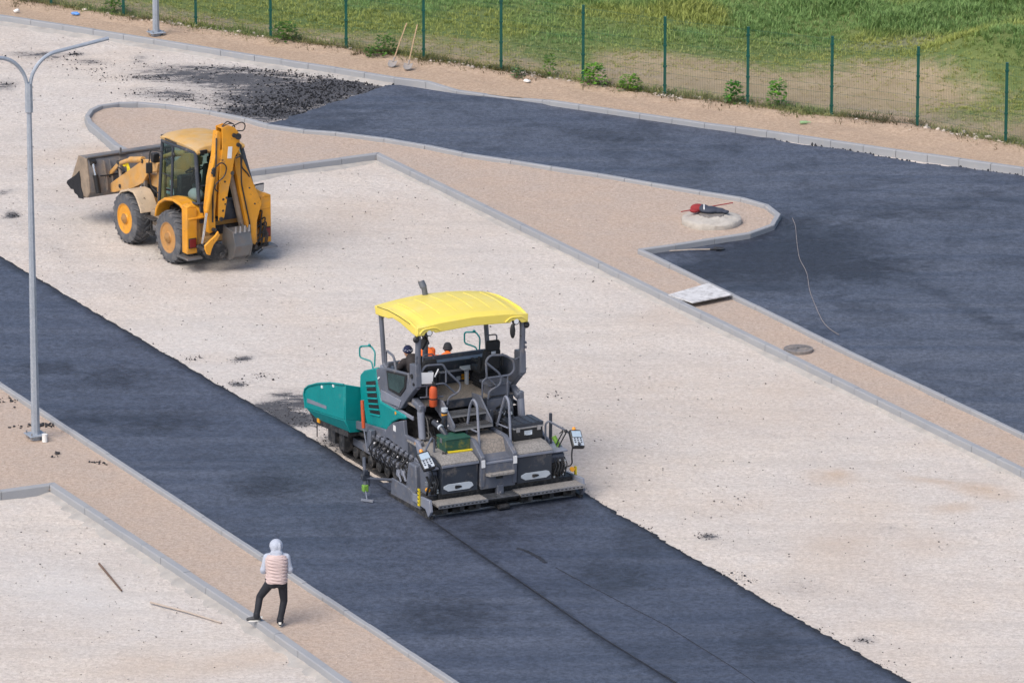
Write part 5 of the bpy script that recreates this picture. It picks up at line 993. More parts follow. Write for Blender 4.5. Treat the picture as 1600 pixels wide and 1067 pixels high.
# --- grade sensor reaching out over the old lane on the left
gs = MB(); gs.tube([(-1.72, 1.98, .42), (-2.30, 2.05, .52)], .03, 8); gs.tube([(-2.30, 2.05, .28), (-2.30, 2.12, .95)], .036, 10); s_ = pv(gs, 'grade_sensor', 'grey_blue')
m = MB(); m.box(-2.38, -2.22, 2.02, 2.12, .48, .60); m.box(-2.35, -2.25, 2.0, 2.06, .60, .70); m.rod((-2.22, 2.05, .34), (-2.22, 2.05, .66), .02); pv(m, 'clamp', 'panel_dark', s_, bev=.01); m = MB(); m.box(-2.37, -2.26, 1.98, 2.10, .24, .38); pv(m, 'sensor_head', 'lime', s_, bev=.012); m = MB(); m.tube([(-2.32, 2.02, .3), (-2.36, 1.86, .12)], .012, 6); pv(m, 'feeler_arm', 'grey_light', s_); m = MB(); m.obox((-2.36, 1.84, .105), (.28, .05, .04), (0, .0, -.9)); pv(m, 'skid', 'grey_light', s_)

# --- loose things standing on the machine
PM = Matrix.Translation(PAV.location) @ Matrix.Rotation(R(26.5), 4, 'Z')
def onpav(name, loc, rz, label, cat, group=None): return empty(name, tuple(PM @ Vector(loc)), R(26.5) + rz, label, cat, group)
t = onpav('toolbox', (-.80, .98, 1.246), 0, 'dark green metal box with yellow paint smears on the left screed cover', 'toolbox')
m = MB(); m.box(-.28, .28, -.22, .22, 0, .24); m.build('box_body', 'box_front', t, bev=.01); m = MB(); m.box(-.285, .285, -.225, .225, .243, .285); m.build('lid', 'green_box', t, bev=.01); m = MB(); m.box(-.288, -.284, -.05, .05, .16, .26); m.build('latch', 'steel', t)
t = onpav('tool_case', (.86, 1.13, 1.246), 0, 'large black plastic tool case with silver band on the right screed cover', 'case')
m = MB(); m.box(-.34, .34, -.27, .27, 0, .24); m.build('case_body', 'black_part', t, bev=.015); m = MB(); m.box(-.345, .345, -.275, .275, .243, .285); m.build('silver_band', 'steel', t, bev=.006); m = MB(); m.box(-.35, .35, -.28, .28, .287, .36)
for k in range(4): m.box(-.30 + k * .17, -.24 + k * .17, -.26, .26, .36, .375)
m.build('case_lid', 'panel_dark', t, bev=.012); m = MB(); m.tube(fillet([(-.07, -.275, .16), (-.07, -.30, .12), (.07, -.30, .12), (.07, -.275, .16)], .02), .012, 6); m.box(-.09, .09, -.275, -.268, .11, .2); m.build('handle', 'keys', t)
for xx in (-.24, .24): m = MB(); m.box(xx - .04, xx + .04, -.292, -.276, .19, .29); m.build('latch', 'steel', t)
t = onpav('spirit_level', (-.78, .70, 1.247), -.06, 'thin yellow levelling staff lying in front of the green box', 'level')
m = MB(); m.box(-.28, .28, -.025, .025, 0, .035); m.build('staff', 'yellow_tool', t, bev=.004); m = MB(); m.tube([(-.28, 0, .02), (-.42, -.03, .02)], .012, 6); m.tube([(-.35, -.09, .02), (-.37, .07, .02)], .01, 6); m.build('hook', 'black_part', t)
t = onpav('fire_extinguisher', (-.90, 1.72, 1.96), 0, 'orange red fire extinguisher hanging behind the left seat of the paver', 'extinguisher')
m = MB(); m.lathe([(.0, 0), (.07, .005), (.085, .03), (.085, .36), (.07, .41), (.03, .44)], 'z', n=16); m.build('cylinder', 'orange_red', t); m = MB(); m.rod((0, 0, .44), (0, 0, .50), .028); m.obox((0, -.04, .52), (.03, .14, .025)); m.build('valve', 'black_part', t); m = MB(); m.lathe([(.087, .16), (.087, .19)], 'z', n=16); m.build('strap', 'black_part', t)

# ================================================================== THE BACKHOE LOADER (local: x right, y forward; origin under the rear axle)
BH = empty('backhoe_loader', (-7.121, 148.622, 0), R(32), 'worn yellow backhoe loader with its digging arm folded behind the cab', 'excavator')
def bh(mb, name, mat, parent=None, **k): return mb.build(name, mat, parent or BH, **k)
rnd = random.Random(9)
def wheel(cx, cy, r, w, s, rim, name):
    xo = s * cx; prof = [(r * .56, -w * .5), (r * .80, -w * .52), (r * .93, -w * .46), (r * .965, -w * .25), (r * .97, 0), (r * .965, w * .25), (r * .93, w * .46), (r * .80, w * .52), (r * .56, w * .5)]
    m = MB(); m.lathe(prof + prof[:1], 'x', (xo, cy, r - .01), 40, cap=False); wr = empty(name, (xo, cy, r - .01)); wr.parent = BH
    wr.name = name; m.v = [(v[0] - xo, v[1] - cy, v[2] - r + .01) for v in m.v]; 
    me_t = m
    t = me_t.build('tyre', 'tyre', wr)
    m = MB(); n = 22
    for k in range(n):
        for side in (-1, 1):
            a0 = 2 * math.pi * (k + (.5 if side > 0 else 0)) / n
            q = []
            for (xx, da, rr) in ((side * w * .02, .16, .955), (side * w * .28, .05, .955), (side * w * .50, -.06, .90), (side * w * .525, -.08, .80)):
                for hh in (0, .062):
                    for dd in (-.045, .045): a = a0 + da + dd; R_ = r * (rr + hh * (1 if rr > .85 else .5)); q.append((xx, R_ * math.cos(a), R_ * math.sin(a)))
            fs = []
            for i in range(3): b = i * 4; fs += [(b, b + 1, b + 5, b + 4), (b + 2, b + 6, b + 7, b + 3), (b, b + 4, b + 6, b + 2), (b + 1, b + 3, b + 7, b + 5)]
            fs += [(0, 2, 3, 1), (12, 13, 15, 14)]; m.add(q, fs)
    m.build('tyre_lugs', 'tyre', t, smooth=False)
    m = MB(); o = w * .5; m.lathe([(r * .60, s * (o - .02)), (r * .585, s * (o + .005)), (r * .53, s * (o - .01)), (r * .50, s * (o - .15)), (r * .30, s * (o - .19)), (r * .27, s * (o - .06)), (r * .20, s * (o + .01)), (.0, s * (o + .01))], 'x', (0, 0, 0), 28); rm = m.build('rim', rim, wr)
    m = MB()
    for k in range(8): a = 2 * math.pi * k / 8; m.rod((s * (o - .19), r * .38 * math.cos(a), r * .38 * math.sin(a)), (s * (o - .14), r * .38 * math.cos(a), r * .38 * math.sin(a)), .022, n=8)
    m.build('wheel_nuts', 'greasy', rm); m = MB(); m.lathe([(r * .495, s * (o - .148)), (r * .30, s * (o - .186)), (r * .26, s * (o - .14)), (r * .2, s * (o - .1))], 'x', (0, 0, 0), 28, cap=False); m.build('disc', 'rim_disc', rm); m = MB(); m.lathe([(r * .22, s * (o - .05)), (r * .20, s * (o + .02)), (r * .12, s * (o + .05)), (r * .07, s * (o + .075))], 'x', (0, 0, 0), 16); m.build('hub', 'rim_disc', rm)
    return wr
for s in (-1, 1):
    wheel(.91, 0.0, .63, .42, s, 'rim_brown', 'wheel'); wheel(.91, 2.12, .62, .40, s, 'digger_yellow', 'wheel')
# --- chassis and bonnet
m = MB(); m.box(-.40, .40, -.75, 3.1, .55, .95); m.box(-.62, .62, -.5, .75, .8, 1.2); m.box(-.75, .75, -.12, .12, .52, .74); m.box(-.75, .75, 2.02, 2.22, .5, .72); bh(m, 'chassis', 'greasy', bev=.03)
m = MB(); m.prism([(1.08, 1.0), (1.08, 1.72), (1.3, 1.72), (2.55, 1.56), (2.75, 1.45), (2.75, .8), (1.2, .8)], 'x', -.42, .42); bh(m, 'bonnet', 'digger_dusty', bev=.06, seg=3)
m = MB(); m.box(-.425, -.415, 1.5, 2.5, 1.1, 1.35)
for k in range(7): m.box(-.435, -.42, 1.55 + k * .14, 1.62 + k * .14, 1.12, 1.32)
bh(m, 'side_grille', 'black_part'); m = MB(); m.obox((-.432, 1.15, 1.40), (.012, .45, .14), (-.12, 0, 0)); m.obox((-.432, 1.02, 1.62), (.012, .16, .12)); bh(m, 'white_sticker', 'white_paint'); m = MB(); m.obox((-.437, 1.15, 1.43), (.012, .42, .045), (-.12, 0, 0)); bh(m, 'red_stripe', 'red_lamp')
for s in (-1, 1):
    m = MB(); m.box(s * .48, s * .86, .68, 1.32, .62, .98); bh(m, 'fuel_tank', 'bucket_tan', bev=.03); m = MB(); m.box(s * .84, s * 1.05, .78, 1.28, .82, .85); m.box(s * .84, s * 1.05, .84, 1.2, .46, .49); m.box(s * .86, s * .9, .82, .86, .46, .84); m.box(s * .86, s * .9, 1.2, 1.24, .46, .84)
    bh(m, 'side_step', 'greasy', smooth=False)
# front fenders
for s in (-1, 1):
    pr = [(2.36, 1.20), (2.28, 1.27), (1.92, 1.38), (1.66, 1.38), (1.5, 1.28), (1.30, 1.0), (1.28, .92), (1.34, .92), (1.36, 1.0), (1.54, 1.23), (1.68, 1.33), (1.9, 1.33), (2.26, 1.22), (2.34, 1.16)]
    m = MB(); m.prism(pr, 'x', s * .66, s * 1.12); bh(m, 'front_fender', 'dusty_fender', bev=.01)
    pr = [(.70, .98), (.64, 1.20), (.50, 1.38), (.20, 1.54), (-.20, 1.60), (-.55, 1.56), (-.85, 1.42), (-.98, 1.25), (-.92, 1.22), (-.8, 1.36), (-.52, 1.49), (-.2, 1.53), (.17, 1.47), (.46, 1.32), (.58, 1.17), (.64, .98)]
    m = MB(); m.prism(pr, 'x', s * .66, s * 1.10); bh(m, 'rear_fender', 'digger_yellow', bev=.03, seg=3)
    m = MB(); m.prism([(.66, 1.0), (.60, 1.2), (.45, 1.36), (.1, 1.50), (-.3, 1.54), (-.8, 1.38), (-.9, 1.2), (-.6, 1.0)], 'x', s * .60, s * .665); bh(m, 'inner_wheel_arch', 'greasy')
# --- cab
m = MB(); m.box(-.74, .74, -.80, 1.06, 1.10, 1.24); bh(m, 'cab_floor', 'black_part', bev=.02)
A, At, Bp, Bt, Cp, Ct = (1.07, 1.18), (1.12, 2.66), (.46, 1.43), (.60, 2.66), (-.86, 1.56), (-.48, 2.70); xb_, xt_ = .75, .61
def pane(name, q, mat, par): m = MB(); m.add(q, [(0, 1, 2, 3)]); bh(m, name, mat, par, smooth=False)
for s in (-1, 1):
    x0, x1 = s * xb_, s * xt_
    m = MB(); m.tube([(x0, *A), (x1, *At)], .04, 8); m.tube([(x0, *Bp), (x1, *Bt)], .035, 8); m.tube([(x0, *Cp), (x1, *Ct)], .05, 8); m.tube([(x0, *A), (x0, .85, 1.20), (x0, .46, 1.43), (x0, -.86, 1.56)], .035, 8); m.tube([(x1, *At), (x1, *Ct)], .05, 8); cf = bh(m, 'cab_side_frame', 'panel_dark')
    pane('front_quarter_window', [(x0, 1.06, 1.2), (x0, .47, 1.44), (x1, .60, 2.64), (x1, 1.11, 2.64)], 'cab_glass', cf); pane('door_window', [(x0, .45, 1.44), (x0, -.84, 1.58), (x1, -.48, 2.68), (x1, .59, 2.64)], 'cab_glass', cf)
    m = MB(); m.tube(fillet([(s * .72, .95, 1.92), (s * .80, .75, 1.97), (s * .74, .40, 1.92)], .05), .014, 6); m.ell((s * .66, .50, 2.45), (.04, .07, .07)); bh(m, 'door_handle', 'black_part', cf)
m = MB(); m.tube([(-xb_, *A), (xb_, *A)], .045, 8); m.tube([(-xt_, *At), (xt_, *At)], .045, 8); ff = bh(m, 'windscreen_frame', 'panel_dark'); pane('windscreen', [(-xb_, *A), (xb_, *A), (xt_, *At), (-xt_, *At)], 'cab_glass', ff)
m = MB(); m.tube([(-xb_, *Cp), (xb_, *Cp)], .05, 8); m.tube([(-xt_, *Ct), (xt_, *Ct)], .05, 8); m.tube([(-.70, -.72, 1.95), (.70, -.72, 1.95)], .02, 6); rf = bh(m, 'rear_window_frame', 'panel_dark'); pane('rear_window', [(-xb_, *Cp), (xb_, *Cp), (xt_, *Ct), (-xt_, *Ct)], 'cab_glass', rf)
m = MB(); m.box(-.74, .74, -.90, -.84, 1.10, 1.56); bh(m, 'rear_wall', 'panel_dark', bev=.01)
m = MB(); N1 = 11; vs = []; pl = [(1.16, 2.64, .58), (1.26, 2.70, .63), (1.22, 2.80, .645), (.95, 2.845, .63), (.3, 2.86, .64), (-.30, 2.855, .65), (-.52, 2.82, .65), (-.57, 2.71, .65), (-.52, 2.66, .60)]
for (yy, zz, hw) in pl:
    for i in range(N1): u = -1 + 2 * i / (N1 - 1); vs.append((hw * u, yy - .05 * u * u, zz + (.03 * (1 - u * u) - .06 * max(0, abs(u) - .74) / .26 if zz > 2.76 else 0)))
n = len(pl); fs = [(j * N1 + i, j * N1 + i + 1, (j + 1) * N1 + i + 1, (j + 1) * N1 + i) for j in range(n - 1) for i in range(N1 - 1)] + [tuple(j * N1 for j in range(n)), tuple(j * N1 + N1 - 1 for j in reversed(range(n)))] + [((n - 1) * N1 + i, (n - 1) * N1 + i + 1, i + 1, i) for i in range(N1 - 1)]
m.add(vs, fs); rf_ = bh(m, 'cab_roof', 'cab_roof', bev=.015, ang=40)
for s in (-1, 1):
    m = MB(); m.box(s * .56, s * .36, -.61, -.55, 2.67, 2.77); lp = bh(m, 'work_lamp', 'black_part', rf_, bev=.015); m = MB(); m.obox((s * .642, .66, 2.745), (.012, .55, .035)); bh(m, 'grime_band', 'greasy', rf_)
    m = MB(); m.box(s * .56, s * .36, 1.22, 1.30, 2.67, 2.76); bh(m, 'work_lamp', 'black_part', rf_, bev=.015)
m = MB(); m.box(-.27, .27, -.12, .38, 1.60, 1.74); sb_ = bh(m, 'driver_seat', 'seat', bev=.06, seg=3); m = MB(); m.obox((0, -.16, 2.02), (.50, .14, .62), (.15, 0, 0)); bh(m, 'backrest', 'seat', sb_, bev=.06, seg=3); m = MB(); m.obox((0, -.20, 2.42), (.30, .11, .17), (.15, 0, 0)); bh(m, 'headrest', 'seat', sb_, bev=.04); m = MB(); m.box(-.2, .2, -.05, .33, 1.24, 1.60); bh(m, 'seat_base', 'black_part', sb_)
m = MB(); Mx = Matrix.Translation((0, .68, 1.96)) @ Matrix.Rotation(-.5, 4, 'X'); m.tube([Mx @ Vector((.21 * math.cos(a), .21 * math.sin(a), 0)) for a in np.linspace(0, 2 * math.pi, 25)], .018, 8, False); m.rod(Mx @ Vector((-.2, 0, 0)), Mx @ Vector((.2, 0, 0)), .013); m.rod(Mx @ Vector((0, 0, 0)), (0, .98, 1.4), .03); bh(m, 'steering_wheel', 'black_part')
m = MB(); m.box(-.3, .3, .85, 1.04, 1.24, 1.80); bh(m, 'dashboard', 'black_part', bev=.05); m = MB(); m.box(.45, .70, -.4, .7, 1.24, 1.70); bh(m, 'side_console', 'black_part', bev=.05); m = MB(); m.tube([(.5, .4, 1.7), (.5, .44, 2.05)], .015, 6); m.ell((.5, .44, 2.07), .035); m.tube([(.62, .4, 1.7), (.62, .44, 2.0)], .015, 6); m.ell((.62, .44, 2.02), .035); m.tube([(-.2, -.45, 1.25), (-.2, -.5, 1.98)], .015, 6); m.tube([(.2, -.45, 1.25), (.2, -.5, 1.98)], .015, 6); each(m, 'control_lever', 'black_part', BH)
bag = MB(); bag.ell((0, 0, .14), (.16, .26, .16), 16, 10); bag.ell((.03, .2, .10), (.12, .16, .12), 14, 8); bag.ell((-.02, -.16, .18), (.11, .15, .12), 14, 8)
bo = bag.build('cloth_bundle', 'cloth_pink'); rb = bo.modifiers.new('Remesh', 'REMESH'); rb.mode = 'VOXEL'; rb.voxel_size = .03
BM = Matrix.Translation(BH.location) @ Matrix.Rotation(R(32), 4, 'Z'); bo.location = BM @ Vector((-.52, -.32, 1.50)); bo.rotation_euler = (0, 0, R(32)); tag(bo, 'crumpled pale pink cloth lying inside the yellow cab window', 'cloth')
sh_ = MB(); sh_.box(-.70, -.36, -.7, .1, 1.24, 1.50); bh(sh_, 'side_shelf', 'black_part', bev=.03)
# mirrors
for s in (-1, 1):
    m = MB(); m.tube(fillet([(s * .62, 1.05, 2.40), (s * .84, 1.30, 2.42), (s * .88, 1.34, 1.95), (s * .82, 1.30, 1.50), (s * .74, 1.12, 1.40)], .06), .016, 6); ma = bh(m, 'mirror_arm', 'black_part'); m = MB(); m.obox((s * .86, 1.33, 1.98), (.16, .05, .26), (0, 0, s * .3)); bh(m, 'mirror_head', 'black_part', ma, bev=.02)
m = MB(); m.tube([(.74, .4, 1.70), (1.30, .24, 1.50)], .014, 6); rm_ = bh(m, 'mirror_arm', 'black_part'); m = MB(); m.obox((1.47, .22, 1.42), (.30, .04, .22), (.1, 0, .15)); bh(m, 'mirror_head', 'black_part', rm_, bev=.02); m = MB(); m.obox((1.467, .192, 1.42), (.25, .012, .17), (.1, 0, .15)); bh(m, 'mirror_glass', 'mirror_face', rm_)
# --- loader arms and front bucket
for s in (-1, 1):
    xa, xb = s * .62, s * .52
    m = MB(); m.prism([(1.35, 2.05), (1.75, 2.06), (2.16, 1.98), (2.30, 1.86), (3.72, 1.06), (3.80, .95), (3.72, .84), (3.55, .87), (2.60, 1.18), (2.08, 1.42), (1.85, 1.70), (1.40, 1.85)], 'x', xa, xb); la = bh(m, 'loader_arm', 'digger_dusty', bev=.015)
    m = MB(); m.prism([(2.02, 1.98), (2.12, 2.0), (2.16, 1.30), (2.02, 1.28)], 'x', xa - s * .01, xb + s * .01); bh(m, 'arm_web', 'bucket_steel', la, bev=.01)
    m = MB(); m.prism([(3.26, 1.70), (3.34, 1.68), (3.28, 1.06), (3.18, 1.06)], 'x', xa - s * .06, xa - s * .01); lk = bh(m, 'tilt_lever', 'bucket_tan', la, bev=.012); m = MB(); m.obox((xa - s * .035, 3.55, 1.45), (.05, .62, .10), (-.65, 0, 0)); bh(m, 'tilt_link', 'digger_dusty', lk, bev=.012); m = MB(); m.rod((xa - s * .035, 3.22, 1.66), (xa - s * .035, 2.70, 1.86), .055, n=12); m.rod((xa - s * .035, 2.75, 1.84), (xa - s * .035, 2.12, 1.98), .075, n=12); bh(m, 'tilt_cylinder', 'digger_dusty', lk)
    m = MB()
    for yy, zz in ((3.30, 1.66), (3.22, 1.10), (2.10, 1.95), (3.78, 1.22), (2.12, 1.35)): m.rod((xa - s * .08, yy, zz), (xa + s * .02, yy, zz), .05, n=12)
    each(m, 'pivot_pin', 'greasy', la); m = MB(); m.rod((s * .64, 2.15, 1.30), (s * .62, 1.62, 1.02), .05, n=12); lc_ = bh(m, 'lift_cylinder', 'chrome'); m = MB(); m.rod((s * .63, 1.75, 1.09), (s * .60, 1.0, .82), .08, n=12); bh(m, 'cylinder_barrel', 'bucket_tan', lc_)
    m = MB()
    for k in range(4): m.tube([(xa - s * .02, 3.10 - .03 * k, 1.62), (xa - s * .05, 3.02 - .04 * k, 1.72), (xa - s * .04, 2.92 - .04 * k, 1.60), (xa - s * .03, 2.90 - .03 * k, 1.38)], .013, 6)
    bh(m, 'yellow_hoses', 'yellow_tool' if s < 0 else 'black_part', la)
    m = MB(); m.tube(fillet([(xa, 3.0, 1.5), (xa - s * .02, 3.4, 1.55), (xa - s * .2, 3.72, 1.35), (xa - s * .45, 3.74, 1.05)], .15), .018, 6); bh(m, 'bucket_hose', 'black_part', la)
    m = MB(); m.prism([(1.28, 2.12), (1.62, 2.12), (1.62, 1.0), (1.28, 1.0)], 'x', s * .50, s * .42); bh(m, 'loader_tower', 'digger_dusty', bev=.02); m = MB(); m.box(s * .52, s * .70, 1.42, 1.56, 2.05, 2.28); bh(m, 'front_lamp', 'black_part', bev=.03)
W = 1.16; bpf = [(3.92, 1.72), (3.86, 1.66), (3.72, 1.15), (3.70, .90), (3.80, .76), (4.05, .70), (4.78, .88), (4.76, .92), (4.10, .77), (3.90, .82), (3.80, .93), (3.82, 1.14), (3.95, 1.62), (4.22, 1.66), (4.22, 1.71)]
m = MB(); m.prism(bpf, 'x', -W, W); bk = bh(m, 'loader_bucket', 'bucket_steel', bev=.008)
for s in (-1, 1):
    m = MB(); m.prism([(3.86, 1.70), (4.24, 1.71), (4.60, 1.1), (4.55, .98), (4.08, .74), (3.82, .76), (3.70, .90), (3.72, 1.15)], 'x', s * (W + .03), s * (W - .01)); bp = bh(m, 'bucket_side', 'bucket_tan', bk, bev=.008)
    m = MB(); m.prism([(4.20, 1.34), (4.34, 1.22), (4.80, .97), (4.84, .90), (4.62, .80), (4.50, .82), (4.44, .74), (4.30, .72), (4.24, .66), (4.00, .69), (4.02, .80), (4.12, .95), (4.14, 1.15)], 'x', s * (W + .045), s * (W + .031)); bh(m, 'asphalt_coating', 'fresh_asphalt_crust', bp)
    m = MB(); m.rod((s * 1.04, 3.80, 1.60), (s * 1.02, 3.70, 1.28), .035, n=10); cr = bh(m, 'clam_rod', 'chrome', bk); m = MB(); m.rod((s * 1.02, 3.71, 1.32), (s * .98, 3.64, .88), .065, n=12); m.rod((s * 1.1, 3.82, 1.62), (s * .96, 3.82, 1.62), .07, n=10); bh(m, 'clam_cylinder', 'black_part', cr)
m = MB()
for xx in (-.74, -.58, -.30, .30, .58, .74): m.prism([(3.78, 1.60), (3.84, 1.62), (3.72, 1.15), (3.70, .90), (3.62, .92), (3.66, 1.2)], 'x', xx - .015, xx + .015)
each(m, 'bucket_rib', 'bucket_steel', bk); m = MB(); m.box(-W, W, 3.84, 3.92, 1.70, 1.745); bh(m, 'top_lip', 'bucket_worn', bk, bev=.008); m = MB(); m.tube([(-.25, 3.85, 1.72), (-.25, 3.85, 1.86)], .025, 6); m.box(-.30, -.12, 3.8, 3.88, 1.70, 1.75); bh(m, 'indicator_pin', 'bucket_worn', bk); m = MB(); m.tube([(-.9, 3.68, 1.28), (0.9, 3.68, 1.28)], .02, 6); bh(m, 'cross_pipe', 'black_part', bk)
# --- rear frame, stabilisers, lamps
m = MB(); m.box(-1.02, 1.02, -.84, -.70, 1.10, 1.24); m.box(-1.02, 1.02, -.84, -.70, .60, .74); m.box(-.82, -.70, -.84, -.70, .6, 1.24); m.box(.70, .82, -.84, -.70, .6, 1.24); m.box(-.80, .80, -.72, -.66, .55, 1.25); bh(m, 'slide_frame', 'digger_dusty', bev=.015)
for s in (-1, 1):
    m = MB(); m.box(s * .86, s * 1.13, -.95, -.70, .42, 1.52); m.prism([(s * .86, 1.52), (s * 1.0, 1.60), (s * 1.13, 1.56), (s * 1.13, 1.52)], 'y', -.95, -.70); sl_ = bh(m, 'stabiliser_leg', 'digger_yellow', bev=.015); m = MB(); m.box(s * .92, s * 1.07, -.92, -.74, .34, .5); bh(m, 'inner_leg', 'greasy', sl_); m = MB(); m.prism([(-1.08, .36), (-1.12, .31), (-.58, .31), (-.62, .36)], 'x', s * .80, s * 1.22); bh(m, 'foot_plate', 'bucket_worn', sl_, bev=.01)
    m = MB(); m.box(s * .90, s * 1.10, -.985, -.952, .56, .80); tl = bh(m, 'tail_lamp', 'black_part', sl_, bev=.01); m = MB(); m.box(s * .915, s * 1.085, -1.0, -.984, .58, .78); bh(m, 'lamp_lens', 'red_lamp', tl, bev=.008)
# --- digging arm, slewed across the rear in an upright plane
m = MB(); m.box(.40, .66, -1.12, -.82, .5, 1.05); m.rod((.53, -1.0, .45), (.53, -1.0, 1.12), .11, n=16); kp = bh(m, 'kingpost', 'digger_dusty', bev=.02)
m = MB()
for k in range(9): a = Vector((.70 + rnd.random() * .2, -.95, .55 + rnd.random() * .7)); m.tube(fillet([a, a + Vector((.1, -.12, .1)), a + Vector((.05, -.1, -.25)), a + Vector((-.15, -.05, -.4))], .06), .017, 6)
bh(m, 'kingpost_hoses', 'black_part', kp)
boom = [(.02, 2.74), (.06, 2.86), (.17, 2.82), (.26, 2.60), (.47, 2.14), (.74, 1.52), (.76, 1.44), (.71, 1.30), (.62, 1.0), (.59, .50), (.53, .40), (.45, .40), (.41, .50), (.36, .96), (.18, 1.84), (.06, 2.4)]
m = MB(); m.prism(boom, 'y', -1.16, -1.13); m.prism(boom, 'y', -.90, -.87); b_o = bh(m, 'boom', 'digger_yellow', bev=.008)
m = MB(); m.hexa([(.36, -1.13, .96), (.42, -1.13, .96), (.42, -.90, .96), (.36, -.90, .96)], [(.06, -1.13, 2.4), (.12, -1.13, 2.4), (.12, -.90, 2.4), (.06, -.90, 2.4)]); m.hexa([(.62, -1.13, 1.0), (.72, -1.13, 1.36), (.72, -.90, 1.36), (.62, -.90, 1.0)], [(.58, -1.13, 1.0), (.68, -1.13, 1.36), (.68, -.90, 1.36), (.58, -.90, 1.0)]); m.hexa([(.74, -1.13, 1.50), (.70, -1.13, 1.50), (.70, -.90, 1.50), (.74, -.90, 1.50)], [(.22, -1.13, 2.68), (.18, -1.13, 2.68), (.18, -.90, 2.68), (.22, -.90, 2.68)]); bh(m, 'boom_web', 'digger_yellow', b_o)
m = MB(); m.rod((.02, -1.0, 2.2), (.30, -1.0, .95), .07, n=12); rmm = bh(m, 'boom_cylinder', 'bucket_tan', b_o)
dip = [(-.36, 3.43), (-.17, 3.46), (-.02, 3.40), (.08, 3.28), (.12, 3.14), (.10, 2.86), (-.03, 2.68), (-.10, 2.35), (-.22, 1.85), (-.32, 1.30), (-.37, 1.22), (-.48, 1.22), (-.47, 1.80), (-.42, 2.56), (-.36, 2.9)]
m = MB(); m.prism(dip, 'y', -1.30, -1.27); m.prism(dip, 'y', -1.02, -.99); dp = bh(m, 'dipper', 'digger_yellow', bev=.008)
m = MB(); m.hexa([(-.44, -1.27, 1.3), (-.38, -1.27, 1.3), (-.38, -1.02, 1.3), (-.44, -1.02, 1.3)], [(-.40, -1.27, 2.9), (-.34, -1.27, 2.9), (-.34, -1.02, 2.9), (-.40, -1.02, 2.9)]); m.hexa([(-.36, -1.27, 1.3), (-.33, -1.27, 1.3), (-.33, -1.02, 1.3), (-.36, -1.02, 1.3)], [(-.07, -1.27, 2.5), (-.10, -1.27, 2.5), (-.10, -1.02, 2.5), (-.07, -1.02, 2.5)]); m.hexa([(-.34, -1.27, 3.40), (-.02, -1.27, 3.36), (-.02, -1.02, 3.36), (-.34, -1.02, 3.40)], [(-.34, -1.27, 3.43), (-.06, -1.27, 3.42), (-.06, -1.02, 3.42), (-.34, -1.02, 3.43)]); bh(m, 'dipper_web', 'digger_yellow', dp)
col = [(-.46, 3.36), (-.34, 3.32), (-.40, 2.6), (-.44, 2.30), (-.54, 1.42), (-.53, .99), (-.69, .93), (-.75, 1.52), (-.66, 2.24), (-.53, 2.76)]
m = MB(); m.prism(col, 'y', -1.25, -1.05); cl_ = bh(m, 'dipper_beam', 'digger_yellow', dp, bev=.012)
m = MB(); m.tube([(-.49, -1.262, 3.2), (-.51, -1.262, 2.6), (-.60, -1.262, 1.9), (-.62, -1.262, 1.2)], .02, 6); bh(m, 'beam_groove', 'greasy', dp)
m = MB(); m.rod((-.80, -1.3, 1.46), (-.92, -1.3, .74), .035, n=12); cr = bh(m, 'bucket_ram_rod', 'chrome', dp); m = MB(); m.rod((-.62, -1.3, 2.3), (-.79, -1.3, 1.5), .06, n=12); bh(m, 'bucket_ram_barrel', 'digger_yellow', cr)
m = MB(); m.prism([(-.58, 1.02), (-.66, .92), (-.80, .83), (-.94, .72), (-.93, .62), (-.88, .50), (-.80, .47), (-.76, .60), (-.70, .72), (-.60, .82), (-.53, .92)], 'y', -1.46, -1.40); lk = bh(m, 'bucket_link', 'digger_yellow', dp, bev=.012)
m = MB()
for (a, b) in ((-.05, 3.22), (.06, 2.98), (-.60, 1.02), (-.86, .58), (.50, .46), (-.42, 1.26)): m.rod((a, -1.345, b), (a, -.95, b), .05, n=12)
m.rod((.06, -1.345, 3.18), (.06, -1.28, 3.18), .075, n=14); each(m, 'arm_pin', 'greasy', dp)
m = MB(); m.obox((-.16, -1.303, 2.82), (.11, .006, .28), (0, .1, 0)); bh(m, 'white_smear', 'white_paint', dp); m = MB()
for (a, b, r) in ((-.10, 2.32, .05), (-.30, 2.14, .025), (-.26, 1.75, .03), (-.35, 1.72, .03), (-.30, 1.60, .022), (-.36, 1.45, .028), (.36, 1.9, .02), (.5, 1.5, .02)): m.rod((a, -1.306, b), (a, -1.28, b), r, n=10)
bh(m, 'bolt_holes', 'greasy', dp)
m = MB(); m.tube(fillet([(-.05, -1.2, 3.40), (.06, -1.25, 3.46), (.20, -1.25, 3.50), (.33, -1.2, 3.40), (.28, -1.2, 3.26), (.14, -1.2, 3.28), (.06, -1.2, 3.30)], .08), .014, 6); m.tube(fillet([(-.30, -1.2, 3.43), (-.18, -1.3, 3.52), (-.02, -1.25, 3.48), (.04, -1.2, 3.38)], .05), .014, 6); m.tube(fillet([(-.28, -1.15, 3.43), (-.16, -1.2, 3.55), (.0, -1.15, 3.46)], .05), .014, 6); m.tube(fillet([(-.60, -1.34, 2.50), (-.45, -1.40, 2.66), (-.27, -1.36, 2.52), (-.32, -1.34, 2.28), (-.56, -1.34, 2.14), (-.60, -1.34, 2.0), (-.50, -1.34, 1.94)], .1), .016, 6)
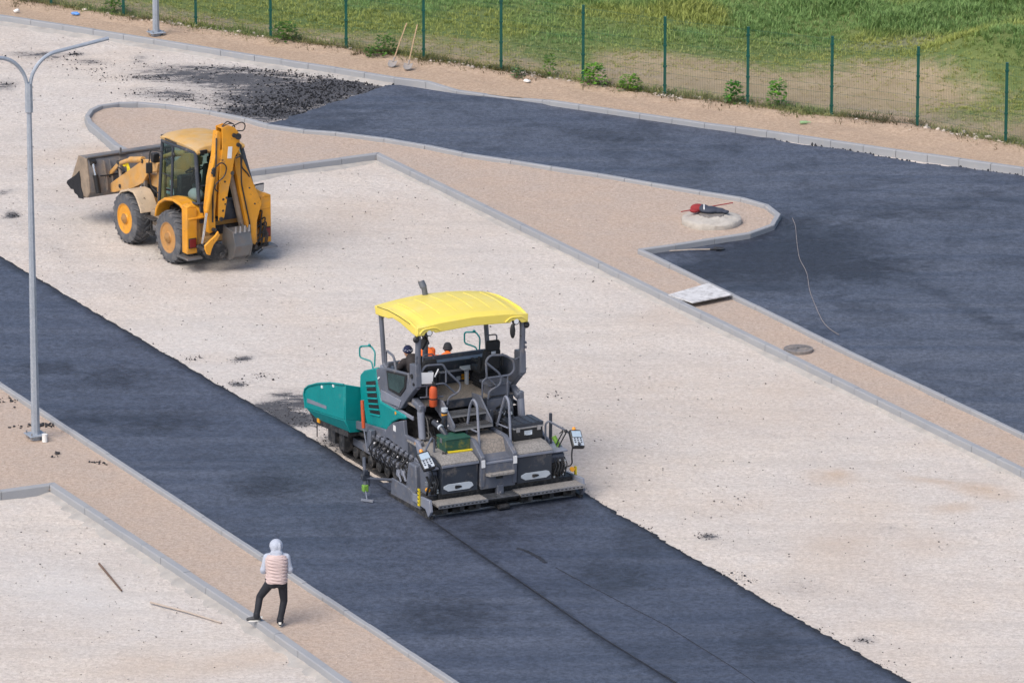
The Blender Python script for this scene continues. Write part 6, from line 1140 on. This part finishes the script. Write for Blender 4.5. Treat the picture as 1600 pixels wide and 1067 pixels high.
m.tube(fillet([(-.02, -1.34, 2.68), (.10, -1.36, 2.72), (.14, -1.3, 2.4), (.20, -1.2, 2.0), (.42, -1.19, 1.0), (.44, -1.19, .5), (.52, -1.2, .36), (.66, -1.1, .5)], .1), .018, 6); m.tube(fillet([(.06, -1.34, 2.75), (.17, -1.3, 2.70), (.20, -1.2, 2.4), (.40, -1.18, 2.2), (.62, -1.0, 1.8)], .1), .018, 6); m.tube(fillet([(-.56, -1.33, 2.56), (-.63, -1.33, 2.3), (-.60, -1.33, 2.1)], .05), .014, 6); m.ell((-.60, -1.31, 2.46), (.06, .04, .06)); m.ell((-.62, -1.31, 2.40), (.05, .04, .05)); bh(m, 'arm_hoses', 'black_part', dp)
m = MB(); m.tube([(.04, -1.15, 2.84), (.0, -1.2, 2.70)], .09, 12); bh(m, 'knuckle', 'greasy', dp)
# digging bucket hanging curled under the dipper
bpr = [(-.22, 1.06), (-.40, .94), (-.58, .76), (-.62, .62), (-.50, .44), (-.34, .30), (-.16, .24), (.02, .30), (.10, .40), (.05, .44), (-.02, .36), (-.15, .30), (-.30, .36), (-.44, .48), (-.55, .64), (-.52, .74), (-.36, .88), (-.18, 1.02)]
m = MB(); m.M = Matrix.Translation((0, -1.35, 0)) @ Matrix.Rotation(.0, 4, 'Z'); bk2 = None
m.prism([(-1.28, 1.02), (-1.62, .98), (-1.72, .66), (-1.62, .40), (-1.42, .28), (-1.20, .32), (-1.10, .50), (-1.14, .52), (-1.23, .38), (-1.42, .34), (-1.58, .45), (-1.67, .66), (-1.58, .94), (-1.28, .98)], 'x', -.26, .16); m.v = [(v[0], v[1] + 1.35, v[2]) for v in m.v]; bk2 = bh(m, 'digging_bucket', 'bucket_worn', bev=.008)
for s, xx in ((-1, -.27), (1, .17)):
    m = MB(); m.prism([(-1.18, 1.08), (-1.28, 1.04), (-1.62, 1.0), (-1.73, .66), (-1.63, .38), (-1.42, .26), (-1.18, .30), (-1.08, .5), (-1.12, .8)], 'x', xx - .015, xx + .015); bh(m, 'bucket_cheek', 'bucket_worn', bk2, bev=.006)
for k in range(4):
    xx = -.235 + k * .122; m = MB(); m.hexa([(xx - .028, -1.66, .96), (xx + .028, -1.66, .96), (xx + .028, -1.60, .96), (xx - .028, -1.60, .96)], [(xx - .018, -1.68, 1.13), (xx + .018, -1.68, 1.13), (xx + .018, -1.66, 1.13), (xx - .018, -1.66, 1.13)]); bh(m, 'tooth', 'steel', bk2)
m = MB(); m.prism([(-.80, .62), (-.60, .72), (-.40, .66), (-.30, .48), (-.38, .34), (-.55, .28), (-.78, .36), (-.86, .48)], 'y', -1.40, -1.18); m.rod((-.46, -1.45, .42), (-.46, -1.1, .42), .08, n=12); bh(m, 'bucket_bracket', 'greasy', bk2, bev=.02)

# ================================================================== LAMP POLES
def lamp_pole(px, py, hgt, arms, label, side=True):
    c = gp(px, py, .10); root = empty('lamp_pole', tuple(c), R(26.5), label, 'lamp pole', 'galvanised lamp poles'); n = 8
    m = MB(); rb, rt = .098, .058; m.tube([(0, 0, .12), (0, 0, hgt - .75), (0, 0, hgt - .72), (0, 0, hgt - .1)], [rb, rt, rt + .03, rt + .026], n); m.build('pole', 'galvanised', root, ang=20)
    m = MB(); m.box(-.20, .20, -.20, .20, .10, .125); m.build('flange', 'galvanised', root, bev=.006)
    m = MB(); m.rod((0, 0, -.1), (0, 0, .10), .13, n=12); m.build('base_stub', 'galvanised', root); m = MB()
    for a in (-.15, .15):
        for b in (-.15, .15): m.rod((a, b, .05), (a, b, .18), .016, n=6)
    m.build('anchor_bolts', 'steel', root)
    for (dx, rise) in arms:
        s = 1 if dx > 0 else -1; m = MB(); p = [(s * .035, 0, hgt - .7), (s * .035, 0, hgt + .05), (s * .38, 0, hgt + .47), (dx, 0, hgt + .47 + rise)]
        m.tube(fillet(p, .42, 8), .042, 8); m.build('arm', 'galvanised', root)
    return root
lamp_pole(56, 686, 7.88, [(1.83, .20), (-1.83, .20)], 'tall galvanised double arm lamp pole without heads, standing in the near footway bed')
lamp_pole(244, 57, 7.9, [(1.83, .20), (-1.83, .20)], 'grey steel lamp pole behind the far kerb, only its lower shaft in view')
m = MB(); m.rod((0, 0, 0), (0, 0, .16), .06, .055, 14); m.rod((0, 0, .16), (0, 0, .17), .058, n=14); o = m.build('paper_cup', 'white_litter'); o.location = gp(70, 690, .11); tag(o, 'small white cup on the ground beside the near lamp pole', 'cup')

# ================================================================== SMALL THINGS ON THE GROUND
# shovels
def shovel(root, L=1.25, hm='wood', bm_='shovel_blade'):
    m = MB(); m.tube([(0, 0, .24), (0, .012, L * .6), (0, 0, L)], [.018, .017, .016], 8); m.build('shaft', hm, root)
    m = MB(); vs, fs = [], []; prof = [(.24, .115, .035), (.20, .12, .03), (.10, .118, .02), (.03, .085, .008), (.0, .03, .0)]
    for (z, w, d) in prof:
        for i in range(7): u = -1 + i / 3; vs.append((w * u, d * (1 - u * u) * -1 + .02, z))
    for (z, w, d) in prof:
        for i in range(7): u = -1 + i / 3; vs.append((w * u, d * (1 - u * u) * -1 + .026, z))
    n = len(prof) * 7
    for j in range(len(prof) - 1):
        for i in range(6): q = (j * 7 + i, j * 7 + i + 1, (j + 1) * 7 + i + 1, (j + 1) * 7 + i); fs += [q, tuple(k + n for k in reversed(q))]
    rim = list(range(7)) + [13, 20, 27, 34] + [33, 32, 31, 30, 29, 28] + [21, 14, 7]
    fs += [(rim[k], rim[(k + 1) % len(rim)], rim[(k + 1) % len(rim)] + n, rim[k] + n) for k in range(len(rim))]
    m.add(vs, fs); m.tube([(0, .0, .20), (0, 0, .36)], [.024, .02], 8); m.build('blade', bm_, root)
def lean(name, b, t, label, L):
    p, q = gp(*b), gp(*b); root = empty(name, tuple(p), 0, label, 'shovel', 'shovels leaning on the fence'); shovel(root, L); return root
def aim(root, d): root.rotation_mode = 'QUATERNION'; root.rotation_quaternion = Vector(d).to_track_quat('Z', 'Y')
for (bx, by, tx, label) in ((611, 106, 635, 'left wooden handled shovel leaning against the mesh fence, leaning further right'), (636, 110, 652, 'wooden handled shovel with muddy blade leaning on the fence, nearest the green post')):
    p = gp(bx, by, .12); q = np.array([gp(tx, 95, .12)[0], yF(np.array([gp(tx, 95, .12)[0]]))[0] - .06, 1.02]); d = q - p; Ls = np.linalg.norm(d) + .02
    r_ = empty('shovel', tuple(p), 0, label, 'shovel', 'shovels leaning on the fence'); shovel(r_, Ls); aim(r_, d)
p, q = gp(1132, 389, .085), gp(1046, 393.5, .095); r_ = empty('shovel', tuple(p), 0, 'shovel with a pale handle lying on the asphalt at the island kerb', 'shovel'); shovel(r_, np.linalg.norm(q - p), 'pale_stick', 'greasy'); d = q - p + np.array([0, 0, .02]); aim(r_, d)
# concrete manhole ring with things left on it
c = gp(1112, 348, .12); mh = empty('manhole_ring', tuple(c), 0, 'raised round concrete manhole ring with a chipped rim on the island', 'manhole'); ISL = c
m = MB(); prof = [(.70, -.1), (.72, .0), (.72, .09), (.69, .125), (.60, .14), (.45, .17), (.36, .20), (.31, .205), (.30, .19), (.30, .0)]; m.lathe(prof, 'z', n=44, cap=False); m.v = [(v[0] * (1 + .03 * math.sin(3.1 * math.atan2(v[1], v[0])) + rnd.gauss(0, .006)), v[1] * (1 + .02 * math.sin(5 * math.atan2(v[1], v[0])) + rnd.gauss(0, .010)), v[2] + rnd.gauss(0, .010)) for v in m.v]; m.build('concrete_slab', 'concrete_ring', mh, ang=60)
m = MB(); m.lathe([(.30, .19), (.31, .215), (.29, .23), (.05, .235), (.0, .235)], 'z', n=32); m.build('lid', 'cover_iron', mh)
j = MB(); j.ell((.0, 0, .06), (.22, .15, .075), 18, 10); j.ell((.18, -.02, .05), (.16, .10, .06), 14, 8); j.ell((.32, -.05, .035), (.10, .06, .04), 12, 8); j.ell((-.14, .05, .09), (.14, .12, .07), 14, 8)
jo = j.build('jacket', 'jacket_navy'); jo.location = c + np.array([-.05, .08, .225]); jo.scale = (1.15, 1.3, 1.15); remesh(jo, .02, 3, .4); tag(jo, 'bundled navy work jacket with red shoulder lying on the concrete ring', 'jacket')
j = MB(); j.ell((-.24, .08, .08), (.16, .13, .085), 16, 10); j.ell((-.32, .0, .05), (.10, .10, .05), 12, 8); r_ = j.build('red_shoulder', 'jacket_red', jo); j = MB(); j.ell((-.115, .04, .075), (.03, .15, .092), 14, 10); j.build('reflective_band', 'reflect', jo)
a, b = gp(1064, 331, .40), gp(1145, 317, .44); m = MB(); L = np.linalg.norm(b - a); m.tube([(0, 0, 0), (L, 0, 0)], .013, 8); o = m.build('marker_rod', 'jacket_red'); o.location = a; d = b - a; o.rotation_mode = 'QUATERNION'; o.rotation_quaternion = Vector(d).to_track_quat('X', 'Z'); tag(o, 'thin red rod stuck under the jacket across the concrete ring', 'rod')
# pale board bridging the strip
q = [gp(a, b, .205) for a, b in ((1044, 462), (1082, 474.5), (1143, 462), (1107, 444))]; cen = sum(q) / 4
m = MB(); m.hexa([tuple(p - cen + np.array([0, 0, .0])) for p in q], [tuple(p - cen + np.array([0, 0, .03])) for p in q]); o = m.build('board', 'board', bev=.004); o.location = cen; tag(o, 'pale weathered board laid across the narrow strip between two kerbs', 'board')
# flat round cover in the strip
c = gp(1247.5, 545.5, .15); o = empty('manhole_cover', tuple(c), 0, 'small flat round iron cover set in the narrow sand strip', 'manhole cover'); m = MB(); m.lathe([(.33, -.05), (.33, .02), (.31, .03), (.285, .03), (.283, .02)], 'z', n=40); m.build('ring', 'cover_iron', o); m = MB(); m.lathe([(.28, .0), (.28, .026), (.0, .028)], 'z', n=36)
for k in range(8): a = k * math.pi / 8; m.obox((0, 0, .028), (.5, .02, .012), (0, 0, a))
m.build('lid', 'cover_iron', o)
# string on the far road
pts = [(1238, 341), (1243, 352), (1245, 378), (1249, 405), (1261, 425), (1265, 455), (1275, 480), (1285, 502), (1296, 514), (1311, 523)]
P_ = [gp(a, b, .078) for a, b in pts]; c = P_[0]; m = MB(); m.tube(fillet([tuple(p - c) for p in P_], .5), .008, 5); o = m.build('string', 'string'); o.location = c; tag(o, 'thin pale string snaking across the dark far road', 'string')
# sticks
def stick(name, a, b, r, mat, label, kink=.0, cat='stick', fork=None):
    p, q = gp(*a, .02), gp(*b, .02); m = MB(); d = q - p; n_ = np.array([-d[1], d[0], 0]) * kink; m.tube([(0, 0, r), tuple(d * .5 + n_ + np.array([0, 0, r])), tuple(d + np.array([0, 0, r]))], [r, r * .95, r * .8], 7)
    if fork: f = gp(*fork, .02) - p; m.tube([tuple(d * .62 + n_ * .6 + np.array([0, 0, r])), tuple(f + np.array([0, 0, r]))], r * .7, 6)
    o = m.build(name, mat); o.location = p; return tag(o, label, cat)
stick('stick', (155, 882), (190, 924), .024, 'wood_dark', 'short dark brown stick lying on the gravel left of the near kerb')
stick('pole', (235, 942), (346, 974), .021, 'pale_stick', 'long pale wooden pole on the gravel close to the near kerb corner', .02, 'pole')
# litter on the verge
def litter(px, py, r, mat, name, label, cat):
    m = MB()
    for k in range(4): m.ell((rnd.uniform(-.5, .5) * r, rnd.uniform(-.4, .4) * r, r * rnd.uniform(.3, .6)), (r * rnd.uniform(.5, .9), r * rnd.uniform(.4, .7), r * rnd.uniform(.3, .6)), 8, 6)
    o = m.build(name, mat); o.location = gp(px, py, .13); remesh(o, r * .16, 1, .3); return tag(o, label, cat)
litter(27, 20, .10, 'white_litter', 'crumpled_bag', 'crumpled white bag on the verge near the far left kerb', 'bag')
litter(118, 24, .10, 'blue_litter', 'plastic_bag', 'small blue plastic bag lying behind the far kerb', 'bag')
litter(824, 129, .09, 'white_litter', 'plastic_scrap', 'white plastic scrap beside the small dusty weed at the fence', 'litter')
m = MB(); m.tube([(0, 0, .04), (.16, .02, .04), (.20, .025, .04), (.27, .03, .04)], [.04, .04, .018, .016], 12); o = m.build('bottle', 'green_glass'); o.location = gp(1250, 194, .13); tag(o, 'pale green bottle lying on the verge behind the far kerb', 'bottle')

# ================================================================== PEOPLE
def head_mesh(m, c, fwd, s=1.0):
    """skull, jaw, nose, ears, eyes sockets around c, looking along fwd (unit, horizontal-ish)"""
    f = Vector(fwd).normalized(); r = f.cross(Vector((0, 0, 1))).normalized(); u = r.cross(f); c = Vector(c)
    m.ell(c, (.078 * s, .092 * s, .105 * s), 16, 12); m.ell(c + f * .03 * s - u * .06 * s, (.055 * s, .058 * s, .06 * s), 12, 8); m.ell(c + f * .098 * s - u * .015 * s, (.014 * s, .018 * s, .026 * s), 8, 6)
    m.ell(c + f * .085 * s - u * .062 * s, (.026 * s, .014 * s, .010 * s), 8, 6)
    for t in (-1, 1): m.ell(c + r * t * .078 * s - u * .01 * s, (.014 * s, .022 * s, .034 * s), 8, 6); m.ell(c + r * t * .032 * s + f * .080 * s + u * .012 * s, .014 * s, 8, 6)
def hand(m, w, d, up, sx=1, curl=.9):
    """palm from wrist w along d, back of the hand towards up; four fingers and a thumb"""
    d, up = Vector(d).normalized(), Vector(up).normalized(); up = (up - d * up.dot(d)).normalized(); r = d.cross(up) * sx; w = Vector(w)
    m.cap(w, w + d * .075, .030, .036, 10); m.ell(w + d * .055, (.04, .04, .03), 10, 8)
    for i, (o, L) in enumerate(((-.032, .070), (-.011, .080), (.011, .075), (.031, .060))):
        a = w + d * .085 + r * o; b = a + (d * math.cos(curl * .5) - up * math.sin(curl * .5)) * L * .5; c = b + (d * math.cos(curl) - up * math.sin(curl)) * L * .5; m.cap(a, b, .010, .0095, 8); m.cap(b, c, .0095, .008, 8)
    a = w + d * .03 - r * .035; b = a + (d * .6 - r * .7).normalized() * .04; c = b + (d * .9 - up * .4).normalized() * .035; m.cap(a, b, .012, .011, 8); m.cap(b, c, .011, .009, 8)
# --- man in a quilted gilet, one foot up on the kerb, seen from behind
O = gp(437, 977, .11); MAN = empty('person', tuple(O), 0, 'person in grey hoodie and pink quilted gilet with one foot on the near kerb', 'person')
hipR, hipL, kneeR, kneeL, ankR, ankL = (.055, .02, .90), (-.155, .0, .90), (.085, .07, .49), (-.385, .12, .55), (.01, .0, .10), (-.445, .0, .20)
shR, shL, elR, elL, wrR, wrL = (.140, .05, 1.375), (-.230, .05, 1.375), (.205, .04, 1.11), (-.305, .04, 1.10), (.10, .27, 1.13), (-.17, .28, 1.13)
neck, head = (-.045, .07, 1.48), (-.055, .13, 1.59)
b = MB(); b.cap((-.05, .01, .92), (-.045, .03, 1.32), .13, .15, 14); b.cap((-.045, .04, 1.34), neck, .06, .055, 12)
for (h, k, a) in ((hipR, kneeR, ankR), (hipL, kneeL, ankL)): b.cap(h, k, .082, .052, 12); b.cap(k, a, .052, .036, 12)
for (s_, e, w) in ((shR, elR, wrR), (shL, elL, wrL)): b.cap((-.045, .05, 1.36), s_, .06, .050, 10); b.cap(s_, e, .050, .038, 10); b.cap(e, w, .038, .027, 10)
b.cap(ankR, (.005, .12, .045), .034, .026, 10); b.cap(ankL, (-.55, -.015, .135), .034, .026, 10); head_mesh(b, head, (0, .9, -.45)); hand(b, wrR, (-.8, .35, .2), (.2, -.3, 1), 1, 1.1); hand(b, wrL, (.8, .3, .2), (-.2, -.3, 1), -1, 1.1)
bo = b.build('body', 'skin', MAN); remesh(bo, .011, 2, .3)
t = MB()
for (h, k, a) in ((hipR, kneeR, ankR), (hipL, kneeL, ankL)):
    h, k, a = Vector(h), Vector(k), Vector(a); t.cap(h, k, .105, .074, 14); t.cap(k, k.lerp(a, .5) + Vector((0, -.012, 0)), .073, .068, 14); t.cap(k.lerp(a, .5) + Vector((0, -.012, 0)), a + Vector((0, 0, .02)), .068, .060, 14); t.rod(a + Vector((0, 0, .06)), a - Vector((0, 0, .045)), .066, .070, 14)
    for q in range(3): c_ = k.lerp(a, .62 + q * .13); t.ell(c_ + Vector((rnd.uniform(-.015, .015), -.02, 0)), (.062, .05, .02), 10, 6)
t.ell((-.05, -.015, .93), (.185, .135, .14), 18, 12); t.ell((-.11, -.045, .88), (.11, .105, .11), 14, 8); t.ell((.02, -.045, .88), (.11, .105, .11), 14, 8)
o = t.build('trousers', 'trousers', MAN); remesh(o, .014, 5, .5)
hd = MB()
for (s_, e, w) in ((shR, elR, wrR), (shL, elL, wrL)): hd.cap(s_, e, .080, .066, 12); hd.cap(e, w, .064, .046, 12); hd.ell(Vector(e) + Vector((0, -.01, .03)), .070, 12, 8)
hd.cap((-.045, .05, 1.37), (-.045, .06, 1.46), .16, .10, 12); hd.cap((-.19, .05, 1.375), (.10, .05, 1.375), .085, .085, 12); hd.cap((-.05, .055, 1.47), (-.054, .10, 1.575), .105, .118, 16); hd.ell((-.055, .085, 1.60), (.134, .138, .135), 18, 12); hd.ell((-.05, -.01, 1.475), (.125, .06, .07), 14, 8); hd.ell((-.09, -.02, 1.54), (.05, .03, .07), 10, 6); hd.ell((.02, -.015, 1.60), (.03, .03, .09), 10, 6); hd.tube([(-.055 + .10 * math.cos(a), .20 - .02 * math.sin(a), 1.565 + .115 * math.sin(a)) for a in np.linspace(-.9, math.pi + .9, 16)], .018, 8)
o = hd.build('hoodie', 'hoodie', MAN); remesh(o, .012, 4, .5)
g_ = MB(); rings = []; NR, NA = 64, 36; vs = []
for j in range(NR):
    t_ = j / (NR - 1); z_ = .885 + t_ * .565; w = np.interp(t_, [0, .12, .35, .7, .86, .95, 1], [.200, .205, .203, .222, .218, .185, .12]); d_ = np.interp(t_, [0, .12, .35, .7, .86, .95, 1], [.160, .165, .160, .170, .160, .145, .12]); q = abs(math.sin(t_ * math.pi * 8.5)) ** .6; puff = .011 * q - .002
    cx = -.05 + .004 * t_; cy = .0 + .045 * t_
    for i in range(NA):
        a = 2 * math.pi * i / NA; wob = .005 * math.sin(a * 5 + j * .9) + .004 * math.sin(a * 9 - j * 1.7); e_ = .82; ca, sa = math.cos(a), math.sin(a); vs.append((cx + (w + puff + wob) * math.copysign(abs(ca) ** e_, ca), cy + (d_ + puff + wob) * math.copysign(abs(sa) ** e_, sa), z_ + .006 * math.sin(a * 3 + j)))
g_.add(vs, [(j * NA + i, j * NA + (i + 1) % NA, (j + 1) * NA + (i + 1) % NA, (j + 1) * NA + i) for j in range(NR - 1) for i in range(NA)] + [tuple(range(NA)), tuple((NR - 1) * NA + k for k in range(NA))]); gl = g_.build('gilet', 'gilet', MAN, ang=70)
m = MB(); m.tube([(-.05 + .215 * math.cos(a), .02 + .16 * math.sin(a), .93 + .06 * math.sin(a * 2) * 0 + (.02 if k % 2 else 0)) for k, a in enumerate(np.linspace(math.pi * .98, math.pi * 1.08, 3))], .014, 6); m.build('pocket_edge', 'trousers', gl)
for (a, dirv, zg) in ((ankR, (0.0, 1, 0), .0), (ankL, (-1, -.10, 0), .095)):
    dv = Vector(dirv).normalized(); A_ = Vector((a[0], a[1], zg)); m = MB()
    m.cap(A_ + Vector((0, 0, .055)) - dv * .05, A_ + dv * .08 + Vector((0, 0, .052)), .046, .046, 12); m.cap(A_ + dv * .08 + Vector((0, 0, .05)), A_ + dv * .17 + Vector((0, 0, .042)), .046, .036, 12); m.cap(A_ + Vector((0, 0, .06)) - dv * .02, A_ + Vector((0, 0, .11)), .048, .045, 12); so = m.build('shoe', 'shoe', MAN); remesh(so, .011, 2, .4)
    m = MB(); r_ = dv.cross(Vector((0, 0, 1))); pl_ = [A_ + dv * (.055 + .125 * math.cos(q) + .0) + r_ * (.043 * math.sin(q)) for q in np.linspace(0, 2 * math.pi, 22)[:-1]]; n = len(pl_); m.add([tuple(p) for p in pl_] + [tuple(p + Vector((0, 0, .028))) for p in pl_], [tuple(range(n)), tuple(range(2 * n - 1, n - 1, -1))] + [(k, (k + 1) % n, n + (k + 1) % n, n + k) for k in range(n)]); m.build('sole', 'sole', so)
    m = MB(); m.obox(A_ - dv * .088 + Vector((0, 0, .075)), (.05, .05, .035)); m.build('heel_tab', 'sole', so)
# --- the operator on the left seat of the paver, and two workers in front of it
def person(root, J, mats, hat, hatmat, fwd, scale=1, feet=True):
    b = MB(); hp, ch, nk, hd_ = J['hip'], J['chest'], J['neck'], J['head']
    b.cap(hp, ch, .13, .15, 14); b.cap(ch, nk, .09, .058, 12)
    for s in 'LR':
        h, k, a, sh2, e, w = (J[n + s] for n in ('hip', 'knee', 'ank', 'sho', 'elb', 'wri')); b.cap(h, k, .082, .052); b.cap(k, a, .052, .036); b.cap(ch, sh2, .07, .06); b.cap(sh2, e, .05, .038); b.cap(e, w, .038, .027)
        b.cap(a, Vector(a) + Vector(fwd).normalized() * .14 - Vector((0, 0, .03)), .036, .032); hand(b, w, Vector(w) - Vector(e), (0, 0, 1), 1 if s == 'R' else -1, .9)
    head_mesh(b, hd_, fwd); o = b.build('body', 'skin', root); remesh(o, .014, 2, .3)
    j = MB(); j.cap(hp, ch, .165, .185, 16); j.cap(ch, nk, .15, .075, 14)
    for s in 'LR': sh2, e, w = (J[n + s] for n in ('sho', 'elb', 'wri')); j.cap(ch, sh2, .11, .085); j.cap(sh2, e, .082, .064); j.cap(e, w, .062, .046); j.ell(Vector(sh2).lerp(Vector(e), .6), .078, 10, 8)
    o = j.build('jacket', mats[0], root); remesh(o, .016, 4, .5)
    t = MB(); t.ell(hp, (.18, .16, .15), 14, 10)
    for s in 'LR': h, k, a = (J[n + s] for n in ('hip', 'knee', 'ank')); t.cap(h, k, .10, .072); t.cap(k, a, .072, .058)
    o = t.build('trousers', mats[1], root); remesh(o, .018, 4, .5)
    for s in 'LR': a = Vector(J['ank' + s]); f = Vector(fwd); f.z = 0; f.normalize(); m = MB(); m.cap(a - Vector((0, 0, .045)) - f * .04, a + f * .16 - Vector((0, 0, .05)), .05, .042); m.cap(a, a - Vector((0, 0, .04)), .052, .05); o = m.build('boot', 'shoe', root); remesh(o, .015, 2, .4)
    m = MB(); c = Vector(hd_); m.ell(c + Vector((0, -.005, .035)) - Vector(fwd) * .012, (.098, .104, .10), 18, 12); m.tube([c + Vector((.096 * math.cos(a), .100 * math.sin(a) - .004, .012)) - Vector(fwd) * .012 for a in np.linspace(0, 2 * math.pi, 20)], .016, 8)
    if hat == 'knit': m.ell(c + Vector((0, -.02, .10)), (.08, .075, .055), 14, 8)
    o = m.build('beanie', hatmat, root); remesh(o, .012, 2, .4)
    if hat == 'pattern':
        m = MB()
        for k in range(18): a = k * math.pi / 9; m.ell(c + Vector((.106 * math.cos(a), .110 * math.sin(a), .035 + .016 * (k % 2))) - Vector(fwd) * .012, .012, 6, 4)
        m.build('beanie_pattern', 'hoodie', o)
op = onpav('person', (-.80, 2.45, 1.95), 0, 'seated paver operator in dark patterned jacket and navy beanie bending over the left console', 'person')
person(op, dict(hip=(-.06, .0, .36), chest=(-.10, .22, .72), neck=(-.12, .32, .82), head=(-.135, .42, .905), hipL=(-.15, .02, .33), hipR=(.04, .02, .33), kneeL=(-.18, .44, .40), kneeR=(.05, .44, .40), ankL=(-.18, .50, .10), ankR=(.06, .52, .10), shoL=(-.30, .24, .74), shoR=(.09, .26, .74), elbL=(-.34, .42, .56), elbR=(.10, .48, .56), wriL=(-.22, .62, .58), wriR=(-.04, .66, .60)), ('camo', 'trousers'), 'pattern', 'beanie', (-.2, .85, -.5))
for (loc, rz, label, hk) in (((1.72, 7.38, .0), .5, 'worker in orange jacket and dark beanie ahead of the paver, left of two', 'plain'), ((1.97, 6.98, -.03), -.5, 'worker in orange jacket and black knitted hat ahead of the paver, right of two', 'knit')):
    w_ = onpav('person', loc, rz, label, 'person', None)
    q = 0 if hk == 'plain' else .10
    person(w_, dict(hip=(0, 0, .93), chest=(0, .05 + q, 1.28 - q * .4), neck=(0, .07 + 1.8 * q, 1.43 - q * .8), head=(0, .12 + 2.6 * q, 1.53 - q), hipL=(-.10, 0, .90), hipR=(.10, 0, .90), kneeL=(-.12, .05, .50), kneeR=(.12, .06, .50), ankL=(-.13, 0, .10), ankR=(.13, .02, .10), shoL=(-.20, .05 + q, 1.34 - q * .6), shoR=(.20, .05 + q, 1.34 - q * .6), elbL=(-.26, .06, 1.06), elbR=(.26, .08, 1.06), wriL=(-.16, .28, .98), wriR=(.16, .30, 1.0)), ('hivis', 'trousers'), hk, 'beanie_dark', (0, .95, -.3))
